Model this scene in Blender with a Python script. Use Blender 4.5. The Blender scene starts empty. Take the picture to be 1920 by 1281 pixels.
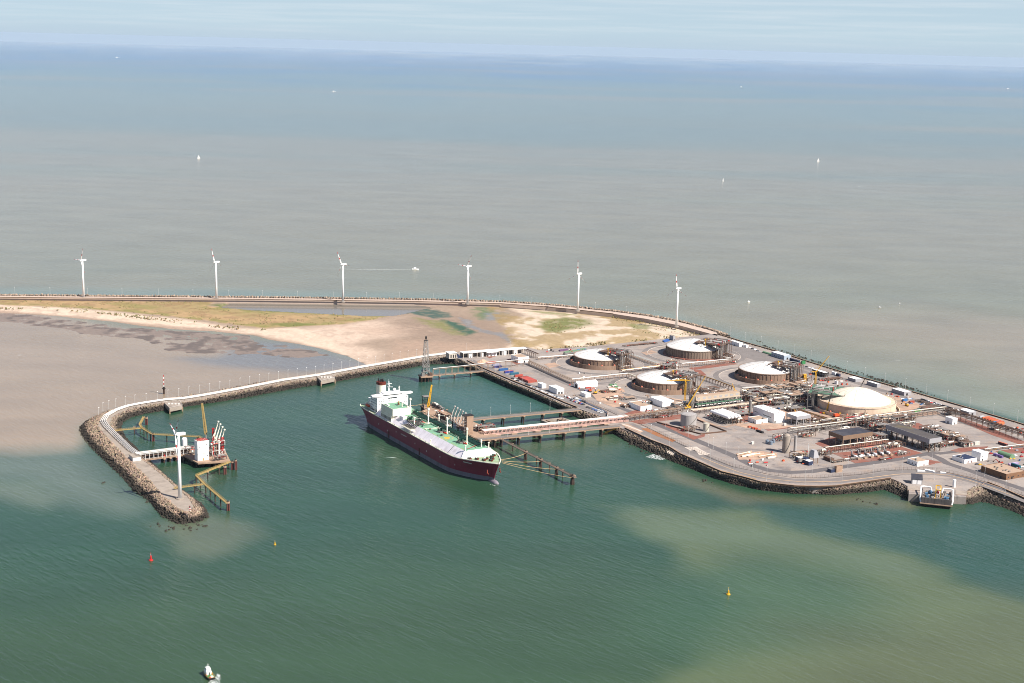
import bpy, math, random
import numpy as np
from mathutils import Vector, Matrix

SC = bpy.context.scene
COL = SC.collection
R_ = math.radians

# ------------------------------------------------------------------ camera
CAM_H, FPX, HOR, ROLL = 445.0, 2700.0, 85.0, R_(1.45)
PITCH = math.atan((640.5 - HOR) / FPX)
cF = np.array([0, math.cos(PITCH), -math.sin(PITCH)])
cU0 = np.array([0, math.sin(PITCH), math.cos(PITCH)])
cR0 = np.array([1.0, 0, 0])
cR = cR0 * math.cos(ROLL) + cU0 * math.sin(ROLL)
cU = -cR0 * math.sin(ROLL) + cU0 * math.cos(ROLL)
cam_d = bpy.data.cameras.new('camera')
cam = bpy.data.objects.new('camera', cam_d)
COL.objects.link(cam)
cam_d.sensor_width = 36.0
cam_d.lens = FPX / 1920.0 * 36.0
cam_d.clip_start = 5.0
cam_d.clip_end = 400000.0
cam.matrix_world = Matrix(((cR[0], cU[0], -cF[0], 0), (cR[1], cU[1], -cF[1], 0), (cR[2], cU[2], -cF[2], CAM_H), (0, 0, 0, 1)))
SC.camera = cam

# ------------------------------------------------------------------ sky, sun, exposure
SUN_EL = R_(45.0)
SUN_DIR = np.array([0.845, -0.535])          # horizontal direction towards the sun
world = bpy.data.worlds.new('World')
SC.world = world
world.use_nodes = True
wn, wl = world.node_tree.nodes, world.node_tree.links
wn.clear()
w_out = wn.new('ShaderNodeOutputWorld')
w_bg = wn.new('ShaderNodeBackground')
w_bg.inputs['Strength'].default_value = 0.052
w_sky = wn.new('ShaderNodeTexSky')
w_sky.sky_type = 'NISHITA'
w_sky.sun_disc = False
w_sky.sun_elevation = SUN_EL
w_sky.sun_rotation = math.atan2(SUN_DIR[0], SUN_DIR[1])
w_sky.altitude = 0.0
w_sky.air_density = 1.0
w_sky.dust_density = 0.3
w_sky.ozone_density = 2.0
w_tc = wn.new('ShaderNodeTexCoord')
w_sep = wn.new('ShaderNodeSeparateXYZ')
w_max = wn.new('ShaderNodeMath'); w_max.operation = 'MULTIPLY_ADD'; w_max.inputs[1].default_value = 0.95; w_max.inputs[2].default_value = 0.035
w_comb = wn.new('ShaderNodeCombineXYZ')
wl.new(w_tc.outputs['Generated'], w_sep.inputs[0])
wl.new(w_sep.outputs['Z'], w_max.inputs[0])
wl.new(w_sep.outputs['X'], w_comb.inputs['X']); wl.new(w_sep.outputs['Y'], w_comb.inputs['Y'])
wl.new(w_max.outputs[0], w_comb.inputs['Z'])
wl.new(w_comb.outputs[0], w_sky.inputs['Vector'])
# thin streaks of cirrus: noise stretched along the horizon
w_map = wn.new('ShaderNodeMapping'); w_map.inputs['Scale'].default_value = (5.0, 5.0, 150.0)
w_map.inputs['Rotation'].default_value = (0.0, R_(-0.6), 0.0)
w_noi = wn.new('ShaderNodeTexNoise'); w_noi.inputs['Scale'].default_value = 1.6; w_noi.inputs['Detail'].default_value = 7.0
w_noi.inputs['Roughness'].default_value = 0.62
w_rmp = wn.new('ShaderNodeValToRGB')
w_rmp.color_ramp.elements[0].position = 0.44; w_rmp.color_ramp.elements[0].color = (0, 0, 0, 1)
w_rmp.color_ramp.elements[1].position = 0.75; w_rmp.color_ramp.elements[1].color = (1, 1, 1, 1)
w_mul = wn.new('ShaderNodeMath'); w_mul.operation = 'MULTIPLY'; w_mul.inputs[1].default_value = 0.35
w_mix = wn.new('ShaderNodeMixRGB'); w_mix.inputs['Color2'].default_value = (8.2, 8.6, 8.9, 1)
wl.new(w_tc.outputs['Generated'], w_map.inputs['Vector']); wl.new(w_map.outputs[0], w_noi.inputs['Vector'])
wl.new(w_noi.outputs['Fac'], w_rmp.inputs[0]); wl.new(w_rmp.outputs[0], w_mul.inputs[0]); wl.new(w_mul.outputs[0], w_mix.inputs['Fac'])
w_hsv = wn.new('ShaderNodeHueSaturation'); w_hsv.inputs['Saturation'].default_value = 0.8
w_tint = wn.new('ShaderNodeMixRGB'); w_tint.blend_type = 'MULTIPLY'; w_tint.inputs['Fac'].default_value = 1.0
w_tint.inputs['Color2'].default_value = (0.92, 0.945, 1.14, 1)
wl.new(w_sky.outputs[0], w_hsv.inputs['Color']); wl.new(w_hsv.outputs[0], w_tint.inputs['Color1'])
# pale blue milk low in the sky
w_lo = wn.new('ShaderNodeMapRange'); w_lo.inputs['From Min'].default_value = 0.05; w_lo.inputs['From Max'].default_value = 0.30
w_lo.inputs['To Min'].default_value = 0.85; w_lo.inputs['To Max'].default_value = 0.0; w_lo.interpolation_type = 'SMOOTHSTEP'
w_ml = wn.new('ShaderNodeMixRGB'); w_ml.inputs['Color2'].default_value = (5.2, 6.7, 7.7, 1)
wl.new(w_sep.outputs['Z'], w_lo.inputs['Value']); wl.new(w_lo.outputs[0], w_ml.inputs['Fac']); wl.new(w_tint.outputs[0], w_ml.inputs['Color1'])
wl.new(w_ml.outputs[0], w_mix.inputs['Color1'])
# lavender murk hugging the horizon
w_hz = wn.new('ShaderNodeMapRange'); w_hz.inputs['From Min'].default_value = -0.002; w_hz.inputs['From Max'].default_value = 0.014
w_hz.inputs['To Min'].default_value = 0.9; w_hz.inputs['To Max'].default_value = 0.0; w_hz.interpolation_type = 'SMOOTHSTEP'
w_mh = wn.new('ShaderNodeMixRGB'); w_mh.inputs['Color2'].default_value = (4.9, 6.15, 7.3, 1)
wl.new(w_sep.outputs['Z'], w_hz.inputs['Value']); wl.new(w_hz.outputs[0], w_mh.inputs['Fac']); wl.new(w_mix.outputs[0], w_mh.inputs['Color1'])
wl.new(w_mh.outputs[0], w_bg.inputs['Color']); wl.new(w_bg.outputs[0], w_out.inputs[0])

sun_d = bpy.data.lights.new('sun', 'SUN')
sun_d.energy = 5.0
sun_d.angle = R_(0.53)
sun_d.color = (1.0, 0.94, 0.86)
sun = bpy.data.objects.new('sun', sun_d)
COL.objects.link(sun)
sv = Vector((SUN_DIR[0] * math.cos(SUN_EL), SUN_DIR[1] * math.cos(SUN_EL), math.sin(SUN_EL)))
sun.rotation_euler = sv.to_track_quat('Z', 'Y').to_euler()
sun.location = (0, 0, 900)

SC.view_settings.view_transform = 'Standard'
SC.view_settings.look = 'None'
SC.view_settings.gamma = 1.0
SC.view_settings.exposure = 0.98
SC.cycles.max_bounces = 6
SC.cycles.volume_bounces = 1
SC.cycles.diffuse_bounces = 2
SC.cycles.glossy_bounces = 3
SC.cycles.transparent_max_bounces = 8
SC.cycles.caustics_reflective = False
SC.cycles.caustics_refractive = False
SC.cycles.sample_clamp_indirect = 4.0
SC.cycles.filter_width = 1.0

# ------------------------------------------------------------------ pixel <-> world (photo pixels, 1920 wide)
def G(x, y, z=0.0):
    d = cF + cR * ((x - 960.0) / FPX) - cU * ((y - 640.5) / FPX)
    t = (z - CAM_H) / d[2]
    return Vector((d[0] * t, d[1] * t, z))
def PX(w):
    v = np.array((w[0], w[1], w[2] - CAM_H))
    k = FPX / (v @ cF)
    return 960.0 + k * (v @ cR), 640.5 - k * (v @ cU)
def HT(g, yt):
    """height above ground point g whose picture row is yt"""
    lo, hi = 0.0, 250.0
    for _ in range(40):
        m = (lo + hi) / 2
        if PX((g[0], g[1], g[2] + m))[1] > yt: lo = m
        else: hi = m
    return lo
def LEN(g, d, xt, mx=400.0):
    """length from g along horizontal direction d until picture column xt"""
    sx = 1 if PX((g[0] + d[0], g[1] + d[1], g[2]))[0] > PX(g)[0] else -1
    lo, hi = 0.0, mx
    for _ in range(40):
        m = (lo + hi) / 2
        if (xt - PX((g[0] + d[0] * m, g[1] + d[1] * m, g[2]))[0]) * sx > 0: lo = m
        else: hi = m
    return lo
def polyG(pts, z=0.0): return [G(x, y, z) for x, y in pts]
ROT = R_(29.5)
VX = np.array([math.cos(ROT), math.sin(ROT)])      # site axis towards upper right
UX = np.array([-math.sin(ROT), math.cos(ROT)])     # site axis towards upper left

# ------------------------------------------------------------------ numpy noise and polygon masks
def _hash(ix, iy, s):
    n = np.sin(ix * 127.1 + iy * 311.7 + s * 74.7) * 43758.5453
    return n - np.floor(n)
def vnoise(x, y, s=0):
    ix, iy = np.floor(x), np.floor(y)
    fx, fy = x - ix, y - iy
    fx = fx * fx * (3 - 2 * fx); fy = fy * fy * (3 - 2 * fy)
    a, b = _hash(ix, iy, s), _hash(ix + 1, iy, s)
    c, d = _hash(ix, iy + 1, s), _hash(ix + 1, iy + 1, s)
    return (a + (b - a) * fx) * (1 - fy) + (c + (d - c) * fx) * fy
def fbm(x, y, o=4, s=0):
    v = 0; a = 0.5; t = 0
    for i in range(o):
        v = v + a * vnoise(x, y, s + i); t += a
        x = x * 2.03 + 13.7; y = y * 2.03 + 7.1; a *= 0.5
    return v / t
def sdist(poly, X, Y):
    """signed distance, positive inside"""
    best = np.full(X.shape, 1e18); ins = np.zeros(X.shape, bool)
    n = len(poly)
    for i in range(n):
        ax, ay = poly[i][0], poly[i][1]; bx, by = poly[(i + 1) % n][0], poly[(i + 1) % n][1]
        ex, ey = bx - ax, by - ay
        l2 = ex * ex + ey * ey + 1e-9
        t = np.clip(((X - ax) * ex + (Y - ay) * ey) / l2, 0, 1)
        best = np.minimum(best, (X - ax - t * ex) ** 2 + (Y - ay - t * ey) ** 2)
        c = ((ay > Y) != (by > Y)) & (X < ex * (Y - ay) / (ey if abs(ey) > 1e-9 else 1e-9) + ax)
        ins ^= c
    d = np.sqrt(best)
    return np.where(ins, d, -d)
def sstep(a, b, v):
    t = np.clip((v - a) / (b - a), 0, 1)
    return t * t * (3 - 2 * t)
def lin(c):
    c = np.array(c, float) / 255.0
    return np.where(c <= 0.04045, c / 12.92, ((c + 0.055) / 1.055) ** 2.4)

# ------------------------------------------------------------------ materials
MATS = {}
def _nodes(name):
    m = bpy.data.materials.new(name); m.use_nodes = True
    nt = m.node_tree
    b = nt.nodes['Principled BSDF']
    return m, nt.nodes, nt.links, b
def mat(name, col, rough=0.7, amp=0.12, scale=0.35, metal=0.0, streak=0.0, spec=0.3, dirt=None):
    """flat colour broken up by two octaves of world-space noise, optional vertical streaks and dirt"""
    if name in MATS: return MATS[name]
    m, N, L, b = _nodes(name)
    b.inputs['Roughness'].default_value = rough
    b.inputs['Metallic'].default_value = metal
    b.inputs['Specular IOR Level'].default_value = spec
    geo = N.new('ShaderNodeNewGeometry')
    mp = N.new('ShaderNodeMapping')
    mp.inputs['Scale'].default_value = (1, 1, 0.18 if streak else 1)
    n1 = N.new('ShaderNodeTexNoise'); n1.inputs['Scale'].default_value = scale; n1.inputs['Detail'].default_value = 5
    n1.inputs['Roughness'].default_value = 0.65
    r = N.new('ShaderNodeMapRange')
    r.inputs['From Min'].default_value = 0.3; r.inputs['From Max'].default_value = 0.7
    r.inputs['To Min'].default_value = 1 - amp; r.inputs['To Max'].default_value = 1 + amp
    mx = N.new('ShaderNodeVectorMath'); mx.operation = 'SCALE'
    mx.inputs[0].default_value = col[:3]
    L.new(geo.outputs['Position'], mp.inputs[0]); L.new(mp.outputs[0], n1.inputs['Vector'])
    L.new(n1.outputs['Fac'], r.inputs['Value']); L.new(r.outputs[0], mx.inputs['Scale'])
    out = mx.outputs[0]
    if dirt:
        n2 = N.new('ShaderNodeTexNoise'); n2.inputs['Scale'].default_value = scale * 0.45; n2.inputs['Detail'].default_value = 6
        rr = N.new('ShaderNodeMapRange'); rr.inputs['From Min'].default_value = 0.5; rr.inputs['From Max'].default_value = 0.72
        rr.inputs['To Max'].default_value = dirt[3] if len(dirt) > 3 else 0.6
        L.new(mp.outputs[0], n2.inputs['Vector']); L.new(n2.outputs['Fac'], rr.inputs['Value'])
        mm = N.new('ShaderNodeMixRGB'); mm.inputs['Color2'].default_value = (*dirt[:3], 1)
        L.new(rr.outputs[0], mm.inputs['Fac']); L.new(out, mm.inputs['Color1']); out = mm.outputs[0]
    L.new(out, b.inputs['Base Color'])
    MATS[name] = m
    return m
def S(r, g, b, k=0.8): return tuple(float(v) * k for v in lin((r, g, b)))

# ------------------------------------------------------------------ mesh builder
class MB:
    def __init__(self): self.v = []; self.f = []; self.m = []; self.ms = []; self.cur = 0
    def mat(self, m):
        if m not in self.ms: self.ms.append(m)
        self.cur = self.ms.index(m); return self
    def add(self, vs, fs):
        o = len(self.v); self.v += [tuple(p) for p in vs]
        self.f += [tuple(i + o for i in f) for f in fs]; self.m += [self.cur] * len(fs); return self
    def box(self, x0, y0, z0, x1, y1, z1):
        return self.add([(x0,y0,z0),(x1,y0,z0),(x1,y1,z0),(x0,y1,z0),(x0,y0,z1),(x1,y0,z1),(x1,y1,z1),(x0,y1,z1)],
                        [(3,2,1,0),(4,5,6,7),(0,1,5,4),(1,2,6,5),(2,3,7,6),(3,0,4,7)])
    def cbox(self, cx, cy, z0, sx, sy, sz, a=0.0):
        c, s = math.cos(a), math.sin(a); vs = []
        for z in (z0, z0 + sz):
            for dx, dy in ((-1,-1),(1,-1),(1,1),(-1,1)):
                x, y = dx * sx / 2, dy * sy / 2
                vs.append((cx + x * c - y * s, cy + x * s + y * c, z))
        return self.add(vs, [(3,2,1,0),(4,5,6,7),(0,1,5,4),(1,2,6,5),(2,3,7,6),(3,0,4,7)])
    def beam(self, p, q, w, h=None):
        """square bar from p to q"""
        h = h or w
        p, q = Vector(p), Vector(q); d = (q - p)
        if d.length < 1e-6: return self
        d.normalize()
        up = Vector((0, 0, 1)) if abs(d.z) < 0.95 else Vector((0, 1, 0))
        s = d.cross(up).normalized() * (w / 2); u = s.cross(d).normalized() * (h / 2)
        vs = [p - s - u, p + s - u, p + s + u, p - s + u, q - s - u, q + s - u, q + s + u, q - s + u]
        return self.add(vs, [(0,1,2,3),(7,6,5,4),(0,4,5,1),(1,5,6,2),(2,6,7,3),(3,7,4,0)])
    def cyl(self, p, q, r0, r1=None, n=10, cap=True):
        r1 = r0 if r1 is None else r1
        p, q = Vector(p), Vector(q); d = (q - p).normalized()
        up = Vector((0, 0, 1)) if abs(d.z) < 0.95 else Vector((1, 0, 0))
        a = d.cross(up).normalized(); b = d.cross(a)
        vs = []
        for c, r in ((p, r0), (q, r1)):
            for i in range(n):
                t = 2 * math.pi * i / n; vs.append(c + a * (math.cos(t) * r) + b * (math.sin(t) * r))
        fs = [(i, (i + 1) % n, n + (i + 1) % n, n + i) for i in range(n)]
        if cap: fs += [tuple(range(n - 1, -1, -1)), tuple(range(n, 2 * n))]
        return self.add(vs, fs)
    def tube(self, pts, r, n=6):
        for a, b in zip(pts[:-1], pts[1:]): self.cyl(a, b, r, r, n, True)
        return self
    def lathe(self, cx, cy, prof, n=24, a0=0.0, a1=2 * math.pi):
        """prof: list of (r, z)"""
        full = abs(a1 - a0 - 2 * math.pi) < 1e-6; k = n if full else n + 1; vs = []
        for r, z in prof:
            for i in range(k):
                t = a0 + (a1 - a0) * i / n; vs.append((cx + r * math.cos(t), cy + r * math.sin(t), z))
        fs = []
        for j in range(len(prof) - 1):
            for i in range(n):
                i2 = (i + 1) % k; fs.append((j * k + i, j * k + i2, (j + 1) * k + i2, (j + 1) * k + i))
        return self.add(vs, fs)
    def ball(self, c, r, n=10, h=6, sz=1.0):
        prof = [(max(1e-3, r * math.cos(-math.pi / 2 + math.pi * j / h)), c[2] + sz * r * math.sin(-math.pi / 2 + math.pi * j / h)) for j in range(h + 1)]
        return self.lathe(c[0], c[1], prof, n)
    def prism(self, poly, z0, z1, bottom=False):
        n = len(poly); a = sum(poly[i][0] * poly[(i + 1) % n][1] - poly[(i + 1) % n][0] * poly[i][1] for i in range(n))
        if a < 0: poly = poly[::-1]
        vs = [(p[0], p[1], z0) for p in poly] + [(p[0], p[1], z1) for p in poly]
        fs = [(i, (i + 1) % n, n + (i + 1) % n, n + i) for i in range(n)] + [tuple(range(n, 2 * n))]
        if bottom: fs.append(tuple(range(n - 1, -1, -1)))
        return self.add(vs, fs)
    def wall(self, pts, w, z0, z1):
        """thick wall along an open polyline, one run of boxes butted at mitred joints"""
        L_, R2 = [], []
        n = len(pts); P = [Vector((p[0], p[1])) for p in pts]
        for i in range(n):
            d = (P[min(i + 1, n - 1)] - P[max(i - 1, 0)]).normalized(); nn = Vector((-d.y, d.x)) * (w / 2)
            L_.append(P[i] + nn); R2.append(P[i] - nn)
        vs = []
        for i in range(n): vs += [(R2[i].x, R2[i].y, z0), (L_[i].x, L_[i].y, z0), (L_[i].x, L_[i].y, z1), (R2[i].x, R2[i].y, z1)]
        fs = []
        for i in range(n - 1):
            a, b = 4 * i, 4 * i + 4
            fs += [(a + 3, b + 3, b + 2, a + 2), (a, b, b + 3, a + 3), (a + 2, b + 2, b + 1, a + 1), (a + 1, b + 1, b, a)]
        fs += [(0, 3, 2, 1), (4 * n - 4, 4 * n - 3, 4 * n - 2, 4 * n - 1)]
        return self.add(vs, fs)
    def build(self, name, parent=None, m=None, smooth=False):
        me = bpy.data.meshes.new(name)
        me.from_pydata(self.v, [], self.f)
        for x in (self.ms or [m]): me.materials.append(x)
        if self.ms: me.polygons.foreach_set('material_index', self.m)
        if smooth: me.polygons.foreach_set('use_smooth', [True] * len(self.f))
        me.update()
        o = bpy.data.objects.new(name, me); COL.objects.link(o)
        if parent: o.parent = parent
        return o
def build_split(mb, name, parent=None):
    """one object per connected piece"""
    par = list(range(len(mb.v)))
    def find(i):
        while par[i] != i: par[i] = par[par[i]]; i = par[i]
        return i
    for f in mb.f:
        r = find(f[0])
        for i in f[1:]: par[find(i)] = r
    grp = {}
    for k, f in enumerate(mb.f): grp.setdefault(find(f[0]), []).append(k)
    out = []
    for fs in grp.values():
        b = MB(); idx = {}
        for k in fs:
            b.mat(mb.ms[mb.m[k]]); t = []
            for i in mb.f[k]:
                if i not in idx: idx[i] = len(b.v); b.v.append(mb.v[i])
                t.append(idx[i])
            b.f.append(tuple(t)); b.m.append(b.cur)
        out.append(b.build(name, parent))
    return out
def tag(o, label, cat, group=None):
    o['label'] = label; o['category'] = cat
    if group: o['group'] = group
    return o
def struct(o): o['kind'] = 'structure'; return o
def stuff(o): o['kind'] = 'stuff'; return o
def thing(name, label, cat, loc, rz=0.0, group=None):
    o = bpy.data.objects.new(name, None); COL.objects.link(o); o.empty_display_size = 1.0
    o.location = loc; o.rotation_euler = (0, 0, rz)
    return tag(o, label, cat, group)
def copy_thing(src, loc, rz=None, label=None):
    r = src.copy(); COL.objects.link(r); r.location = loc
    if rz is not None: r.rotation_euler = (0, 0, rz)
    if label: r['label'] = label
    for ch in src.children:
        c = ch.copy(); COL.objects.link(c); c.parent = r
        for g in ch.children:
            d = g.copy(); COL.objects.link(d); d.parent = c
    return r
def npmesh(name, V, F, m, color=None, smooth=False, extra=None):
    """mesh from numpy arrays; F is (n,4) or (n,3); colour is (nverts,3) albedo"""
    me = bpy.data.meshes.new(name); k = F.shape[1]
    me.vertices.add(len(V)); me.vertices.foreach_set('co', np.asarray(V, np.float32).ravel())
    me.loops.add(F.size); me.loops.foreach_set('vertex_index', F.ravel().astype(np.int32))
    me.polygons.add(len(F)); me.polygons.foreach_set('loop_start', (np.arange(len(F)) * k).astype(np.int32))
    me.polygons.foreach_set('loop_total', np.full(len(F), k, np.int32))
    if smooth: me.polygons.foreach_set('use_smooth', np.ones(len(F), bool))
    me.update(calc_edges=True); me.validate()
    if color is not None:
        a = me.color_attributes.new('albedo', 'FLOAT_COLOR', 'POINT')
        a.data.foreach_set('color', np.concatenate([color, np.ones((len(V), 1)) if extra is None else extra[:, None]], 1).astype(np.float32).ravel())
    me.materials.append(m)
    o = bpy.data.objects.new(name, me); COL.objects.link(o)
    return o
def gridF(nr, nc):
    i = np.arange(nr - 1)[:, None] * nc + np.arange(nc - 1)[None, :]
    return np.stack([i, i + 1, i + nc + 1, i + nc], -1).reshape(-1, 4)

# ================================================================== THE SETTING
ZJ = 6.5                                   # level of the inner breakwater
ZL = 8.0                                   # level of the terminal platform and of the breakwater tops
rng = np.random.default_rng(7)
random.seed(11)

def attr_mat(name, rough=0.8, nscale=0.25, namp=0.15, bump=0.0, bscale=1.0, spec=0.3, alpha_rough=False):
    m, N, L, b = _nodes(name)
    a = N.new('ShaderNodeAttribute'); a.attribute_name = 'albedo'
    geo = N.new('ShaderNodeNewGeometry')
    n1 = N.new('ShaderNodeTexNoise'); n1.inputs['Scale'].default_value = nscale; n1.inputs['Detail'].default_value = 8
    n1.inputs['Roughness'].default_value = 0.7
    r = N.new('ShaderNodeMapRange'); r.inputs['From Min'].default_value = 0.3; r.inputs['From Max'].default_value = 0.7
    r.inputs['To Min'].default_value = 1 - namp; r.inputs['To Max'].default_value = 1 + namp
    mx = N.new('ShaderNodeVectorMath'); mx.operation = 'SCALE'
    L.new(geo.outputs['Position'], n1.inputs['Vector']); L.new(n1.outputs['Fac'], r.inputs['Value'])
    L.new(a.outputs['Color'], mx.inputs[0]); L.new(r.outputs[0], mx.inputs['Scale']); L.new(mx.outputs[0], b.inputs['Base Color'])
    b.inputs['Roughness'].default_value = rough
    b.inputs['Specular IOR Level'].default_value = spec
    if alpha_rough:
        L.new(a.outputs['Alpha'], b.inputs['Roughness'])
    if bump:
        n2 = N.new('ShaderNodeTexNoise'); n2.inputs['Scale'].default_value = bscale; n2.inputs['Detail'].default_value = 6
        bp = N.new('ShaderNodeBump'); bp.inputs['Strength'].default_value = bump; bp.inputs['Distance'].default_value = 0.5
        L.new(geo.outputs['Position'], n2.inputs['Vector']); L.new(n2.outputs['Fac'], bp.inputs['Height']); L.new(bp.outputs[0], b.inputs['Normal'])
    return m

def paint(C, mask, col):
    C += mask[:, None] * (np.array(col)[None, :] - C)

# ------------------------------------------------------------------ the sea
def water_material():
    m, N, L, b = _nodes('sea_water')
    a = N.new('ShaderNodeAttribute'); a.attribute_name = 'albedo'
    geo = N.new('ShaderNodeNewGeometry')
    b.inputs['IOR'].default_value = 1.33
    b.inputs['Roughness'].default_value = 0.2; b.inputs['Specular IOR Level'].default_value = 0.42
    def wave(rot, sx, sy, scale, det, rough):
        mp = N.new('ShaderNodeMapping'); mp.vector_type = 'TEXTURE'; mp.inputs['Rotation'].default_value = (0, 0, R_(-rot)); mp.inputs['Scale'].default_value = (1 / sx, 1 / sy, 1)
        n = N.new('ShaderNodeTexNoise'); n.inputs['Scale'].default_value = scale; n.inputs['Detail'].default_value = det; n.inputs['Roughness'].default_value = rough
        n.inputs['Distortion'].default_value = 0.25
        L.new(geo.outputs['Position'], mp.inputs[0]); L.new(mp.outputs[0], n.inputs['Vector'])
        return n.outputs['Fac']
    w1 = wave(44, 0.24, 1.0, 0.30, 3.0, 0.6)       # wind waves, crests run lower-right
    w2 = wave(50, 0.3, 1.0, 0.12, 2.0, 0.5)       # longer swell
    w3 = wave(8, 0.3, 1.0, 0.009, 4.0, 0.6)        # slicks and gust streaks
    s1 = N.new('ShaderNodeMath'); s1.operation = 'MULTIPLY'; s1.inputs[1].default_value = 0.6
    s2 = N.new('ShaderNodeMath'); s2.operation = 'MULTIPLY'; s2.inputs[1].default_value = 0.7
    ad = N.new('ShaderNodeMath'); ad.operation = 'ADD'
    L.new(w1, s1.inputs[0]); L.new(w2, s2.inputs[0]); L.new(s1.outputs[0], ad.inputs[0]); L.new(s2.outputs[0], ad.inputs[1])
    gst = N.new('ShaderNodeMapRange'); gst.inputs['From Min'].default_value = 0.35; gst.inputs['From Max'].default_value = 0.65
    gst.inputs['To Min'].default_value = 0.45; gst.inputs['To Max'].default_value = 1.0
    L.new(w3, gst.inputs['Value'])
    bp = N.new('ShaderNodeBump'); bp.inputs['Distance'].default_value = 1.25
    L.new(gst.outputs[0], bp.inputs['Strength'])
    L.new(ad.outputs[0], bp.inputs['Height']); L.new(bp.outputs[0], b.inputs['Normal'])
    # scattered whitecaps
    wc = N.new('ShaderNodeMapping'); wc.inputs['Rotation'].default_value = (0, 0, R_(15)); wc.inputs['Scale'].default_value = (0.35, 1.0, 1)
    nw = N.new('ShaderNodeTexNoise'); nw.inputs['Scale'].default_value = 0.045; nw.inputs['Detail'].default_value = 2.5
    nw2 = N.new('ShaderNodeTexNoise'); nw2.inputs['Scale'].default_value = 0.0011; nw2.inputs['Detail'].default_value = 2
    L.new(geo.outputs['Position'], wc.inputs[0]); L.new(wc.outputs[0], nw.inputs['Vector']); L.new(geo.outputs['Position'], nw2.inputs['Vector'])
    th = N.new('ShaderNodeMapRange'); th.inputs['From Min'].default_value = 0.775; th.inputs['From Max'].default_value = 0.80
    L.new(nw.outputs['Fac'], th.inputs['Value'])
    fm = N.new('ShaderNodeMath'); fm.operation = 'MULTIPLY'
    tr = N.new('ShaderNodeMapRange'); tr.inputs['From Min'].default_value = 0.38; tr.inputs['From Max'].default_value = 0.55; tr.inputs['To Max'].default_value = 0.8
    L.new(nw2.outputs['Fac'], tr.inputs['Value']); L.new(th.outputs[0], fm.inputs[0]); L.new(tr.outputs[0], fm.inputs[1])
    # silt mottling
    n3 = N.new('ShaderNodeTexNoise'); n3.inputs['Scale'].default_value = 0.012; n3.inputs['Detail'].default_value = 6
    m3 = N.new('ShaderNodeMapping'); m3.inputs['Scale'].default_value = (0.5, 1, 1); m3.inputs['Rotation'].default_value = (0, 0, R_(12))
    L.new(geo.outputs['Position'], m3.inputs[0]); L.new(m3.outputs[0], n3.inputs['Vector'])
    r3 = N.new('ShaderNodeMapRange'); r3.inputs['From Min'].default_value = 0.3; r3.inputs['From Max'].default_value = 0.7
    r3.inputs['To Min'].default_value = 0.9; r3.inputs['To Max'].default_value = 1.1
    L.new(n3.outputs['Fac'], r3.inputs['Value'])
    mx = N.new('ShaderNodeVectorMath'); mx.operation = 'SCALE'
    L.new(a.outputs['Color'], mx.inputs[0]); L.new(r3.outputs[0], mx.inputs['Scale'])
    mm = N.new('ShaderNodeMixRGB'); mm.inputs['Color2'].default_value = (0.75, 0.78, 0.78, 1)
    L.new(fm.outputs[0], mm.inputs['Fac']); L.new(mx.outputs[0], mm.inputs['Color1']); L.new(mm.outputs[0], b.inputs['Base Color'])
    return m

def PXv(X, Y, Z=0.0):
    dx, dy, dz = X, Y, Z - CAM_H
    k = FPX / (dx * cF[0] + dy * cF[1] + dz * cF[2])
    return 960 + k * (dx * cR[0] + dy * cR[1] + dz * cR[2]), 640.5 - k * (dx * cU[0] + dy * cU[1] + dz * cU[2])

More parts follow.
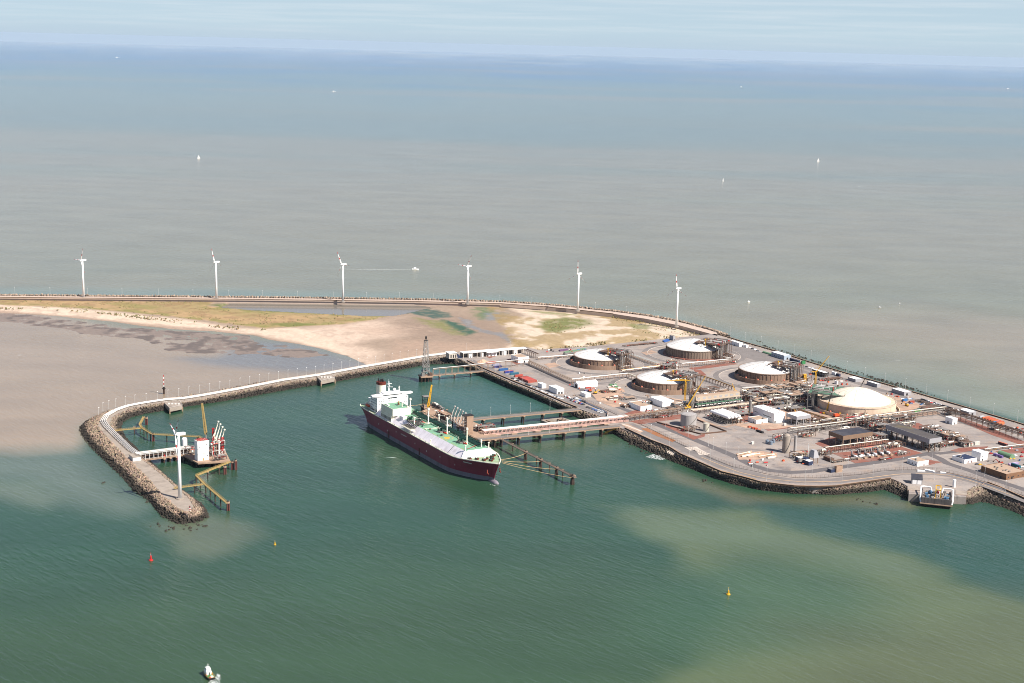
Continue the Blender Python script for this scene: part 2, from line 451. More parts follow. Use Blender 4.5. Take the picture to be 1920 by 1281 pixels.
def build_sea():
    dist = np.concatenate([np.geomspace(450, 6000, 420), np.geomspace(6100, 78000, 120)])
    az = np.radians(np.linspace(-38, 38, 300))
    D, A = np.meshgrid(dist, az, indexing='ij')
    X, Y = (D * np.sin(A)).ravel(), (D * np.cos(A)).ravel()
    px, py = PXv(X, Y)
    C = np.zeros((len(X), 3))
    K = 0.50
    def W(r, g, b_, k=1.0): return lin((r, g, b_)) * K * k
    # open sea: silt-laden near the coast, bluer offshore, with painted horizon haze and a cloud-shadow band (rows follow lines of equal distance)
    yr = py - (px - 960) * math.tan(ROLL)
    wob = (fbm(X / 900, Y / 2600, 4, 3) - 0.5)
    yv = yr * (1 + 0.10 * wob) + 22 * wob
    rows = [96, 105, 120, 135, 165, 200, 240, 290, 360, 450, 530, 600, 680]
    cols = [(196,206,218),(140,172,202),(66,124,174),(58,118,160),(94,132,144),(122,140,136),(120,134,128),(138,142,128),(150,147,125),(150,148,124),(146,146,122),(158,150,122),(144,150,126)]  # farthest tones paled as haze, dip in the middle distance as cloud shadow
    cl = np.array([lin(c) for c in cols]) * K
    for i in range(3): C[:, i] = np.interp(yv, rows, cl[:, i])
    bd = fbm(X / 5200, Y / 900, 4, 31); far = sstep(560, 420, yr)
    paint(C, far * sstep(.52, .66, bd) * .4, W(118, 140, 140)); paint(C, far * sstep(.48, .34, bd) * .4, W(160, 148, 126))
    nb = fbm(X / 260, Y / 500, 5, 9)
    paint(C, 0.5 * sstep(0.5, 0.68, nb) * sstep(300, 420, yr), W(152, 148, 126))
    def area(pts, w, col, s, wav=40, amt=1.0):
        P_ = polyG(pts); sd = sdist([(p[0], p[1]) for p in P_], X, Y) + (fbm(X / 120, Y / 120, 4, s) - 0.5) * wav
        paint(C, amt * sstep(-w, w, sd), col)
    # clearer band hugging the outer sea wall
    area([(-700,548),(0,541),(480,546),(780,552),(940,556),(1100,572),(1250,592),(1340,612),(1460,645),(1600,690),(1760,735),(1920,782),(2500,960),(2500,1050),(1700,760),(1340,640),(700,580),(-700,570)], 60, W(122,150,142), 5, 60, 0.6)
    # warm silt off the right edge
    area([(1480,600),(1750,590),(2200,640),(2400,800),(1920,740),(1700,650)], 160, W(172,158,136), 6, 200, 0.75)
    # harbour basin
    area([(-400,1300),(-400,845),(60,850),(150,830),(190,780),(300,752),(690,686),(860,668),(1340,626),(2100,840),(2600,1000),(2600,1500),(-400,1500)], 14, W(55,91,68), 12, 0)
    # near foreground green
    area([(-700,1120),(500,1080),(1100,1040),(1500,1230),(1300,1600),(-700,1600)], 130, W(69,96,69), 13, 120)
    # beige lagoon left of the jetty
    area([(-700,560),(0,570),(250,620),(470,655),(690,682),(700,690),(600,706),(450,731),(300,757),(190,783),(150,800),(140,850),(40,858),(-100,850),(-700,850)], 16, W(180,160,136), 14, 26)
    area([(330,672),(400,669),(480,640),(560,648),(640,670),(692,684),(640,697),(560,700),(470,688),(400,684)], 26, W(138,138,138), 26, 40, 0.9)
    area([(-700,845),(40,846),(150,840),(175,850),(215,895),(262,945),(240,960),(120,940),(40,905),(-700,900)], 42, W(112,128,112), 15, 50)
    area([(60,905),(130,930),(90,960),(-60,930),(-60,900)], 26, W(112,128,108), 16, 60)
    # silt plume off the head of the jetty
    area([(285,985),(390,965),(470,985),(505,1008),(450,1040),(390,1052),(320,1040),(288,1015)], 20, W(108,122,98), 17, 60)
    # the pale plume coming round the quay, a darker heart inside it and a teal band off the wall
    area([(1135,950),(1190,960),(1300,950),(1420,958),(1480,985),(1600,1015),(1700,1035),(1790,1065),(1870,1105),(2200,1240),(2300,1600),(900,1600),(1150,1330),(1290,1230),(1330,1130),(1220,1050),(1200,1015)], 30, W(106,122,86), 18, 120)
    area([(1190,955),(1300,975),(1430,985),(1520,1010),(1640,1040),(1740,1075),(1700,1090),(1560,1050),(1400,1020),(1260,1010)], 26, W(108,126,98), 28, 60, 0.7)
    area([(1300,1070),(1440,1050),(1580,1070),(1660,1130),(1640,1185),(1520,1230),(1360,1235),(1200,1190),(1200,1110)], 50, W(72,104,76), 19, 80, 0.8)
    area([(1230,870),(1300,895),(1400,925),(1500,935),(1640,930),(1720,945),(1700,960),(1500,955),(1380,945),(1250,900)], 12, W(116,118,90), 20, 20, 0.8)
    area([(1050,800),(1150,812),(1180,835),(1100,880),(950,850),(940,830)], 16, W(84,108,84), 21, 20, 0.55)
    area([(1400,936),(1560,946),(1800,962),(1950,985),(2200,1080),(2200,1230),(1880,1112),(1790,1062),(1660,1030),(1500,992),(1430,968)], 16, W(56,94,80), 23, 40, 0.8)
    area([(1500,1180),(1900,1130),(2400,1200),(2400,1600),(1300,1600)], 90, W(106,114,82), 22, 90, 0.7)
    area([(770,690),(880,690),(1040,765),(880,780),(800,745)], 18, W(74,118,112), 24, 16, 0.7)
    area([(700,830),(780,860),(860,900),(840,930),(760,900),(690,850)], 14, W(66,92,66), 25, 12, 0.7)
    V = np.stack([X, Y, np.zeros_like(X)], 1)
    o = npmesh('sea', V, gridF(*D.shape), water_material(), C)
    return struct(o)
build_sea()

# ------------------------------------------------------------------ beach, dunes and tidal flats
def build_beach():
    xs = np.arange(-420, 1380, 2.6); ys = np.concatenate([np.arange(548, 700, 0.7)])
    PXg, PYg = np.meshgrid(xs, ys)
    d = cF[None, :] + cR[None, :] * ((PXg.ravel()[:, None] - 960) / FPX) - cU[None, :] * ((PYg.ravel()[:, None] - 640.5) / FPX)
    t = -CAM_H / d[:, 2]; X, Y = d[:, 0] * t, d[:, 1] * t
    def SD(pts): return sdist([(p[0], p[1]) for p in polyG(pts)], X, Y)
    def SD1(pts): return sdist([(p[0], p[1]) for p in polyG(pts, 1.3)], X, Y)
    n1 = fbm(X / 60, Y / 60, 5, 1) - 0.5; n2 = fbm(X / 14, Y / 14, 5, 2) - 0.5; n3 = fbm(X / 200, Y / 200, 3, 3) - 0.5
    dry = [(-600,556),(0,556),(480,562),(700,567),(880,571),(1085,582),(1275,610),(1345,628),(1345,642),(1000,662),(845,676),(800,679),(745,689),(700,694),(690,685),(650,668),(610,656),(560,646),(500,637),(475,629),(400,621),(330,618),(270,612),(215,604),(150,598),(100,593),(37,589),(0,587),(-600,580)]
    flats = [(-600,575),(0,580),(250,610),(475,628),(560,645),(640,668),(560,676),(475,669),(400,668),(312,663),(275,654),(250,638),(175,636),(120,623),(57,617),(37,611),(0,607),(-600,600)]
    sdD = SD(dry) + n1 * 10; sdF = SD(flats)
    z = np.clip(sdD * 0.06, -1.2, 3.4) + n2 * 0.25 * sstep(5, 30, sdD)
    zf = 0.09 + n1 * 0.5 + n2 * 0.5 - 0.35 * sstep(25, 0, sdF)
    z = np.where(sdD < 0, np.maximum(z, np.where(sdF > -20, zf, -1.0)), z)
    pool = POOL = [(425,577),(440,568),(520,566),(640,566),(720,568),(765,571),(800,577),(760,586),(735,592),(690,592.5),(640,590),(560,586),(490,582)]
    sdP = SD1(pool) + n2 * 8
    z = np.where(sdP > -12, np.minimum(z, 0.75 + 0.055 * np.clip(-sdP, 0, 60)), z)
    C = np.zeros((len(X), 3)); rough = np.full(len(X), 0.85)
    k = 0.55
    def T(r, g, b_): return lin((r, g, b_)) * k
    C[:] = T(178, 156, 136)
    def A(pts, w, col, nz=18, amt=1.0, nn=None, rg=None):
        mk = amt * sstep(-w, w, SD(pts) + (n1 if nn is None else nn) * nz + n2 * 16) * (1 - 0.35 * sstep(0.02, 0.14, n2))
        paint(C, mk, col)
        if rg is not None:
            global _r
            rough[:] = rough + mk * (rg - rough)
    # inner sand plain: long pale tongues
    A([(480,632),(560,622),(700,604),(760,598),(740,610),(800,620),(790,632),(700,640),(660,650),(720,662),(700,692),(640,665),(560,645)], 22, T(230,204,182), 26)
    A([(640,618),(800,612),(850,622),(800,634),(700,632)], 20, T(206,178,156), 30, 0.7)
    A([(740,640),(960,650),(840,668),(720,686)], 18, T(196,166,144), 20, 0.6)
    A([(700,600),(880,592),(970,620),(940,650),(760,640)], 40, T(164,142,124), 40, 0.85)
    # beach strip along the lagoon
    A([(-600,571),(0,575),(120,580),(230,590),(340,602),(450,618),(500,620),(560,618),(620,640),(680,682),(640,668),(560,646),(475,628),(330,617),(215,603),(100,592),(0,586),(-600,579)], 9, T(238,214,190), 6)
    A([(-600,577),(0,583),(150,594),(270,608),(400,617),(500,632),(610,652),(690,686),(640,672),(475,632),(215,607),(0,590),(-600,583)], 8, T(186,158,138), 8, 0.9)
    # dunes with marram grass
    grass = [(-600,558),(0,560.5),(200,562),(400,566),(392,577),(480,588),(560,587),(640,592),(735,595),(705,602),(640,612),(560,616),(500,619),(440,612),(340,600),(240,589),(140,581),(0,575),(-600,571)]
    A(grass, 7, T(196,164,120), 10)
    sg = SD(grass)
    paint(C, sstep(-4, 6, sg) * sstep(0.0, 0.1, n1) * 0.4, T(150,144,92))
    paint(C, sstep(-4, 6, sg) * sstep(0.03, 0.13, n2) * 0.6, T(168,134,92))
    paint(C, sstep(34, 10, sg) * sstep(-2, 4, sg) * sstep(560, 585, PYg.ravel()) * 0.6 * sstep(-0.12, 0.06, n2), T(142,146,76))
    A([(195,572),(235,570),(300,580),(280,584),(225,580)], 8, T(158,150,90), 10, 0.7)
    A([(390,576),(430,571),(470,573),(540,586),(640,590),(740,594),(640,594),(540,590),(470,586)], 7, T(112,122,66), 8)
    A([(505,611),(560,608),(590,613),(540,617)], 6, T(120,130,66), 8, 0.8)
    # algae and wet hollows of the north lagoon
    A([(745,585),(797,581),(835,589),(848,597),(812,602),(790,596),(757,591)], 6, T(70,102,88), 14, 0.9, n2, 0.5)
    A([(826,603),(850,606),(878,618),(892,627),(875,633),(850,622)], 5, T(66,104,80), 12, 0.95, n2, 0.5)
    A([(780,600),(830,606),(872,632),(850,632),(800,612)], 10, T(140,142,84), 16, 0.8, n2)
    A([(888,579),(915,578),(935,588),(905,603),(893,596)], 9, T(98,126,78), 22, 0.8, n2)
    A([(860,598),(885,606),(890,616),(925,626),(952,632),(964,641),(958,652),(940,636),(900,626),(872,616)], 4, T(150,146,142), 10, 0.9, n2, 0.25)
    A([(905,590),(950,588),(945,604),(915,605)], 8, T(146,150,148), 22, 0.8, n2, 0.3)
    # east dunes
    A([(948,578),(1000,574),(1085,585),(1275,612),(1340,629),(1330,642),(1240,640),(1000,660),(955,656),(968,640),(940,612),(985,596)], 9, T(236,214,190), 14)
    east = [(905,574),(1000,576),(1100,588),(1250,610),(1340,628),(1335,640),(1200,652),(1000,662),(960,658)]
    se = SD(east)
    paint(C, sstep(0, 10, se) * sstep(0.0, 0.12, n1 + 0.3 * n2) * 0.8, T(176,150,104))
    paint(C, sstep(0, 10, se) * sstep(45, 12, se) * 0.8 * sstep(-0.15, 0.05, n2), T(172,146,98))
    A([(1010,608),(1055,598),(1105,603),(1116,612),(1082,620),(1045,628),(1016,624)], 10, T(128,132,72), 18, 0.95)
    A([(985,584),(1040,589),(1090,594),(1060,596),(1000,590)], 6, T(140,142,82), 10, 0.8)
    A([(1180,612),(1225,611),(1215,622),(1186,620)], 6, T(136,138,84), 12, 0.8)
    # mud of the flats, wet and dark at the edge of the water
    wet = sstep(0.9, -0.1, z)
    paint(C, wet * sstep(4, -8, sdD) * 0.95, T(152,134,120)); rough[:] = np.where(sdD < 0, 0.4, rough)
    paint(C, sstep(8, -4, sdD) * sstep(0.06, 0.16, n2) * sstep(560, 600, PYg.ravel()) * (PXg.ravel() < 700) * 0.8, T(112,98,86))
    V = np.stack([X, Y, z], 1)
    m = attr_mat('beach_sand', 0.85, 0.16, 0.17, 0.5, 0.35, 0.25, alpha_rough=True)
    return struct(npmesh('beach', V, gridF(len(ys), len(xs)), m, C, True, rough))
build_beach()
def pool_water():
    m, N, L, b = _nodes('pool_water'); b.inputs['Base Color'].default_value = (*lin((150,142,130))*.5, 1); b.inputs['Roughness'].default_value = .12; b.inputs['IOR'].default_value = 1.33
    g = [(405,579),(430,566),(520,563),(640,563),(720,565),(765,569),(815,577),(770,590),(740,596),(690,596),(640,594),(560,590),(480,586)]
    struct(MB().prism([(p.x, p.y) for p in polyG(g, 1.2)], .9, 1.2).build('lagoon_water', m=m))
pool_water()

# ------------------------------------------------------------------ the terminal platform and the two breakwaters
def ground_mat():
    m, N, L, b = _nodes('platform_gravel')
    geo = N.new('ShaderNodeNewGeometry'); b.inputs['Roughness'].default_value = 0.92; b.inputs['Specular IOR Level'].default_value = 0.2
    def nz(scale, det, lo, hi, sx=1.0, rot=0.0, dist=0.0):
        mp = N.new('ShaderNodeMapping'); mp.inputs['Scale'].default_value = (sx, 1, 1); mp.inputs['Rotation'].default_value = (0, 0, rot)
        n = N.new('ShaderNodeTexNoise'); n.inputs['Scale'].default_value = scale; n.inputs['Detail'].default_value = det; n.inputs['Roughness'].default_value = .68; n.inputs['Distortion'].default_value = dist
        L.new(geo.outputs['Position'], mp.inputs[0]); L.new(mp.outputs[0], n.inputs['Vector'])
        r = N.new('ShaderNodeMapRange'); r.inputs['From Min'].default_value = lo; r.inputs['From Max'].default_value = hi; L.new(n.outputs['Fac'], r.inputs['Value'])
        return r.outputs[0]
    def mix(f, c1, c2, k=1.0):
        mm = N.new('ShaderNodeMixRGB')
        q = N.new('ShaderNodeMath'); q.operation = 'MULTIPLY'; q.inputs[1].default_value = k; L.new(f, q.inputs[0]); L.new(q.outputs[0], mm.inputs['Fac'])
        if isinstance(c1, tuple): mm.inputs['Color1'].default_value = (*c1, 1)
        else: L.new(c1, mm.inputs['Color1'])
        mm.inputs['Color2'].default_value = (*c2, 1); return mm.outputs[0]
    c = mix(nz(.018, 6, .42, .6), S(176,165,157,.64), S(157,148,143,.62))
    c = mix(nz(.05, 7, .52, .66), c, S(190,166,146,.6), .55)
    c = mix(nz(.03, 8, .56, .66, 1, .3, 1.2), c, S(124,116,114,.6), .7)
    c = mix(nz(.09, 6, .56, .64, .12, -ROT), c, S(132,122,118,.6), .55)
    c = mix(nz(.09, 6, .57, .65, .12, -ROT + 1.57), c, S(182,164,150,.6), .5)
    c = mix(nz(.5, 5, .5, .7), c, S(120,110,104,.6), .4)
    L.new(c, b.inputs['Base Color']); return m
m_grav = ground_mat()
m_road = mat('asphalt', S(118,112,112,.55), 0.9, 0.10, 0.12)
m_road2 = mat('grey_asphalt', S(146,138,134,.55), 0.9, 0.10, 0.1, dirt=(*S(116,110,108,.55), 0.5))
m_conc = mat('concrete', S(186,172,158,.55), 0.85, 0.13, 0.2, dirt=(*S(128,114,102,.55), 0.5))
m_pale = mat('pale_concrete', S(222,208,194,.62), 0.8, 0.08, 0.2)
m_red = mat('red_gravel', S(164,106,90,.5), 0.95, 0.22, 0.12, dirt=(*S(152,130,120,.55), 0.85))
m_rust = mat('rust_gravel', S(184,122,80,.5), 0.95, 0.2, 0.15, dirt=(*S(150,140,134,.55), 0.7))
m_dirt = mat('sandy_soil', S(206,172,148,.55), 0.95, 0.2, 0.12, dirt=(*S(158,140,128,.55), 0.7))
m_line = mat('kerb_paint', S(226,190,150,.6), 0.8, 0.05, 0.3)
m_yline = mat('yellow_kerb', S(200,150,60,.6), 0.8, 0.1, 0.3)
m_white = mat('white_paint', (0.78,0.77,0.75), 0.6, 0.05, 0.2)
m_darkwall = mat('dark_concrete', S(104,82,64,.5), 0.9, 0.2, 0.3)

front = [(1140,797),(1165,803),(1200,818),(1256,839),(1276,851),(1315,868),(1354,885),(1393,894.5),(1427,904),(1489,911.5),(1530,913),(1567,911.5),(1622,904),(1672,897.5),(1690,905),(1704,913)]
west_q = [(858,672),(876,679),(905,693),(960,717),(1010,737),(1060,759),(1090,768),(1130,782)]
north_e = [(1340,626),(1320,628),(1260,634),(1200,640),(1150,645),(1100,650),(1050,653),(1008,656),(985,650),(858,660),(845,667)]
outer_e = [(2050,838),(1907,794.5),(1862,780),(1818,768),(1776,754.5),(1736,744),(1697,733),(1659,722),(1622,712),(1587,702),(1553,692),(1520,681.5),(1458,661),(1426,652),(1397,644.5),(1369,636),(1340,626)]
berth = [(1704,913),(1704,926),(1790,931),(1812,932),(1812,920),(1850,905)]
right_e = [(1850,905),(1872,912),(1905,927),(1940,943),(2000,972),(2100,1020)]
land_px = front + berth[1:] + right_e[1:] + outer_e[0:] + north_e[1:] + west_q
lp = [(p.x, p.y) for p in polyG(land_px, ZL)]
struct(MB().prism(lp, -3, ZL).build('terminal_ground', m=m_grav))

_lev = [0]
def sheet(name, pts, m, lev=1, z=ZL):
    return struct(MB().prism([(p.x, p.y) for p in polyG(pts, z)], z, z + 0.03 * lev).build(name, m=m))
def ribbon(name, pts, w, m, lev=1, z=ZL, h=None):
    """a strip of real width w (m) along a picture polyline"""
    return struct(MB().wall([(p.x, p.y) for p in polyG(pts, z)], w, z - 0.2, z + (h or 0.03 * lev)).build(name, m=m))

road_in = [(1205,789),(1235,797),(1280,815),(1330,836),(1376,855),(1411,873),(1442,882),(1480,886),(1520,884.5),(1548,880),(1606,872),(1677,862),(1737,851),(1762,848)]
ribbon('road', road_in, 11, m_road, 1)
ribbon('road', [(1742,852),(1762,860),(1776,869),(1823,884),(1854,896),(1917,917),(1990,944)], 10, m_road, 2)
ribbon('road', [(1758,851),(1792,847),(1854,843),(1930,836)], 8, m_road, 3)
ribbon('road', [(1176,795),(1210,810),(1256,830),(1300,848),(1354,874),(1393,885),(1430,894),(1489,902),(1567,902),(1640,893),(1690,886),(1745,886),(1790,892),(1840,906),(1905,930),(1980,960)], 17, m_road2, 1)
ribbon('road', [(880,675),(905,688),(960,710),(1010,729),(1060,750),(1100,766),(1150,784)], 13, m_road2, 1)
ribbon('road', [(1320,634),(1380,648),(1440,668),(1520,693),(1600,716),(1700,746),(1800,776),(1920,810),(2040,845)], 12, m_road2, 1)
ribbon('road', [(960,672),(1008,691),(1075,723),(1130,752),(1190,775)], 9, m_road, 1)
sheet('road', [(1330,640),(1345,634),(1420,664),(1500,692),(1560,712),(1540,716),(1440,684),(1380,664),(1300,650)], m_road2, 2)
ribbon('road_marking', [(1315,857.5),(1354,873.5),(1386,885.6),(1417,893),(1442,898),(1505,904),(1575,902.5),(1630,896),(1677,890),(1690,889),(1745,888.6),(1776,891),(1815,900),(1854,913),(1900,930)], 0.9, m_line, 6)
ribbon('kerb', [(1256,838),(1276,850),(1315,867),(1354,883.5),(1393,893),(1417,899)], 0.8, m_yline, 4, h=0.35)
for pts in ([(1228,790),(1250,794),(1285,811),(1305,818),(1322,814),(1321,819),(1300,825),(1276,814)],
            [(1170,776),(1195,768),(1212,776),(1190,783)],
            [(1180,790),(1276,777),(1277,785),(1235,791),(1200,796)],
            [(1362,779),(1415,772),(1412,786),(1400,792),(1366,784)],
            [(1528,832),(1555,821),(1640,813),(1680,830),(1600,842),(1560,846)],
            [(1560,850),(1604,846),(1690,838),(1730,850),(1690,858),(1604,869)],
            [(1686,795),(1722,793),(1738,801),(1728,810)],
            [(1782,845),(1800,840),(1853,837),(1850,841),(1800,849)],
            [(1736,861),(1766,867),(1743,872)],
            [(1786,784),(1800,782),(1870,808),(1930,832),(1930,840),(1860,816)],
            [(1300,694),(1384,683),(1366,677),(1352,679),(1312,688),(1290,690)],
            [(1300,694),(1314,694),(1325,704),(1312,705)],
            [(1424,800),(1487,802),(1440,808)],
            [(876+25,664),(912,660),(930,668),(918,672)],
            [(870,700),(880,700),(880,701)],
            [(960,672),(966,676),(976,682),(968,684),(950,674)],
            [(1866,846),(1930,838),(1930,848),(1880,852)]):
    sheet('red_gravel', pts, m_red, 4)
sheet('rust_gravel', [(1201,804),(1214,803),(1245,817),(1267,826),(1261,829),(1232,818)], m_rust, 4)
for pts in ([(1655,742),(1690,747),(1720,757),(1745,768),(1765,776),(1720,781),(1680,787),(1690,772)],
            [(1108,737),(1150,733),(1172,745),(1160,752),(1185,760),(1150,764),(1120,752)],
            [(1140,725),(1168,728),(1172,735),(1150,740)],
            [(1420,772),(1480,766),(1560,778),(1640,792),(1580,800),(1520,790),(1450,786)],
            [(1375,797),(1430,792),(1490,800),(1450,805),(1400,803)],
            [(1250,745),(1290,752),(1270,760),(1230,752)],
            [(1202,661),(1222,657),(1232,661),(1212,666)],
            [(1020,683),(1040,680),(1052,686),(1030,690)],
            [(1380,850),(1430,846),(1460,853),(1420,862),(1385,862)],
            [(1165,797),(1178,795),(1206,809),(1200,812)]):
    sheet('sandy_ground', pts, m_dirt, 5)
sheet('pale_slab', [(1283,848-9),(1306,838),(1312,842),(1294,845)], m_pale, 7)
sheet('pale_slab', [(1306,846),(1331,851),(1322,854),(1310,853)], m_pale, 7)
sheet('concrete_slab', [(1302,843),(1312,842),(1328,851),(1308,850)], m_pale, 5)
ribbon('concrete_path', [(1165,795),(1178,799),(1203,809)], 3, m_pale, 6)
ribbon('concrete_path', [(1306,783),(1320,790),(1340,797),(1360,801),(1395,792)], 5, m_dirt, 6)

# inner jetty
j_out = [(845,661),(800,666),(740,676.5),(680,686.5),(600,701),(530,711.5),(450,725),(380,738.5),(330,746),(292,752.5),(255,760),(225,766),(200,774),(186,784),(182,797.5),(192.5,812.5),(210,832),(240,862.5),(270,890),(300,925),(322,945),(340,961),(352,964)]
j_in = [(365,957),(362,948),(352,932),(327,912),(305,892),(280,872),(262,859),(235,840),(212,815),(206,798),(211,783),(230,771),(265,761),(305,755),(345,752),(380,747),(455,731.5),(530,717.5),(600,708),(680,692.5),(740,682),(800,672),(852,665.5)]
struct(MB().prism([(p.x, p.y) for p in polyG(j_out + j_in, ZJ)], -3, ZJ).build('breakwater', m=m_conc))
# outer sea wall road
o_up = [(-700,551),(-300,552.5),(0,554.5),(160,556),(480,558.5),(640,560.5),(780,562.5),(880,565),(940,566.5),(1025,572),(1085,577.5),(1150,584.5),(1212,592.5),(1275,604),(1325,617.5),(1345,624)]
o_lo = [(1345,630),(1325,624),(1275,610.5),(1212,598),(1150,588.5),(1085,581.5),(1025,575.5),(940,569.5),(880,568),(780,565.5),(640,563.5),(480,561.5),(160,559),(0,557.5),(-300,555.5),(-700,554)]
struct(MB().prism([(p.x, p.y) for p in polyG(o_up + o_lo, ZL)], -3, ZL).build('breakwater_road', m=mat('pale_road', S(214,192,176,.6), 0.9, 0.08, 0.2)))

for cx, cy, r in ((1125,682,66),(1245,726.5,70),(1301,664.5,72),(1436,709.5,68)):
    c = G(cx, cy, ZL); n = 64
    ring = [(c.x + r*math.cos(2*math.pi*i/n), c.y + r*math.sin(2*math.pi*i/n)) for i in range(n+1)]
    struct(MB().wall(ring, 7, ZL-.2, ZL+.09).build('road', m=m_road2))
    struct(MB().wall([(c.x + (r-4.2)*math.cos(2*math.pi*i/n), c.y + (r-4.2)*math.sin(2*math.pi*i/n)) for i in range(n+1)], .6, ZL-.2, ZL+.3).build('kerb', m=m_pale))
for pts in ([(1000,694),(1070,724),(1160,716)], [(1195,745),(1260,757),(1330,748)], [(1360,720),(1420,734),(1500,722)], [(1560,760),(1500,762),(1420,776),(1330,790)], [(1440,818),(1540,822),(1560,850)], [(1640,790),(1760,778),(1900,826)], [(1680,830),(1760,848)]):
    ribbon('track', pts, 6, m_road2, 2)

# ------------------------------------------------------------------ rock armour
def rock_mat():
    m, N, L, b = _nodes('armour_rock')
    geo = N.new('ShaderNodeNewGeometry'); sp = N.new('ShaderNodeSeparateXYZ')
    L.new(geo.outputs['Position'], sp.inputs[0])
    n = N.new('ShaderNodeTexNoise'); n.inputs['Scale'].default_value = 0.09; n.inputs['Detail'].default_value = 4
    L.new(geo.outputs['Position'], n.inputs['Vector'])
    ma = N.new('ShaderNodeMath'); ma.operation = 'MULTIPLY_ADD'; ma.inputs[1].default_value = 3.0
    L.new(n.outputs['Fac'], ma.inputs[0]); L.new(sp.outputs['Z'], ma.inputs[2])
    r = N.new('ShaderNodeMapRange'); r.inputs['From Min'].default_value = 5.0; r.inputs['From Max'].default_value = 6.8
    L.new(ma.outputs[0], r.inputs['Value'])
    a = N.new('ShaderNodeAttribute'); a.attribute_name = 'albedo'
    mx = N.new('ShaderNodeMixRGB'); mx.inputs['Color1'].default_value = (0.034, 0.028, 0.022, 1)   # weed below the tide line
    L.new(r.outputs[0], mx.inputs['Fac']); L.new(a.outputs['Color'], mx.inputs['Color2']); L.new(mx.outputs[0], b.inputs['Base Color'])
    b.inputs['Roughness'].default_value = 0.9; b.inputs['Specular IOR Level'].default_value = 0.2
    return m
M_ROCK = rock_mat()
CUBE_V = np.array([(-1,-1,-1),(1,-1,-1),(1,1,-1),(-1,1,-1),(-1,-1,1),(1,-1,1),(1,1,1),(-1,1,1)], float)
CUBE_F = np.array([(3,2,1,0),(4,5,6,7),(0,1,5,4),(1,2,6,5),(2,3,7,6),(3,0,4,7)])
def _tetra():
    V, F = [], []
    for d in ((0,0,1),(0.943,0,-0.333),(-0.471,0.816,-0.333),(-0.471,-0.816,-0.333)):
        d = Vector(d); a = d.orthogonal().normalized(); b_ = d.cross(a); o = len(V)
        for c, r in ((0.0, 0.5), (1.0, 0.33)):
            for i in range(4):
                t = math.pi / 2 * i; V.append(d * c + a * (r * math.cos(t)) + b_ * (r * math.sin(t)))
        F += [(o + i, o + (i + 1) % 4, o + 4 + (i + 1) % 4, o + 4 + i) for i in range(4)] + [(o + 4, o + 5, o + 6, o + 7)]
    return np.array(V), np.array(F)
TET_V, TET_F = _tetra()
def rot_rand(n):
    q = rng.normal(size=(n, 4)); q /= np.linalg.norm(q, axis=1)[:, None]
    w, x, y, z = q.T
    return np.stack([1-2*(y*y+z*z), 2*(x*y-z*w), 2*(x*z+y*w), 2*(x*y+z*w), 1-2*(x*x+z*z), 2*(y*z-x*w), 2*(x*z-y*w), 2*(y*z+x*w), 1-2*(x*x+y*y)], 1).reshape(n, 3, 3)
def scatter(name, P, size, cols, tv=CUBE_V, tf=CUBE_F, jit=0.35, under=None):
    n = len(P); Rm = rot_rand(n); k = len(tv)
    V = tv[None] * (1 + rng.uniform(-jit, jit, (n, k, 3)))
    V = V * (size[:, None, None] * rng.uniform(0.7, 1.25, (n, 1, 3)))
    V = np.einsum('nij,nkj->nki', Rm, V) + P[:, None, :]
    F = tf[None] + (np.arange(n) * k)[:, None, None]
    Cc = np.repeat(cols, k, 0)
    V = V.reshape(-1, 3); F = F.reshape(-1, tf.shape[1])
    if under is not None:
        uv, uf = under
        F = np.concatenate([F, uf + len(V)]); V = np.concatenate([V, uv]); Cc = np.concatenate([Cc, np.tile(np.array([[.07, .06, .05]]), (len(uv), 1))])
    return stuff(npmesh(name, V, F, M_ROCK, Cc))
def resample(P, n):
    P = np.array(P); s = np.concatenate([[0], np.cumsum(np.linalg.norm(np.diff(P, axis=0), axis=1))])
    t = np.linspace(0, s[-1], n)
    return np.stack([np.interp(t, s, P[:, i]) for i in range(P.shape[1])], 1), s[-1]
def slope(name, top_px, bot_px, zt, zb, dens, smin, smax, base=(0.21, 0.16, 0.12), tet=0.0, bulge=0.6):
    T, Lt = resample([tuple(G(x, y, zt)) for x, y in top_px], 160)
    B, _ = resample([tuple(G(x, y, zb)) for x, y in bot_px], 160)
    wid = np.linalg.norm(T - B, axis=1).mean()
    n = int(Lt * wid * dens)
    u = rng.uniform(0, 158.999, n); v = rng.uniform(-0.02, 1.06, n)
    i = u.astype(int); f = (u - i)[:, None]
    P = (T[i] * (1 - f) + T[i + 1] * f) * (1 - v[:, None]) + (B[i] * (1 - f) + B[i + 1] * f) * v[:, None]
    P[:, 2] += bulge * np.sin(np.pi * np.clip(v, 0, 1)) + rng.normal(0, 0.25, n)
    size = rng.uniform(smin, smax, n)
    tone = rng.uniform(0.55, 1.3, n)[:, None] * np.array(base)[None] * (1 + rng.normal(0, 0.05, (n, 3)))
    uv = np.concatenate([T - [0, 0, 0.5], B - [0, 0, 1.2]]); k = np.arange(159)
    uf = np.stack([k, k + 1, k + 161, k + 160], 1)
    if tet:
        return scatter(name, P, size * tet, tone, TET_V, TET_F, 0.06, (uv, uf))
    return scatter(name, P, size, tone, under=(uv, uf))

# inner face of the jetty
slope('rock_armour', j_in[::-1][:-1] + [(362,950)], [(866,682),(797,684.5),(760,692),(685,706),(625,717),(600,721.5),(530,733),(455,747),(405,755),(355,762),(317,769),(280,775),(245,783),(229,793),(226,805),(235,822),(258,843),(282,866),(294,878),(322,904),(342,921),(364,937),(377,945),(387,958)], 6.0, -0.3, 0.6, 0.42, 0.9)
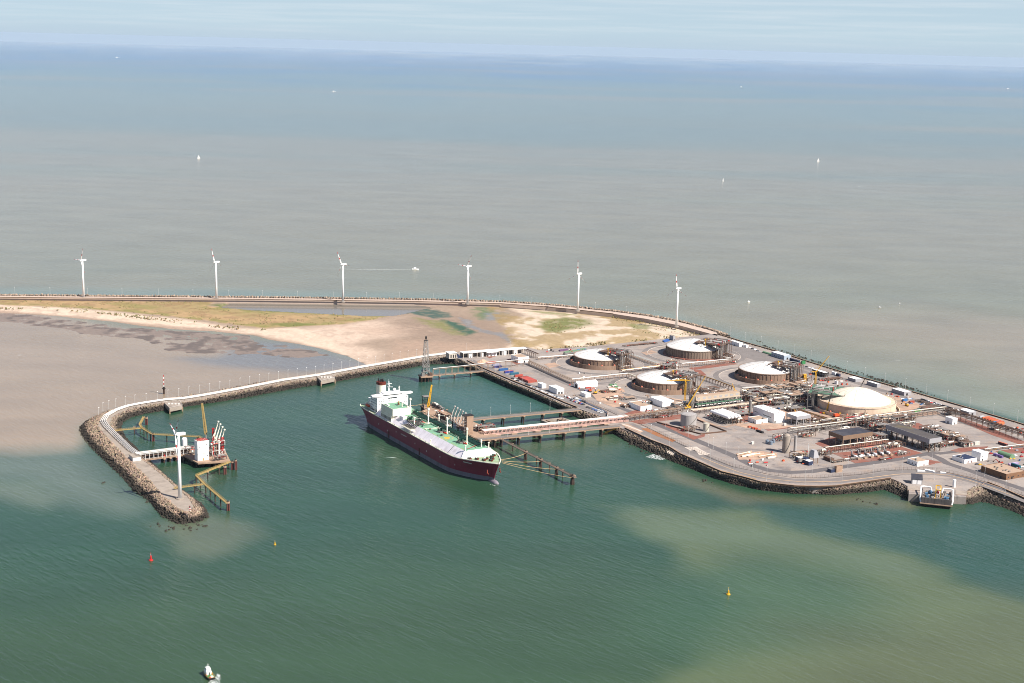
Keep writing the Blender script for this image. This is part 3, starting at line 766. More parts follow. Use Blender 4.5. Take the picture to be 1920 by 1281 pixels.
# outer face and head of the jetty: concrete tetrapods
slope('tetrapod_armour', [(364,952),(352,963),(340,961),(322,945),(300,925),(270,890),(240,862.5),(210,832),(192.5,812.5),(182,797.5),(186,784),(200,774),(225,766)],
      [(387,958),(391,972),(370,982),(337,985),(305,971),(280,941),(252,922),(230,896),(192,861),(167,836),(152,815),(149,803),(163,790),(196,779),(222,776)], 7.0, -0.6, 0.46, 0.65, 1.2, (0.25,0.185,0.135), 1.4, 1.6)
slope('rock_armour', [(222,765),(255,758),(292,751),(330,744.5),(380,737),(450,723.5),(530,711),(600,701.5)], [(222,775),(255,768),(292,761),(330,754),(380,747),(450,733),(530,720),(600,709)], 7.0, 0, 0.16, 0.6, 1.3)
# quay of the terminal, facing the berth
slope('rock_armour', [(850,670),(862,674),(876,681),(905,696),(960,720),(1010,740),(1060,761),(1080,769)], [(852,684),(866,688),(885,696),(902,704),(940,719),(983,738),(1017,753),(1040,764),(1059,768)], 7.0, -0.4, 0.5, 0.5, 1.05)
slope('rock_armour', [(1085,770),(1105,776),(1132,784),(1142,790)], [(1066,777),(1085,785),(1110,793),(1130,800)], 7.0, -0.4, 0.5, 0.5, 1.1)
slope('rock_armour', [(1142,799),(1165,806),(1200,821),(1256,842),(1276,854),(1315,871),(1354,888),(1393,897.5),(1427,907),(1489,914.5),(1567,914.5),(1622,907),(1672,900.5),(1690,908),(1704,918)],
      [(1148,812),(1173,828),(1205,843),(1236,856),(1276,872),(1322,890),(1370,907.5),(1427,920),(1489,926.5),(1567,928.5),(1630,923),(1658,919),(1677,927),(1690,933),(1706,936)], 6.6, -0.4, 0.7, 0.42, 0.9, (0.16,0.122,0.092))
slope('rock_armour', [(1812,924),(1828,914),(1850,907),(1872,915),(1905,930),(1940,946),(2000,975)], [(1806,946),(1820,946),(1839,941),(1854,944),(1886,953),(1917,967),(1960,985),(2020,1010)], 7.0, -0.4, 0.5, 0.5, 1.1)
# outer sea wall: tetrapods standing above the road, then down to the sea
def seaward(name, line, off0, off1, z0, z1, dens, s0, s1, tet, base=(0.27,0.205,0.155)):
    T, Lt = resample([tuple(G(x, y, ZL)) for x, y in line], 400)
    d = np.gradient(T[:, :2], axis=0); d /= np.linalg.norm(d, axis=1)[:, None]; nn = np.stack([-d[:, 1], d[:, 0]], 1)
    n = int(Lt * (off1 - off0) * dens); i = rng.integers(0, 400, n); v = rng.uniform(0, 1, n)
    P = np.zeros((n, 3)); P[:, :2] = T[i, :2] + nn[i] * (off0 + (off1 - off0) * v)[:, None] + rng.normal(0, 0.6, (n, 2))
    P[:, 2] = z0 + (z1 - z0) * v ** 1.6 + rng.normal(0, 0.4, n)
    tone = rng.uniform(0.5, 1.3, n)[:, None] * np.array(base)[None] * np.ones((n, 3))
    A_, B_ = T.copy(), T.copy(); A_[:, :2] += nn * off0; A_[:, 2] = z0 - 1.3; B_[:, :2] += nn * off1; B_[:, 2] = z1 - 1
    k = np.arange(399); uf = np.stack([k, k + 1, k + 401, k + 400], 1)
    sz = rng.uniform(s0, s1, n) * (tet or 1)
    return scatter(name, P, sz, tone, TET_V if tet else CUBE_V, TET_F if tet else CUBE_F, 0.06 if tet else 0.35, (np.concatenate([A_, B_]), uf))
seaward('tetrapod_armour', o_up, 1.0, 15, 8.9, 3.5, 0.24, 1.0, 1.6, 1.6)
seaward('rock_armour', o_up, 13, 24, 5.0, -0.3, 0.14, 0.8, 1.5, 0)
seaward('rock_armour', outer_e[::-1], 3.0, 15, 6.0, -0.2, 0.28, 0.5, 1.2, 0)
# weed-covered rocks awash off the outer shore
P = []
for x, y, n, w in [(1349,623,16,14),(1437,650,10,10),(1440,657,12,12),(1421,640,8,9),(1478,661,26,22),(1490,667,20,16),(1500,669,14,12),(1524,675,10,14),(1534,679,24,18),(1559,687,14,14),(1568,689,22,14),(1581,693,10,10),(1597,697,14,16),(1614,698,4,3),(1643,709,30,22),(1655,715,24,20),(1664,717,20,16),(1683,723,26,22),(1694,723,12,14),(1704,727,30,22),(1729,735,10,12),(1455,655,9,12),(1890,787,8,10),
                   (968,722,8,8),(985,733,8,10),(940,709,10,10),(1184,836,8,10),(1210,850,6,8),(1322,901,8,6),(275,942,4,4),(196,906,4,4),(292,985,8,12),(320,990,9,10),(352,990,10,12),(380,985,8,8),(905,698,8,6),(1640,945,6,6),(1610,938,6,6)]:
    g = G(x, y, 0)
    far_ = x > 1330 and y < 800
    for _ in range(n):
        a_, c_ = random.gauss(0, w * (.8 if far_ else .55)), random.gauss(0, w * (.13 if far_ else .3))
        P.append((g.x + a_ * UX[0] + c_ * VX[0], g.y + a_ * UX[1] + c_ * VX[1], random.uniform(-0.55, 0.0)))
P = np.array(P); n = len(P)
scatter('weedy_rocks', P, rng.uniform(0.45, 1.05, n), np.tile(np.array([[.03, .03, .025]]), (n, 1)))

# tufts of marram on the dunes
def tufts():
    reg = [([(-300,573),(0,576),(140,582),(250,590),(350,602),(450,613),(500,619),(480,622),(330,607),(200,590),(100,583),(0,581),(-300,577)], 1100),
           ([(-200,559),(0,562),(390,567),(390,578),(560,588),(730,595),(690,603),(560,615),(440,610),(240,588),(100,580),(0,574),(-200,572)], 1200),
           ([(940,574),(1085,586),(1275,614),(1340,631),(1330,640),(1240,639),(1100,586)], 500), ([(1000,657),(1150,640),(1300,632),(1310,637),(1200,644),(1010,661)], 500), ([(1010,608),(1055,598),(1105,603),(1116,612),(1082,620),(1045,628)], 200)]
    P = []
    for pts, n in reg:
        Q = [(p.x, p.y) for p in polyG(pts, 2)]; x = np.array([q[0] for q in Q]); y = np.array([q[1] for q in Q])
        X, Y = rng.uniform(x.min(), x.max(), n*5), rng.uniform(y.min(), y.max(), n*5)
        k = (sdist(Q, X, Y) > 0) & (fbm(X/22, Y/22, 4, 8) > .5); X, Y = X[k][:n], Y[k][:n]
        P.append(np.stack([X, Y, rng.uniform(2.6, 3.6, len(X))], 1))
    P = np.concatenate(P); n = len(P); m, N, L, b = _nodes('marram'); a = N.new('ShaderNodeAttribute'); a.attribute_name = 'albedo'; L.new(a.outputs['Color'], b.inputs['Base Color']); b.inputs['Roughness'].default_value = .9
    c = np.where(rng.random((n, 1)) < .5, lin((132,130,78))*.65, lin((150,126,84))*.65)*rng.uniform(.6, 1.2, (n, 1))
    o = scatter('marram_grass', P, rng.uniform(.35, .85, n), c); o.data.materials[0] = m
tufts()

# ------------------------------------------------------------------ the air
hz, N_, L_, b_ = _nodes('haze')
N_.remove(b_)
pv = N_.new('ShaderNodeVolumePrincipled')
pv.inputs['Density'].default_value = 0.75e-5
pv.inputs['Density Attribute'].default_value = ''
pv.inputs['Color Attribute'].default_value = ''
pv.inputs['Temperature Attribute'].default_value = ''
pv.inputs['Color'].default_value = (0.50, 0.60, 0.74, 1)
pv.inputs['Anisotropy'].default_value = 0.0
L_.new(pv.outputs[0], N_['Material Output'].inputs['Volume'])
hz.cycles.homogeneous_volume = True
stuff(MB().box(-70000, -400, -6, 70000, 84000, CAM_H + 12).build('haze', m=hz))

# ================================================================== THE GAS CARRIER
SHIP_A = R_(-59.5)
m_hull = mat('burgundy_hull', (.2,.016,.04), 0.45, 0.12, 0.25, streak=1, spec=0.4, dirt=(*(.17,.02,.04), 0.5))
m_boot = mat('grey_boot', S(150,142,152,.6), 0.6, 0.15, 0.3, streak=1, dirt=(*S(92,82,84,.6), 0.6))
m_green = mat('deck_green', S(132,182,150,.66), 0.6, 0.12, 0.25, dirt=(*S(120,150,110,.62), 0.5))
m_green2 = mat('pale_deck_green', S(166,192,152,.64), 0.65, 0.12, 0.3, dirt=(*S(178,160,120,.62), 0.5))
m_lilac = mat('trunk_grey', (.74,.69,.72), 0.55, 0.05, 0.2, dirt=(*S(178,164,166,.66), 0.4))
m_cream = mat('cream_paint', S(242,236,216,.88), 0.5, 0.05, 0.3, dirt=(*S(206,184,146,.7), 0.35))
m_shipw = mat('ship_white', (0.80,0.79,0.77), 0.5, 0.04, 0.3, dirt=(0.62,0.58,0.52,0.3))
m_dark = mat('dark_steel', S(52,48,46,.6), 0.6, 0.2, 0.5)
m_glass = mat('dark_glass', (0.02,0.025,0.03), 0.15, 0.05, 0.5, spec=0.5)
m_pgreen = mat('pipe_green', S(26,74,58,.6), 0.5, 0.15, 0.5)
m_brown = mat('funnel_brown', S(110,44,28,.6), 0.6, 0.15, 0.4)
m_orange = mat('lifeboat_orange', S(224,92,50,.7), 0.5, 0.06, 0.5)
m_yellow = mat('yellow_paint', S(232,176,44,.72), 0.5, 0.07, 0.5)
m_dyell = mat('dull_yellow', S(192,164,104,.62), 0.65, 0.12, 0.5)
m_redp = mat('red_paint', S(200,44,40,.7), 0.55, 0.08, 0.5)
m_steel = mat('grey_steel', S(150,144,138,.6), 0.55, 0.14, 0.4, metal=0.0)
m_rusty = mat('weathered_steel', S(122,94,78,.6), 0.8, 0.2, 0.4, dirt=(*S(80,58,48,.6), 0.6))
m_pile = mat('pile_steel', S(86,68,58,.6), 0.8, 0.2, 0.5, dirt=(*S(40,32,28,.6), 0.7))
m_tan = mat('tan_concrete', S(186,156,132,.6), 0.85, 0.12, 0.25, dirt=(*S(136,108,90,.6), 0.5))
m_pipew = mat('pipe_white', S(226,222,216,.72), 0.5, 0.06, 0.5)
m_rope = mat('mooring_rope', S(230,190,140,.75), 0.8, 0.1, 0.5)

def spow(v, xs, ys): return float(np.interp(v, xs, ys))
def make_ship():
    ctr = (-86.2, 1556.1, 0.0)
    root = thing('gas_carrier', 'long burgundy gas carrier with green deck and white bridge, moored at the jetty', 'ship', ctr, SHIP_A)
    xs = [-150,-149,-146,-141,-134,-124,-110,-80,-40,0,40,70,86,96,106,114,122,130,137,143,147.5,149.8]
    DX = [-150,-147,-140,-128,-110,80,92,104,115,123,131,138,144,148,149.8]; DY = [20.5,22.5,24.5,25.8,26,26,25.3,23.4,20,16.6,12.6,8.8,5,2,0.3]
    WX = [-150,-146,-141,-134,-124,-110,-90,72,86,98,110,120,130,137,140,149.8]; WY = [1,5,11,17,22.5,25.4,26,26,24.8,21.5,16.2,10.8,5.4,1.6,0.3,0.3]
    def dz(x): return spow(x, [-150,100,118,150], [18.5,18.5,20.2,22.0])
    def ring(x, zs):
        d, w = spow(x, DX, DY), spow(x, WX, WY); H = dz(x); out = []
        for z in zs:
            t = max(0, min(1, (z - 1.0) / (H - 1.0))); t = t ** 1.6 if x > 70 else t ** 0.7
            out.append((w + (d - w) * t, z))
        return out
    def loft(zf, m, name, closeb=False):
        b = MB().mat(m); vs = []; fs = []; k = None
        for x in xs:
            zs = zf(x); rg = ring(x, zs); k = len(rg)
            # stem and counter rake: the ends lean out with height
            def shift(z): return (x - (149.8 - 139.5) * (1 - min(1, max(0, z) / dz(x)) ** 1.3) * max(0, (x - 120) / 29.8) ** 1.5) + (8 * (1 - min(1, max(0, z) / dz(x))) * max(0, (-x - 125) / 25) ** 1.5)
            vs += [(shift(z), -y, z) for y, z in rg] + [(shift(z), y, z) for y, z in rg]
        n = 2 * k
        for i in range(len(xs) - 1):
            for j in range(k - 1):
                a, c = i * n + j, (i + 1) * n + j
                fs += [(a, c, c + 1, a + 1), (a + k, a + k + 1, c + k + 1, c + k)]
        fs.append(tuple(list(range(0, k)) + list(range(2 * k - 1, k - 1, -1))))
        e = (len(xs) - 1) * n
        fs.append(tuple(list(range(e + k - 1, e - 1, -1)) + list(range(e + k, e + 2 * k))))
        return b.add(vs, fs).build(name, root, smooth=False)
    loft(lambda x: [-3, 0, 2.2, 4.6], m_boot, 'boot_stripe')
    hull = loft(lambda x: [4.6] + [4.6 + (dz(x) - 4.6) * t for t in (0.2, 0.4, 0.6, 0.8, 1.0)], m_hull, 'hull')
    b = MB().mat(m_boot)                                                      # bulbous bow
    vs = []; prof = [(128,0.4),(132,2.6),(138,3.6),(144,3.5),(147.5,2.4),(149,0.2)]
    for x, r in prof: vs += [(x, r * math.cos(t) * 0.9, -0.6 + r * math.sin(t)) for t in [2 * math.pi * i / 12 for i in range(12)]]
    b.add(vs, [(j * 12 + i, j * 12 + (i + 1) % 12, (j + 1) * 12 + (i + 1) % 12, (j + 1) * 12 + i) for j in range(5) for i in range(12)]).build('bulbous_bow', root, smooth=True)
    # weather deck and bulwark rail
    dk = MB().mat(m_green2); vs = []
    for x in xs: vs += [(x, -spow(x, DX, DY) + 0.05, dz(x) + 0.02), (x, spow(x, DX, DY) - 0.05, dz(x) + 0.02)]
    dk.add(vs, [(2*i, 2*i+2, 2*i+3, 2*i+1) for i in range(len(xs) - 1)]).build('weather_deck', root)
    edge = [(x, -spow(x, DX, DY) + 0.5, dz(x)) for x in xs] + [(x, spow(x, DX, DY) - 0.5, dz(x)) for x in reversed(xs)]
    rl = MB().mat(m_cream)
    for p, q in zip(edge, edge[1:] + edge[:1]):
        rl.beam((p[0], p[1], p[2] + 0.35), (q[0], q[1], q[2] + 0.35), 0.8, 0.7)
        rl.beam((p[0], p[1], p[2] + 1.4), (q[0], q[1], q[2] + 1.4), 0.18, 0.18)
        d = math.dist(p, q); n = max(1, int(d / 3))
        for i in range(n): 
            f = i / n; rl.beam((p[0]+(q[0]-p[0])*f, p[1]+(q[1]-p[1])*f, p[2]+.4), (p[0]+(q[0]-p[0])*f, p[1]+(q[1]-p[1])*f, p[2]+1.4), 0.15)
    rl.build('bulwark_rail', root)
    # trunk deck
    x0, x1 = -102, 107
    tr = MB().mat(m_lilac)
    sec = [(-23.2,18.5),(-15.2,26.0),(15.2,26.0),(23.2,18.5)]
    tr.add([(x0,y,z) for y, z in sec] + [(80,y,z) for y, z in sec] + [(x1,y*0.93,z) for y, z in sec], [(0,4,5,1),(4,8,9,5),(2,6,7,3),(6,10,11,7)])
    tr.build('trunk_side', root)
    MB().mat(m_green).add([(x0,-15.2,26.02),(80,-15.2,26.02),(x1,-14.1,26.02),(x1,14.1,26.02),(80,15.2,26.02),(x0,15.2,26.02)], [(0,1,2,3,4,5)]).build('trunk_deck', root)
    fr = MB().mat(m_shipw)                                                     # slanted white breakwater face
    fr.add([(x1,-14.1,26.3),(x1,14.1,26.3),(x1+3.6,12.4,19.6),(x1+3.6,-12.4,19.6),(x1,-21.6,19.0),(x1-4,-16,25.6),(x1,21.6,19.0),(x1-4,16,25.6)],
           [(0,3,2,1),(0,5,4,3),(1,2,6,7),(0,1,7,5)])
    fr.box(x1-0.4,-14.1,26.0,x1,14.1,27.0); fr.build('trunk_front', root)
    cr = MB().mat(m_dark)
    for x in np.arange(-50, 100, 12): cr.beam((x,-22.9,18.75),(x,-15.4,25.85),0.06)
    for x in (-100, 80): cr.beam((x,-22.9,18.9),(x,-15.4,26.1),0.3)
    build_split(cr, 'trunk_seam', root)
    # cargo pipelines along the trunk
    for i, (y, r, z) in enumerate([(4.5,.5,27.6),(6,.6,27.5),(7.5,.45,27.7),(9,.6,27.5),(10.6,.5,27.8),(12.4,.4,27.2)]):
        MB().mat(m_pgreen).tube([(-56,y,z),(-10,y,z),(-8,y+.8,z),(30,y+.8,z),(96,y,z)], r, 6).build('cargo_pipe', root)
    st = MB().mat(m_pgreen)
    for x in np.arange(-54, 97, 5): st.box(x-.2,3.8,26,x+.2,13,27.1)
    for x in np.arange(-54, 97, 10): st.beam((x,3.6,26),(x,3.6,30),.25).beam((x,13,26),(x,13,30),.25).beam((x,3.6,30),(x,13,30),.3)
    for y in (3.6, 13): st.beam((-54,y,30),(96,y,30),.25).beam((-54,y,29),(96,y,29),.15)
    st.build('pipe_support', root)
    rw = MB().mat(m_green).box(-56,1.6,26.02,98,3.2,26.9).build('walkway', root)
    for x, y in ((-62,2.6),(-12,0.6),(34,0.2),(81,-0.6)):
        v = MB().mat(m_cream).cyl((x,y,26),(x,y,43),0.75,0.6,10).cyl((x,y,42),(x,y,44),1.4,1.1,10).cyl((x,y,26),(x,y,28),1.3,.8,10).beam((x,y-1.6,35),(x,y+1.6,35),.2)
        v.build('vent_mast', root)
    for x, y in ((-24,-4.5),(-30,-13),(26,-3.2),(73,-3.4),(-55,6)):
        d = MB().mat(m_steel).cyl((x,y,26),(x,y,27.6),4.2,3.9,14).mat(m_pgreen)
        for a in range(9):
            t = a * 0.7; d.tube([(x+3.2*math.cos(t),y+3.2*math.sin(t),27.5),(x+3.2*math.cos(t),y+3.2*math.sin(t),29.2+a%3),(x+1.2*math.cos(t+1),y+1.2*math.sin(t+1),29.4+a%3),(x+1.2*math.cos(t+1),y+1.2*math.sin(t+1),27.5)], .3, 5)
        d.mat(m_dark); d.beam((x-3,y-3,30.4),(x+3,y-3,30.4),.3).beam((x-3,y+3,30.4),(x+3,y+3,30.4),.3).beam((x-3,y-3,26),(x-3,y-3,30.4),.3).beam((x+3,y+3,26),(x+3,y+3,30.4),.3).beam((x+3,y-3,26),(x+3,y-3,30.4),.3)
        d.mat(m_cream).cyl((x-4.6,y-1,26),(x-4.6,y-1,31.5),.35,.35,6)
        d.build('tank_dome', root)
        MB().mat(m_redp).cbox(x+6.5, y+1, 26, 2.2, 1.6, 1.5, 0.4).mat(m_orange).ball((x+9,y+2,26.8),.9,8,5).build('fire_monitor', root)
    rq = random.Random(4)                                                      # small fittings over the trunk deck
    for k in range(70):
        x, y = rq.uniform(-54, 100), rq.choice([rq.uniform(-14, -1), rq.uniform(1, 14)])
        if 40 < x < 60 and -16 < y < -1: continue
        b = MB().mat(rq.choice([m_pgreen, m_pgreen, m_cream, m_redp, m_steel, m_brown, m_dark]))
        if rq.random() < .5: b.cbox(x, y, 26.02, rq.uniform(.8, 2.4), rq.uniform(.6, 1.6), rq.uniform(.6, 1.8), rq.uniform(0, 3))
        else: z = rq.uniform(26.5, 27.4); b.tube([(x, y, 26), (x, y, z), (x+rq.uniform(-6, 6), y, z), (x+rq.uniform(-6, 6), 5, z)], rq.uniform(.14, .26), 5)
        b.build('deck_fitting', root)
    # starboard and port manifolds
    for s in (-1, 1):
        mf = MB().mat(m_cream).box(-27,s*23-2.6,22.6,-3,s*23+2.6,23.1)
        for x in np.arange(-26.5,-3,3.3): mf.beam((x,s*25.4,18.5),(x,s*25.4,24.4),.3).beam((x,s*20.8,19.5),(x,s*20.8,24.4),.3)
        mf.beam((-27,s*25.4,24.3),(-3,s*25.4,24.3),.25).beam((-27,s*20.8,24.3),(-3,s*20.8,24.3),.25)
        mf.mat(m_dark)
        for x in np.arange(-24,-5,3.0): mf.tube([(x,s*8,27.4),(x,s*16,27.4),(x,s*18.5,24.6),(x,s*25.6,24.6)], .45, 6)
        mf.build('cargo_manifold', root)
        c = MB().mat(m_cream).cyl((-15,s*15.5,25.5),(-15,s*15.5,33),.9,.7,8).beam((-15,s*15.5,33),(-1,s*15,36),.7).box(-16,s*15.5-1,33,-14,s*15.5+1,34.6)
        c.build('hose_crane', root)
    # compressor house
    ch = MB().mat(m_cream).box(-88,-22,26.1,-57,1.5,33.6).box(-88,-22.6,18.6,-60,-13,26.1)
    ch.mat(m_steel)
    for x in np.arange(-86,-62,3.4):
        ch.box(x,-22.75,20.0,x+2.2,-22.6,23.4)
    chh = ch.build('compressor_house', root)
    rf = MB().mat(m_green).box(-87.6,-21.6,33.6,-57.4,1.1,33.75)
    rf.mat(m_cream)
    for a, c in (((-88,-22),(-57,-22)),((-57,-22),(-57,1.5)),((-57,1.5),(-88,1.5)),((-88,1.5),(-88,-22))): rf.beam((*a,34.1),(*c,34.1),.35,1.0)
    rf.build('house_roof', chh)
    MB().mat(m_brown).cyl((-76,-6,33.7),(-76,-6,38.5),.9,.7,8).mat(m_dyell).beam((-76,-6,38.2),(-68,-8,36.2),.7).build('deck_crane', root)
    MB().mat(m_cream).cyl((-66,-6,33.7),(-66,-6,40),.6,.5,8).build('roof_vent', chh)
    for q in ((-84,-19,-76,-17),(-63,-2,-58.5,-.5)): MB().mat(m_cream).box(q[0],q[1],33.8,q[2],q[3],35).build('roof_vent', chh)
    MB().mat(m_lilac).box(-50,-16.5,25,-42,-11.6,28.4).mat(m_shipw).box(-42,-16.5,25,-41.7,-11.6,28.5).build('deck_locker', root)
    # accommodation
    ac = MB().mat(m_shipw).box(-122,-20,18.6,-103,20,36.5).box(-138,-11,18.6,-122,11,33)
    acc = ac.build('accommodation', root)
    dkk = MB().mat(m_green2).box(-137.6,-10.6,33,-122.2,10.6,33.12).box(-121.6,-19.6,36.5,-114.2,19.6,36.62); dkk.build('house_deck', acc)
    br = MB().mat(m_shipw).box(-113,-13,36.5,-103.4,13,40.6)
    for s in (-1, 1):
        br.add([(-110,s*13,37),(-103.4,s*13,37),(-103.4,s*26,38.6),(-108,s*26,38.6),(-110,s*13,40.0),(-103.4,s*13,40.0),(-103.4,s*26,40.2),(-108,s*26,40.2)], [(0,1,2,3),(4,7,6,5),(0,4,5,1),(1,5,6,2),(2,6,7,3),(3,7,4,0)])
    brg = br.build('bridge', root)
    MB().mat(m_glass).box(-103.38,-12.4,38.6,-103.25,12.4,39.6).box(-113.1,-12,38.6,-112.9,12,39.6).build('bridge_window', brg)
    pw = MB().mat(m_glass)
    for z in (22.5,25.7,28.9,32.1,34.6):
        for y in np.arange(-17.5,18,2.5):
            if random.random() < 0.7: pw.box(-103.0,y,z,-102.9,y+.9,z+.8)
        for x in np.arange(-120,-104,2.6):
            if random.random() < 0.8: pw.box(x,-20.1,z,x+1.2,-20.0,z+1.0)
    for x in np.arange(-121,-105,3.6): pw.box(x,-20.15,20.0,x+2.4,-20.0,22.0)
    build_split(pw, 'cabin_window', acc)
    w = MB().mat(m_shipw)                                                       # open side galleries aft of the house
    for z in (24, 28, 32): w.box(-128,-20,z,-122,-11,z+.3).box(-128,11,z,-122,20,z+.3)
    for x, y in ((-128,-20),(-128,20),(-125,-20),(-125,20)): w.beam((x,y,18.6),(x,y,32.3),.4)
    build_split(w, 'side_gallery', root)
    bal = MB().mat(m_glass).box(-102.9,-6,35.0,-102.75,5,36.2).build('name_band', acc)
    fu = MB().mat(m_cream); pr = []
    for z, k in ((32,1.0),(47,0.97)): pr.append((z, k))
    N_ = 18; vs = []
    for z, k in pr: vs += [(-128+7.2*k*math.cos(2*math.pi*i/N_), -3.5+5.6*k*math.sin(2*math.pi*i/N_), z) for i in range(N_)]
    fu.add(vs, [(i,(i+1)%N_,N_+(i+1)%N_,N_+i) for i in range(N_)]); fun = fu.build('funnel', root, smooth=True)
    ft = MB().mat(m_brown); vs = []
    for z, k in ((47,0.99),(50,0.94)): vs += [(-128+7.2*k*math.cos(2*math.pi*i/N_), -3.5+5.6*k*math.sin(2*math.pi*i/N_), z) for i in range(N_)]
    ft.add(vs, [(i,(i+1)%N_,N_+(i+1)%N_,N_+i) for i in range(N_)] + [tuple(range(N_,2*N_))]).mat(m_dark)
    for dx, dy, h in ((-3,-2,3.5),(-3,1.5,2.6),(1,-1,3),(2.5,1.6,2.2),(-.5,2.5,3.2)): ft.cyl((-128+dx,-3.5+dy,50),(-128+dx,-3.5+dy,50+h),.85,.85,8)
    ft.build('funnel_top', fun)
    rm = MB().mat(m_shipw).cyl((-110,-2,40.6),(-110,-2,54),1.0,.5,8).beam((-110,-5,51),(-110,2,51),.35).beam((-110,-4,47.5),(-107,2,47.5),.4).beam((-112,-2,49.5),(-107,-2,49.5),.6).cyl((-110,-2,54),(-110,-2,57),.15,.1,5)
    rm.build('radar_mast', root)
    MB().mat(m_shipw).cyl((-107,10,40.6),(-107,10,48),.6,.4,8).beam((-107,8.6,46.5),(-107,11.4,46.5),.3).build('signal_mast', root)
    MB().mat(m_shipw).cyl((-109,5,40.6),(-109,5,42.4),.6,.6,8).ball((-109,5,43.6),1.9,12,8).build('satellite_dome', root)
    MB().mat(m_shipw).box(-112.5,-11,40.6,-104.5,11.5,41.8).build('compass_deck', brg)
    for s in (-1, 1):
        lb = MB().mat(m_orange); vs = []
        for x, r in ((-131,.2),(-130,1.3),(-127.5,1.6),(-124.5,1.6),(-122,1.3),(-121,.2)): vs += [(x, s*21.6+r*math.cos(2*math.pi*i/10), 23.2+1.1*r*math.sin(2*math.pi*i/10)) for i in range(10)]
        lb.add(vs, [(j*10+i,j*10+(i+1)%10,(j+1)*10+(i+1)%10,(j+1)*10+i) for j in range(5) for i in range(10)]); lb.build('lifeboat', root, smooth=True)
        dv = MB().mat(m_cream)
        for x in (-129,-123): dv.beam((x,s*19,18.6),(x,s*20.5,26.4),.5).beam((x,s*20.5,26.4),(x,s*22.4,26.2),.5)
        dv.build('davit', root)
    # foredeck and aft mooring gear
    for x, y in ((119,-9),(119,9),(127,-5),(127,5),(123,0),(133,0),(-143,-8),(-143,8),(-144,0),(114,14),(114,-15)):
        wn_ = MB().mat(m_pgreen).cyl((x,y-1.6,dz(x)+1.1),(x,y+1.6,dz(x)+1.1),1.1,1.1,8).mat(m_brown).cbox(x+1.8,y,dz(x),1.6,2.4,1.7,.3).mat(m_dark).cyl((x,y-2,dz(x)+1.1),(x,y-1.6,dz(x)+1.1),1.5,1.5,8)
        wn_.build('mooring_winch', root)
    bl = MB().mat(m_dark)
    for x in np.arange(-140,142,13):
        for s in (-1, 1):
            y = s * (spow(x, DX, DY) - 1.8)
            if abs(y) > 3: bl.cyl((x,y,dz(x)),(x,y,dz(x)+1),.35,.35,6).cyl((x+1.2,y,dz(x)),(x+1.2,y,dz(x)+1),.35,.35,6)
    build_split(bl, 'bollard', root)
    MB().mat(m_shipw).cyl((124,-2.5,20.5),(124,-2.5,30),.7,.45,8).beam((124,-3.8,28),(124,-1.2,28),.3).cyl((124,-2.5,20.5),(124,-2.5,23),1.4,.7,8).build('fore_mast', root)
    for x, y in ((103,-14.2),(103,13.8),(97,8.2),(91,11.5),(43,-24.5)):
        z0 = 26 if abs(y) < 16 else 18.6
        MB().mat(m_cream).cyl((x,y,z0),(x,y,z0+5.5),.7,.5,8).cyl((x,y,z0+5),(x,y,z0+6),1.1,.9,8).build('vent_post', root)
    for s in (-1, 1):
        MB().mat(mat('anchor_rust', S(160,70,52,.6), .8, .2, .5)).beam((138.6,s*7.4,14),(139.6,s*7.6,9.8),.7).beam((137.6,s*7.9,10.2),(141.4,s*7.3,10.2),.8).build('anchor', root)
    # deck paint: transfer circle and lines
    pt = MB().mat(m_yellow).cyl((50,-8.2,26.03),(50,-8.2,26.06),3.4,3.4,24)
    for i in range(40):
        t0, t1 = 2*math.pi*i/40, 2*math.pi*(i+1)/40
        pt.add([(50+7*math.cos(t0),-8.2+7*math.sin(t0),26.05),(50+7*math.cos(t1),-8.2+7*math.sin(t1),26.05),(50+6.5*math.cos(t1),-8.2+6.5*math.sin(t1),26.05),(50+6.5*math.cos(t0),-8.2+6.5*math.sin(t0),26.05)], [(0,1,2,3)])
    for a in np.arange(-40, 95, 22): pt.box(a,-13.8,26.03,a+14,-13.5,26.05)
    pt.box(20,-2.2,26.03,46,-1.9,26.05); build_split(pt, 'deck_marking', root)
    wm = MB().mat(m_shipw)                                                      # small hull marks
    def hy(x, z): return ring(x, [z])[0][0]
    for x, z in ((-118,9),(-86,10),(-62,8),(-40,12),(8,10.5),(36,9),(68,11),(96,9.5)):
        y = hy(x, z) + .08; wm.add([(x,-y,z),(x+.9,-y,z),(x+.9,-y-.01,z+1.6),(x,-y-.01,z+1.6)], [(0,1,2,3)])
    for k in range(7):
        x = -27 + k * 2.1; y = hy(x, 13) + .08; wm.add([(x,-y,13),(x+1.0,-y,13),(x+1.0,-y,14.1),(x,-y,14.1)], [(0,1,2,3)])
    for k in range(8):
        x = 110.5 + k * 1.25; ya, yb = hy(x, 16.2) + .1, hy(x + .9, 16.2) + .1; yc, yd = hy(x + .9, 17.3) + .1, hy(x, 17.3) + .1
        wm.add([(x,-ya,16.2),(x+.9,-yb,16.2),(x+.9,-yc,17.3),(x,-yd,17.3)], [(0,1,2,3)])
    build_split(wm, 'hull_marking', hull)
    rc = MB().mat(m_brown)
    for x in (-60, 18): rc.box(x,-26.15,1.0,x+2.6,-26.02,9)
    build_split(rc, 'hull_recess', hull)
    return root
ship = make_ship()

# ================================================================== THE BERTH BEHIND THE SHIP
def ang_px(a, b, z=ZL):
    d = G(*b, z) - G(*a, z); return math.atan2(d.y, d.x), math.hypot(d.x, d.y)
def pile(b, x, y, zt, r=0.6, zb=-4): return b.cyl((x, y, zb), (x, y, zt), r, r, 8)
def child(root, mb, name, m=None):
    """parts are written in world coordinates and moved under their thing"""
    inv = root.matrix_basis.inverted()
    mb.v = [tuple(inv @ Vector(p)) for p in mb.v]
    return mb.build(name, root, m)

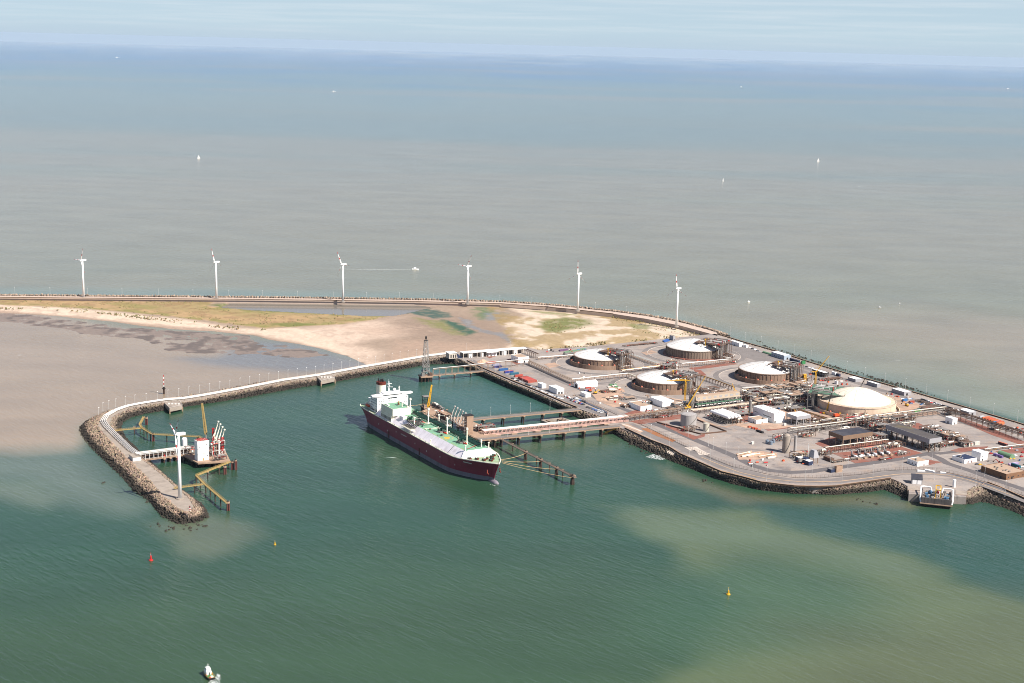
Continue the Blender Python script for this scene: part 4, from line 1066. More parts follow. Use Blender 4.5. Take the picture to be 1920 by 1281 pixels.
def bridge_deck(name, label, cat, a, b, z, width, piers, rail=True, deck=1.2, mdeck=None, pile_r=0.75, npile=3, cap=True, rails=1.1):
    """a causeway from picture point a to b at level z on pile bents at fractions piers"""
    A_, B_ = G(*a, z), G(*b, z); d = (B_ - A_); Ln = d.length; ax = math.atan2(d.y, d.x)
    root = thing(name, label, cat, (A_.x, A_.y, 0), ax)
    MB().mat(mdeck or m_tan).box(0, -width/2, z-deck, Ln, width/2, z).mat(m_road2).box(0, -width/2+.9, z, Ln, width/2-.9, z+.03).build('deck', root)
    if rail:
        for s in (-1, 1):
            r = MB().mat(m_steel)
            for h in (0.55, rails): r.beam((0, s*(width/2-.2), z+h), (Ln, s*(width/2-.2), z+h), .14)
            for x in np.arange(0, Ln, 3.0): r.beam((x, s*(width/2-.2), z), (x, s*(width/2-.2), z+rails), .14)
            r.build('railing', root)
    for f in piers:
        x = f * Ln; p = MB().mat(m_tan)
        if cap: p.box(x-1.2, -width/2-.3, z-deck-1.2, x+1.2, width/2+.3, z-deck)
        p.mat(m_pile)
        for k in range(npile):
            y = (-width/2+1) + (width-2) * k / max(1, npile-1)
            p.cyl((x+random.uniform(-.2,.2)+(1.2 if k % 2 else -1.0), y, -4), (x, y*.9, z-deck-(1.2 if cap else 0)), pile_r, pile_r, 8)
        p.build('pile_bent', root)
    return root
bridge_deck('access_bridge', 'narrow concrete road bridge with lamp posts, farthest of the three behind the ship', 'bridge', (880,786.5), (1086,767.5), 10.5, 8, (0.12,0.3,0.48,0.66,0.83))
bridge_deck('access_bridge', 'concrete road bridge on piles joining the quay beside the ship bow', 'bridge', (896,824), (1160,798.5), 10.5, 9, (0.07,0.11,0.16,0.28,0.43,0.6,0.74,0.87), npile=4)

def pipe_bridge():
    A_, B_ = G(905, 811, 12), G(1176, 783.5, 12); d = B_ - A_; Ln = d.length
    root = thing('pipe_bridge', 'pink and white pipe bridge running from the loading jetty to the quay', 'pipe bridge', (A_.x, A_.y, 0), math.atan2(d.y, d.x))
    m_pink = mat('pink_steel', S(224,184,170,.68), .6, .08, .4, dirt=(*S(180,130,112,.6), .5))
    MB().mat(m_pink).box(0,-3.8,8.4,Ln,3.8,9.4).build('deck_beam', root)
    for s in (-1, 1):
        t = MB().mat(m_pink).beam((0,s*3.5,14.2),(Ln,s*3.5,14.2),.7,.7).beam((0,s*3.5,10.2),(Ln,s*3.5,10.2),.7,.7)
        for x in np.arange(0, Ln-5, 5.2): t.beam((x,s*3.5,10.2),(x+2.6,s*3.5,14.2),.5).beam((x+2.6,s*3.5,14.2),(x+2.6,s*3.5,10.2),.4)
        t.build('truss', root)
    for y, r, z in ((-2.6,.35,14.7),(-1.0,.45,14.8),(.9,.45,14.8),(2.6,.35,14.7)):
        MB().mat(m_pipew).cyl((0,y,z),(Ln,y,z),r,r,8).build('pipe', root)
    cb = MB().mat(m_pink)
    for x in np.arange(0, Ln, 5.2): cb.box(x-.25,-3.4,13.7,x+.25,3.4,14.2)
    cb.build('cross_beam', root)
    for f in (0.04,.09,.2,.36,.52,.68,.84):
        x = f*Ln; p = MB().mat(m_tan).box(x-3.5,-5.4,7.2,x+3.5,5.4,8.6).mat(m_pile)
        for y in (-4,-1.4,1.4,4):
            for dx in (-2,2): pile(p, x+dx, y, 7.2, .7)
        p.build('pile_bent', root)
pipe_bridge()

def catwalk(name, label, pts, z, w, m, piles, big=(), group=None, pr=0.6, drop=1.0):
    """walkway along a picture polyline, with single piles and thick mooring piles at picture points"""
    P = polyG(pts, z); root = thing(name, label, 'walkway', (P[0].x, P[0].y, 0), 0, group)
    o = P[0]; Q = [(p.x-o.x, p.y-o.y, z) for p in P]
    b = MB().mat(m)
    for p, q in zip(Q[:-1], Q[1:]): b.beam((*p[:2], z-.3), (*q[:2], z-.3), w, .6)
    b.build('deck', root)
    for s in (-1, 1):
        r = MB().mat(m)
        for p, q in zip(Q[:-1], Q[1:]):
            d = Vector(q)-Vector(p); L2 = d.length; d.normalize(); n = Vector((-d.y, d.x, 0))*(s*w/2)
            a, c = Vector(p)+n, Vector(q)+n
            for h in (.55, 1.15): r.beam(a+Vector((0,0,h)), c+Vector((0,0,h)), .13)
            for k in range(int(L2/2.5)+1): 
                t = a+d*(k*2.5); r.beam(t, t+Vector((0,0,1.15)), .13)
        r.build('railing', root)
    for x, y in piles:
        g = G(x, y, 0); c = MB().mat(m_pile); pile(c, g.x-o.x, g.y-o.y, z-.6, pr); c.mat(m_tan).cbox(g.x-o.x, g.y-o.y, z-1.3, 2.4, 2.4, .7); c.build('pile', root)
    return root
catwalk('mooring_walkway', 'long grey steel walkway on piles reaching out ahead of the ship bow', [(939,823),(1079,895.5)], 9.5, 3.2, mat('walkway_steel', S(132,116,104,.6), .7, .15, .4), [(961,846),(1006,871),(1030,883),(1055,895.5)])
def dolphin(x, yb, label, group, r=2.6, zt=8.5, n=5, m=None, m2=None, hooks=True):
    g = G(x, yb, 0); root = thing('mooring_dolphin', label, 'dolphin', (g.x, g.y, 0), 0, group)
    p = MB().mat(m or m_pile)
    for k in range(n):
        t = 2*math.pi*k/n; p.cyl((1.5*r/2.6*math.cos(t), 1.5*r/2.6*math.sin(t), -4), (1.0*math.cos(t), 1.0*math.sin(t), zt), .75, .75, 8)
    p.build('pile_cluster', root)
    MB().mat(m2 or m_tan).cyl((0,0,zt),(0,0,zt+1.2),r,r,14).build('cap', root)
    if hooks:
        MB().mat(m_dark).cbox(0,0,zt+1.2,1.4,1.0,1.2,.4).mat(m_steel).cyl((1.4,0,zt+1.2),(1.4,0,zt+3),.15,.15,5).build('mooring_hook', root)
    return root
for i, (x, y) in enumerate(((985,862),(1013,877),(1043,892.5))):
    dolphin(x, y, ['round capped mooring dolphin under the walkway, closest to the ship bow','round capped mooring dolphin in the middle of the bow walkway','round capped mooring dolphin second from the outer end of the bow walkway'][i], 'dolphins under the bow walkway')
dolphin(1073, 908, 'squat mooring dolphin at the outer end of the bow walkway', 'dolphins under the bow walkway', 3.6, 8.3, 7)

# loading platform
def poly_platform(name, label, pts, z, th, piles, m=m_tan, cat='jetty platform', pr=.8):
    P = polyG(pts, z); c = P[0]; root = thing(name, label, cat, (c.x, c.y, 0), 0)
    MB().mat(m).prism([(p.x-c.x, p.y-c.y) for p in P], z-th, z, True).build('deck', root)
    P0 = [(p.x-c.x, p.y-c.y) for p in P]; X = np.array([p[0] for p in P0]); Y = np.array([p[1] for p in P0])
    n = 0
    for x in np.arange(X.min()+1.5, X.max(), piles):
        for y in np.arange(Y.min()+1.5, Y.max(), piles):
            if sdist(P0, np.array([x]), np.array([y]))[0] > .8 and n < 95:
                b = MB().mat(m_pile); pile(b, x, y, z-th, pr); b.mat(m_tan).cbox(x, y, z-th-.9, 2.2, 2.2, .9); b.build('pile', root); n += 1
    return root
poly_platform('loading_platform', 'concrete loading platform on piles on the far side of the ship', [(846,783),(872,812.5),(894,824),(931,815.5),(914,801),(890,792),(868,781)], 10.2, 1.6, 7.5)

def vessel(b, x, y, z, r, h, n=12):
    b.cyl((x,y,z),(x,y,z+h),r,r,n); b.lathe(x, y, [(r,z+h),(r*.8,z+h+r*.35),(r*.4,z+h+r*.52),(.01,z+h+r*.56)], n); return b
def clutter(name, label, cat, c, ang, sx, sy, h, seed, cols=None, group=None, tanks=2, frames=2, pipes=12, redp=.15, zb=ZL, mk=None):
    """process equipment: a steel frame, pipe runs, vessels and valves on a skid, every piece placed by a seeded generator"""
    rd = random.Random(seed); g = G(*c, zb); root = thing(name, label, cat, (g.x, g.y, zb), ang, group)
    cols = cols or [m_steel, m_pipew, m_tan, m_rusty]
    nx, ny = max(2, int(sx/6)+1), max(2, int(sy/6)+1)
    for lv in range(frames):
        z0, z1 = h*lv/frames, h*(lv+1)/frames
        f = MB().mat(rd.choice([m_steel, m_rusty]) if mk is None else mk)
        xs = np.linspace(-sx/2, sx/2, nx); ys = np.linspace(-sy/2, sy/2, ny)
        drop = {(i, j) for i in range(nx) for j in range(ny) if lv and rd.random() < .3}
        for i, x in enumerate(xs):
            for j, y in enumerate(ys):
                if (i, j) in drop: continue
                f.beam((x,y,z0),(x,y,z1),.45)
                if i+1 < nx and (i+1, j) not in drop: f.beam((x,y,z1),(xs[i+1],y,z1),.4)
                if j+1 < ny and (i, j+1) not in drop: f.beam((x,y,z1),(x,ys[j+1],z1),.4)
                if i+1 < nx and rd.random() < .25: f.beam((x,y,z0),(xs[i+1],y,z1),.25)
        f.build('steel_frame', root)
        pl = MB().mat(rd.choice([m_steel, m_tan, m_rusty]))
        for i in range(nx-1):
            for j in range(ny-1):
                if rd.random() < .5: pl.box(xs[i]+.3, ys[j]+.3, z1+.2, xs[i+1]-.3, ys[j+1]-.3, z1+.28)
        if pl.v: pl.build('grating', root)
    for k in range(tanks):
        b = MB().mat(rd.choice([m_pipew, m_steel, m_cream])); x, y = rd.uniform(-sx/2+1, sx/2-1), rd.uniform(-sy/2+1, sy/2-1)
        if rd.random() < .5: vessel(b, x, y, 0, rd.uniform(.8,1.8), rd.uniform(.5,1.1)*h)
        else:
            r = rd.uniform(.7,1.5); L2 = rd.uniform(4,8); z = rd.uniform(1.4,h*.8)+r; b.cyl((x-L2/2,y,z),(x+L2/2,y,z),r,r,10); b.mat(m_steel).cbox(x-L2/3,y,0,.6,1.6*r,z-r*.6).cbox(x+L2/3,y,0,.6,1.6*r,z-r*.6)
        b.build('vessel', root)
    for k in range(pipes):
        b = MB().mat(m_redp if rd.random() < redp else rd.choice(cols)); r = rd.uniform(.18,.5); z = rd.uniform(.8, h*1.05); y = rd.uniform(-sy/2, sy/2); x = rd.uniform(-sx/2, sx/2)
        if rd.random() < .6: pts = [(-sx/2*rd.uniform(.4,1.05),y,z),(x,y,z),(x,y,rd.uniform(.5,h)),(x+rd.uniform(-3,3),y+rd.uniform(-3,3),rd.uniform(.5,h))]
        else: pts = [(x,-sy/2*rd.uniform(.4,1.05),z),(x,y,z),(x,y,.3)]
        b.tube(pts, r, 6)
        if rd.random() < .4: b.mat(m_redp if rd.random() < redp*2 else m_steel).cbox(x, y, z-.6, 1.2, 1.2, 1.3)
        b.build('pipe', root)
    return root
clutter('manifold_skid', 'crowded pipe manifold with red valves beside the tan control tower on the loading platform', 'pipe manifold', (908,806), ROT, 22, 13, 6, 5, redp=.3, zb=10.2, pipes=26, tanks=3)
clutter('manifold_skid', 'pipe manifold in front of the white loading arms', 'pipe manifold', (868,806), SHIP_A, 18, 7, 5, 6, redp=.2, zb=10.2, pipes=16, tanks=1)
clutter('manifold_skid', 'grey pipe manifold on the aft part of the loading jetty behind the ship', 'pipe manifold', (832,783), SHIP_A, 26, 8, 6, 9, redp=.05, zb=10.2, pipes=18, tanks=4)
def tower_block():
    g = G(881, 815, 10.2); root = thing('control_tower', 'slab-sided tan control tower on the loading platform', 'tower', (g.x, g.y, 10.2), ROT)
    h = HT(g, 780)
    MB().mat(m_tan).box(-4,0,0,4.2,7,h).build('shaft', root)
    MB().mat(m_dark).box(-7.5,-.4,h,4.6,7.6,h+.6).build('roof', root)
    MB().mat(m_glass).box(-4.05,1,h-4,-4,6,h-2).build('window', root)
    s = MB().mat(m_steel)
    for k in range(5): s.box(-6.6,.5,1+k*3.6,-4.05,6.5,1.2+k*3.6)
    s.beam((-6.4,.8,0),(-6.4,.8,h),.3).beam((-6.4,6.2,0),(-6.4,6.2,h),.3).build('stair', root)
tower_block()
m_clad_l = mat('arm_grey', S(206,200,192,.66), .5, .08, .4)
def loading_arm(loc, rz, h, label, group, m=None, lean=.45, h2=1.0):
    m = m or m_clad_l
    root = thing('marine_loader', label, 'loading arm', loc, rz, group)
    MB().mat(m).cyl((0,0,0),(0,0,h*.42),.7,.6,8).cbox(0,0,0,2,2,1).build('riser', root)
    MB().mat(m).beam((0,0,h*.4),(0,-h*.28,h),.5).beam((0,.2,h*.42),(0,h*.2,h*.16),.6).mat(m_steel).cbox(0,h*.2,h*.1,1.3,1.3,1.6).build('inboard_arm', root)
    MB().mat(m).beam((0,-h*.28,h),(0,h*.02,h*.2*h2),.42).cyl((-.6,-h*.28,h),(.6,-h*.28,h),.9,.9,8).build('outboard_arm', root)
    MB().mat(m_steel).beam((.6,.2,h*.42),(.6,-h*.27,h*.98),.2).beam((-.6,h*.2,h*.2),(-.6,-h*.28,h),.15).build('cable', root)
    return root
g0, g1 = G(846, 789, 10.2), G(866, 802, 10.2)
la = ['white loading arm on the berth behind the ship, the one nearest the yellow crane','second white loading arm from the yellow crane on the berth behind the ship','middle one of five white loading arms on the berth behind the ship','fourth white loading arm from the yellow crane on the berth behind the ship','white loading arm on the berth behind the ship, the one nearest the tan tower']
for i in range(5):
    p = g0.lerp(g1, i/4); loading_arm((p.x, p.y, 10.2), SHIP_A + R_(180), 17, la[i], 'white loading arms of the main berth')

# aft mooring walkway, dark access tower and yellow crane
catwalk('mooring_walkway', 'dark brown walkway with gear behind the ship, leading to the dark access tower', [(802,757),(846,777)], 9.5, 4.5, m_rusty, [(812,768),(826,775),(838,781)])
clutter('winch_skid', 'row of small white and blue winches on the dark walkway behind the ship', 'winch', (822,764.5), SHIP_A, 26, 3, 2.5, 31, cols=[m_pipew, mat('dusty_blue', S(90,110,150,.6), .6, .1, .5), m_steel], tanks=5, frames=1, pipes=14, redp=.02, zb=9.6)
def access_tower():
    g = G(799, 762, 9.5); root = thing('access_tower', 'dark steel access tower with a black top deck behind the yellow crane', 'tower', (g.x, g.y, 0), ROT)
    p = MB().mat(m_pile)
    for x in (-4,0,4):
        for y in (-4,0,4): pile(p, x, y, 8.3, .9)
    p.build('pile_cluster', root); MB().mat(m_tan).box(-5.5,-5.5,8.3,5.5,5.5,9.6).build('platform', root)
    f = MB().mat(m_dark)
    for x in (-3.4,3.4):
        for y in (-3.4,3.4): f.beam((x,y,9.6),(x,y,22),.5)
    for z in (13,17,21.6):
        for s in (-3.4,3.4): f.beam((-3.4,s,z),(3.4,s,z),.4).beam((s,-3.4,z),(s,3.4,z),.4)
    for s in (-3.4,3.4): f.beam((-3.4,s,9.6),(3.4,s,13),.25).beam((s,-3.4,13),(s,3.4,17),.25)
    f.build('steel_frame', root)
    MB().mat(m_dark).box(-4.6,-4.6,21.8,4.6,4.6,22.3).mat(m_steel).box(-4.2,-4.2,22.3,4.2,4.2,22.4).build('top_deck', root)
    MB().mat(m_steel).box(-3,-3,9.6,2,1,12).mat(m_tan).box(-5,-5,9.6,-3.4,-2,13).build('machine_box', root)
    MB().mat(m_dark).cyl((7,4,9.6),(7,4,26),.3,.2,6).box(6.5,3.5,25.6,7.5,4.5,26.6).build('lamp_mast', root)
access_tower()
def jib_crane(name, label, base, zb, tip, boom, m, hb=8, wid=1.0, mb=None):
    """fixed jib crane; base and tip are picture points, boom = length of the boom seen in its own plane"""
    g = G(*base, zb); root = thing(name, label, 'crane', (g.x, g.y, zb), 0)
    top = HT(g, tip[1]); dx = (tip[0]-PX((g.x, g.y, zb+top))[0]) * (math.sqrt(g.x**2+g.y**2+CAM_H**2)/FPX)
    MB().mat(mb or m_pipew).cyl((0,0,0),(0,0,hb),1.1,.9,10).cyl((0,0,0),(0,0,1),1.8,1.6,10).build('pedestal', root)
    MB().mat(m).cbox(0,0,hb,2.8,2.4,2.6,.4).mat(m_glass).cbox(1.2,-1.3,hb+.8,1.2,.2,1.2,.4).build('slewing_cab', root)
    a, t = Vector((0,0,hb+2)), Vector((dx,0,top)); d = (t-a); n = Vector((d.z,0,-d.x)).normalized()*wid*.5; s = Vector((0,wid*.5,0))
    b = MB().mat(m)
    for u in (-1, 1):
        for v in (-1, 1): b.beam(a+n*u+s*v, t+n*u*.4+s*v*.4, .42*wid)
    k = max(4, int(d.length/2.2))
    for i in range(k):
        p, q = a+d*(i/k), a+d*((i+1)/k); f0, f1 = 1-.6*i/k, 1-.6*(i+1)/k; w = 1 if i % 2 else -1
        for v in (-1, 1): b.beam(p+n*w*f0+s*v*f0, q-n*w*f1+s*v*f1, .26*wid)
        for u in (-1, 1): b.beam(p+n*u*f0+s*w*f0, q+n*u*f1-s*w*f1, .26*wid)
    b.build('boom', root)
    MB().mat(m_dark).cyl(t, t-Vector((0,0,min(8,top*.3))), .08, .08, 4).cbox(t.x, t.y, t.z-min(8,top*.3)-1, .6,.6,1).build('hook_cable', root)
    return root
jib_crane('jib_crane', 'tall yellow jib crane standing behind the ship near the dark access tower', (803,779), 10.2, (809.5,722), 36, m_yellow, 10, 2.2)
poly_platform('crane_platform', 'small concrete platform carrying the yellow jib crane behind the ship', [(790,771),(806,787),(846,783),(838,772),(806,764)], 10.2, 1.4, 9)

# mooring lines
def line(a, za, b, zb, label, group, r=.16, sag=1.2):
    A_, B_ = G(*a, za), G(*b, zb); root = MB(); pts = []
    for i in range(13):
        f = i/12; p = A_.lerp(B_, f); pts.append((p.x-A_.x, p.y-A_.y, p.z-sag*4*f*(1-f)))
    o = root.mat(m_rope).tube(pts, r, 5).build('mooring_line'); o.location = (A_.x, A_.y, 0)
    return tag(o, label, 'rope', group)
line((938,862), 21, (985,850.5), 9.6, 'pale mooring line from the ship bow to the innermost bow dolphin', 'mooring lines of the ship')
line((940,864), 21, (1013,865), 9.6, 'pale mooring line from the ship bow to the middle bow dolphin', 'mooring lines of the ship')
line((941,866), 21, (1042,880), 9.6, 'pale mooring line from the ship bow to the second outermost dolphin', 'mooring lines of the ship')
line((941,868), 21, (1072,896), 9.6, 'lowest of the pale mooring lines, from the ship bow to the outermost dolphin', 'mooring lines of the ship')
line((768,760), 24, (797,756), 12, 'upper pale mooring line between the ship and the dark access tower', 'mooring lines of the ship')
line((776,771), 20, (803,770), 10.5, 'lower pale mooring line between the ship and the crane platform', 'mooring lines of the ship')
# cooling water intake beside the pipe bridge
def intake():
    pts = [(1016,787.5),(1054,783.5),(1076,790.5),(1037,795.5)]
    P = polyG(pts, 5); c = P[0]; root = thing('water_intake', 'open rectangular concrete intake basin beside the pipe bridge', 'intake', (c.x, c.y, 0))
    Q = [(p.x-c.x, p.y-c.y) for p in P]
    for a, b in zip(Q, Q[1:]+Q[:1]): MB().mat(m_conc).wall([a, b], 2.6, -4, 5).build('wall', root)
    m = [((Q[0][0]*(1-f)+Q[1][0]*f, Q[0][1]*(1-f)+Q[1][1]*f), (Q[3][0]*(1-f)+Q[2][0]*f, Q[3][1]*(1-f)+Q[2][1]*f)) for f in (.2,.75,.88)]
    for a, b in m: MB().mat(m_tan).wall([a, b], 1.6, 3.4, 4.8).build('cross_beam', root)
intake()
# yellow gangway down to the water at the quay corner
def gangway():
    a, b = G(1156, 803, 7), G(1134, 812.5, 1.2); root = thing('gangway', 'yellow gangway sloping down to the water beside the quay corner', 'gangway', (a.x, a.y, 0))
    o = Vector((a.x, a.y, 0)); A_, B_ = a-o, b-o
    MB().mat(m_yellow).beam(A_, B_, 2.4, .5).build('ramp', root)
    for s in (-1, 1):
        d = (B_-A_).normalized(); n = Vector((-d.y, d.x, 0)).normalized()*1.1*s; r = MB().mat(m_yellow).beam(A_+n+Vector((0,0,1.2)), B_+n+Vector((0,0,1.2)), .2)
        for k in range(8): 
            p = A_.lerp(B_, k/7)+n; r.beam(p, p+Vector((0,0,1.2)), .18)
        r.build('railing', root)
    MB().mat(m_dyell).cbox(B_.x, B_.y, -.4, 7, 4.5, 1.2, ROT).build('pontoon', root)
gangway()

# ================================================================== FLARE TOWER AND ITS JETTY
def lattice(b, x, y, z0, z1, w0, w1, n, t):
    for k in range(n):
        f0, f1 = k/n, (k+1)/n; a0, a1 = (w0+(w1-w0)*f0)/2, (w0+(w1-w0)*f1)/2; za, zb = z0+(z1-z0)*f0, z0+(z1-z0)*f1
        c0 = [(x-a0,y-a0,za),(x+a0,y-a0,za),(x+a0,y+a0,za),(x-a0,y+a0,za)]; c1 = [(x-a1,y-a1,zb),(x+a1,y-a1,zb),(x+a1,y+a1,zb),(x-a1,y+a1,zb)]
        for i in range(4):
            j = (i+1) % 4
            b.beam(c0[i], c1[i], t); b.beam(c1[i], c1[j], t*.7); b.beam(c0[i], c1[j], t*.6); b.beam(c0[j], c1[i], t*.6)
    return b
def flare():
    g = G(798, 704, ZL); root = thing('flare_tower', 'tall lattice flare tower with a dark tip on its own piled platform', 'tower', (g.x, g.y, 0), R_(20))
    h = HT(G(798, 704, 0), 634)
    h = HT(g, 631)
    p = MB().mat(m_pile)
    for x in (-7,-2.4,2.4,7):
        for y in (-6,-2,2,6): pile(p, x, y, ZL-1.6, .7)
    p.build('pile_cluster', root)
    MB().mat(m_tan).box(-8.5,-7.5,ZL-1.6,8.5,7.5,ZL).build('platform', root)
    lattice(MB().mat(mat('galvanised', S(176,170,166,.62), .5, .1, .5)), 0, 0, ZL, ZL+h*.9, 9, 4, 7, .42).build('lattice_mast', root)
    MB().mat(m_steel).cyl((0,0,ZL),(0,0,ZL+h*.93),.45,.45,8).build('flare_stack', root)
    MB().mat(m_dark).cyl((0,0,ZL+h*.93),(0,0,ZL+h),1.1,1.3,8).box(-2.4,-2.4,ZL+h*.9,2.4,2.4,ZL+h*.905).build('flare_tip', root)
    m = MB().mat(m_steel).box(-7,-6,ZL,-3,-2,ZL+5).mat(m_rusty).box(4.5,-5,ZL,8,3,ZL+3.5).mat(m_steel)
    for z in (ZL+6, ZL+12): m.box(-5,-5,z,5,5,z+.2)
    m.build('machine_box', root)
flare()
bridge_deck('access_bridge', 'brown low walkway bridge linking the flare tower to the quay', 'bridge', (808,703.5), (917,694.5), 7.6, 4.5, (0.14,.4,.68), npile=2, pile_r=.7)

# ================================================================== THE WEST JETTY (left of the picture)
WA = ang_px((266,862), (345,851))[0]
def west_trestle():
    A_, B_ = G(258, 861, ZJ), G(352, 849, ZJ); d = B_ - A_; Ln = d.length
    root = thing('pipe_trestle', 'two-tier white pipe trestle from the breakwater out to the west jetty platform', 'pipe trestle', (A_.x, A_.y, 0), math.atan2(d.y, d.x))
    MB().mat(m_tan).box(0,-6,ZJ-1.2,Ln,6,ZJ).build('deck', root)
    for i in range(12):
        x = 2 + (Ln-4)*i/11; f = MB().mat(m_pipew)
        for y in (-5.4, 0, 5.4): f.beam((x,y,ZJ),(x,y,ZJ+6.2),.5)
        f.beam((x,-5.4,ZJ+6),(x,5.4,ZJ+6),.6).beam((x,-5.4,ZJ+3),(x,5.4,ZJ+3),.4); f.build('support_frame', root)
    for y, z, r in ((-4.4,6.6,.3),(-2.8,6.7,.45),(-.8,6.6,.3),(1.4,6.7,.5),(4,6.6,.3),(-3.6,3.6,.5),(-1.4,3.6,.4),(2.4,3.6,.5)):
        MB().mat((m_pipew if r > .4 else m_steel) if z > 5 else m_rusty).cyl((-2,y,ZJ+z),(Ln+3,y,ZJ+z),r,r,8).build('pipe', root)
    for s in (-1, 1): MB().mat(m_pipew).beam((0,s*5.6,ZJ+6.2),(Ln,s*5.6,ZJ+6.2),.4).beam((0,s*5.9,ZJ+1.1),(Ln,s*5.9,ZJ+1.1),.16).build('railing', root)
    MB().mat(m_tan).box(0,-5,ZJ,Ln,5,ZJ+.05).mat(m_redp).box(Ln*.5,-4,ZJ+.1,Ln*.53,-2,ZJ+2).box(Ln*.72,2,ZJ+.1,Ln*.74,4,ZJ+2.5).mat(m_dark).box(Ln*.15,-2,ZJ+.1,Ln*.45,2,ZJ+2.2).build('walkway', root)
    for f in (.5,.62,.74,.86,.96):
        p = MB().mat(m_tan).box(f*Ln-1.2,-6.4,ZJ-2.4,f*Ln+1.2,6.4,ZJ-1.2).mat(m_pile)
        for y in (-5,-1.7,1.7,5): pile(p, f*Ln, y, ZJ-2.4, .7)
        p.build('pile_bent', root)
    # shelter at the landward end
    MB().mat(m_pipew).box(-7,-6.5,ZJ,2,6.5,ZJ+4.5).mat(m_conc).box(-7.6,-7,ZJ+4.5,2.6,7,ZJ+5).build('abutment_house', root)
west_trestle()
poly_platform('jetty_platform', 'piled concrete platform of the west jetty carrying the white block', [(341,852),(371,868.5),(432,864.5),(420,840),(367,835)], ZJ, 1.5, 6.5, pr=.7)
def west_block():
    g = G(371, 865, ZJ); root = thing('control_building', 'tall white blind-walled block on the west jetty platform', 'building', (g.x, g.y, ZJ), WA)
    d = np.array([math.cos(WA), math.sin(WA)]); w = LEN(g, d, 392); h = HT(g, 830)
    MB().mat(m_shipw).box(0,0,0,w,9,h).build('wall', root)
    MB().mat(m_conc).box(.3,.3,h,w-.3,8.7,h+.15).mat(m_shipw).box(0,0,h,w,.3,h+.9).box(0,8.7,h,w,9,h+.9).box(0,.3,h,.3,8.7,h+.9).box(w-.3,.3,h,w,8.7,h+.9).build('roof', root)
    m = MB().mat(m_steel)
    for z in (h*.36, h*.62): m.box(-.06,-.08,z,w+.06,-.01,z+.35)
    build_split(m, 'panel_joint', root)
    dr = MB().mat(m_dyell).box(w*.42,-.12,.2,w*.56,-.02,2.6).build('door', root)
    for x, z in ((w*.1,h*.72),(w*.72,h*.80),(w*.8,h*.22)): MB().mat(m_dark).box(x,-.1,z,x+1.1,-.02,z+1.1).build('window', root)
    r = MB().mat(m_redp)
    for y in (1,4.5,8): r.beam((1,y,h+1.6),(w-1,y,h+1.6),.35)
    for x in np.linspace(1, w-1, 5): r.beam((x,1,h+1.6),(x,8,h+1.6),.3).beam((x,1,h),(x,1,h+1.6),.2).beam((x,8,h),(x,8,h+1.6),.2)
    r.build('red_railing', root)
west_block()
clutter('process_skid', 'tall open process frame full of pipes right of the white jetty block', 'process skid', (407,851), WA, 14, 10, 15, 41, frames=3, pipes=22, tanks=2, redp=.28, mk=m_pipew)
clutter('process_skid', 'low tangle of pale pipes between the trestle and the white block', 'process skid', (360,848), WA, 13, 9, 6, 42, frames=1, pipes=22, tanks=1, redp=.15)
clutter('process_skid', 'low pipework and red valves at the front corner of the west jetty platform', 'process skid', (412,861), WA, 13, 6, 4, 43, frames=1, pipes=14, tanks=1, redp=.3)
def white_tank():
    g = G(346, 836, ZJ+1); root = thing('storage_tank', 'small upright white tank behind the foreground wind turbine tower', 'tank', (g.x, g.y, ZJ))
    h = HT(g, 821.5); vessel(MB().mat(m_shipw), 0, 0, 0, 3, h, 18).build('shell', root, smooth=False)
    MB().mat(m_steel).beam((3.1,0,0),(3.1,0,h),.3).build('ladder', root)
white_tank()
jib_crane('jib_crane', 'yellow jib crane on a blue base behind the white block of the west jetty', (386,829), ZJ+2, (379,757), 30, m_dyell, 9, 2.2, mb=m_steel)
gb = G(386, 829, ZJ); t_ = thing('machine_house', 'blue machine base under the yellow crane of the west jetty', 'machine base', (gb.x, gb.y, ZJ), .3)
MB().mat(mat('blue_paint', S(46,110,170,.65), .5, .08, .5)).box(-3.4,-3,0,3.4,3,3.4).build('housing', t_); MB().mat(m_steel).box(-3.8,-3.4,3.4,3.8,3.4,3.7).build('top_plate', t_)
wl_ = ['pale grey loading arm of the west jetty, the one nearest the yellow crane','second pale grey loading arm from the yellow crane on the west jetty','third pale grey loading arm from the yellow crane on the west jetty','pale grey loading arm of the west jetty, the one beside the red ladder tower']
for i in range(4):
    p = G(402.5, 832, ZJ).lerp(G(414, 848, ZJ), i/3); loading_arm((p.x, p.y, ZJ+3), WA-R_(90)+R_(200), 21, wl_[i], 'loading arms of the west jetty', m_cream)
def red_mast(base, top, label, w):
    g = G(*base, ZJ); h = HT(g, top); root = thing('lattice_mast', label, 'mast', (g.x, g.y, ZJ), .4)
    lattice(MB().mat(m_redp), 0, 0, 0, h, w, w*.8, 8, .32).build('lattice', root)
    p = MB().mat(m_redp)
    for k in range(1, 5): p.cbox(0, 0, h*k/4.2, w*1.5, w*1.5, .2)
    build_split(p, 'landing', root)
red_mast((400,832), 803, 'short red lattice mast behind the loading arms of the west jetty', 2.0)
red_mast((417.5,853), 820, 'red ladder tower at the right-hand edge of the west jetty', 2.2)

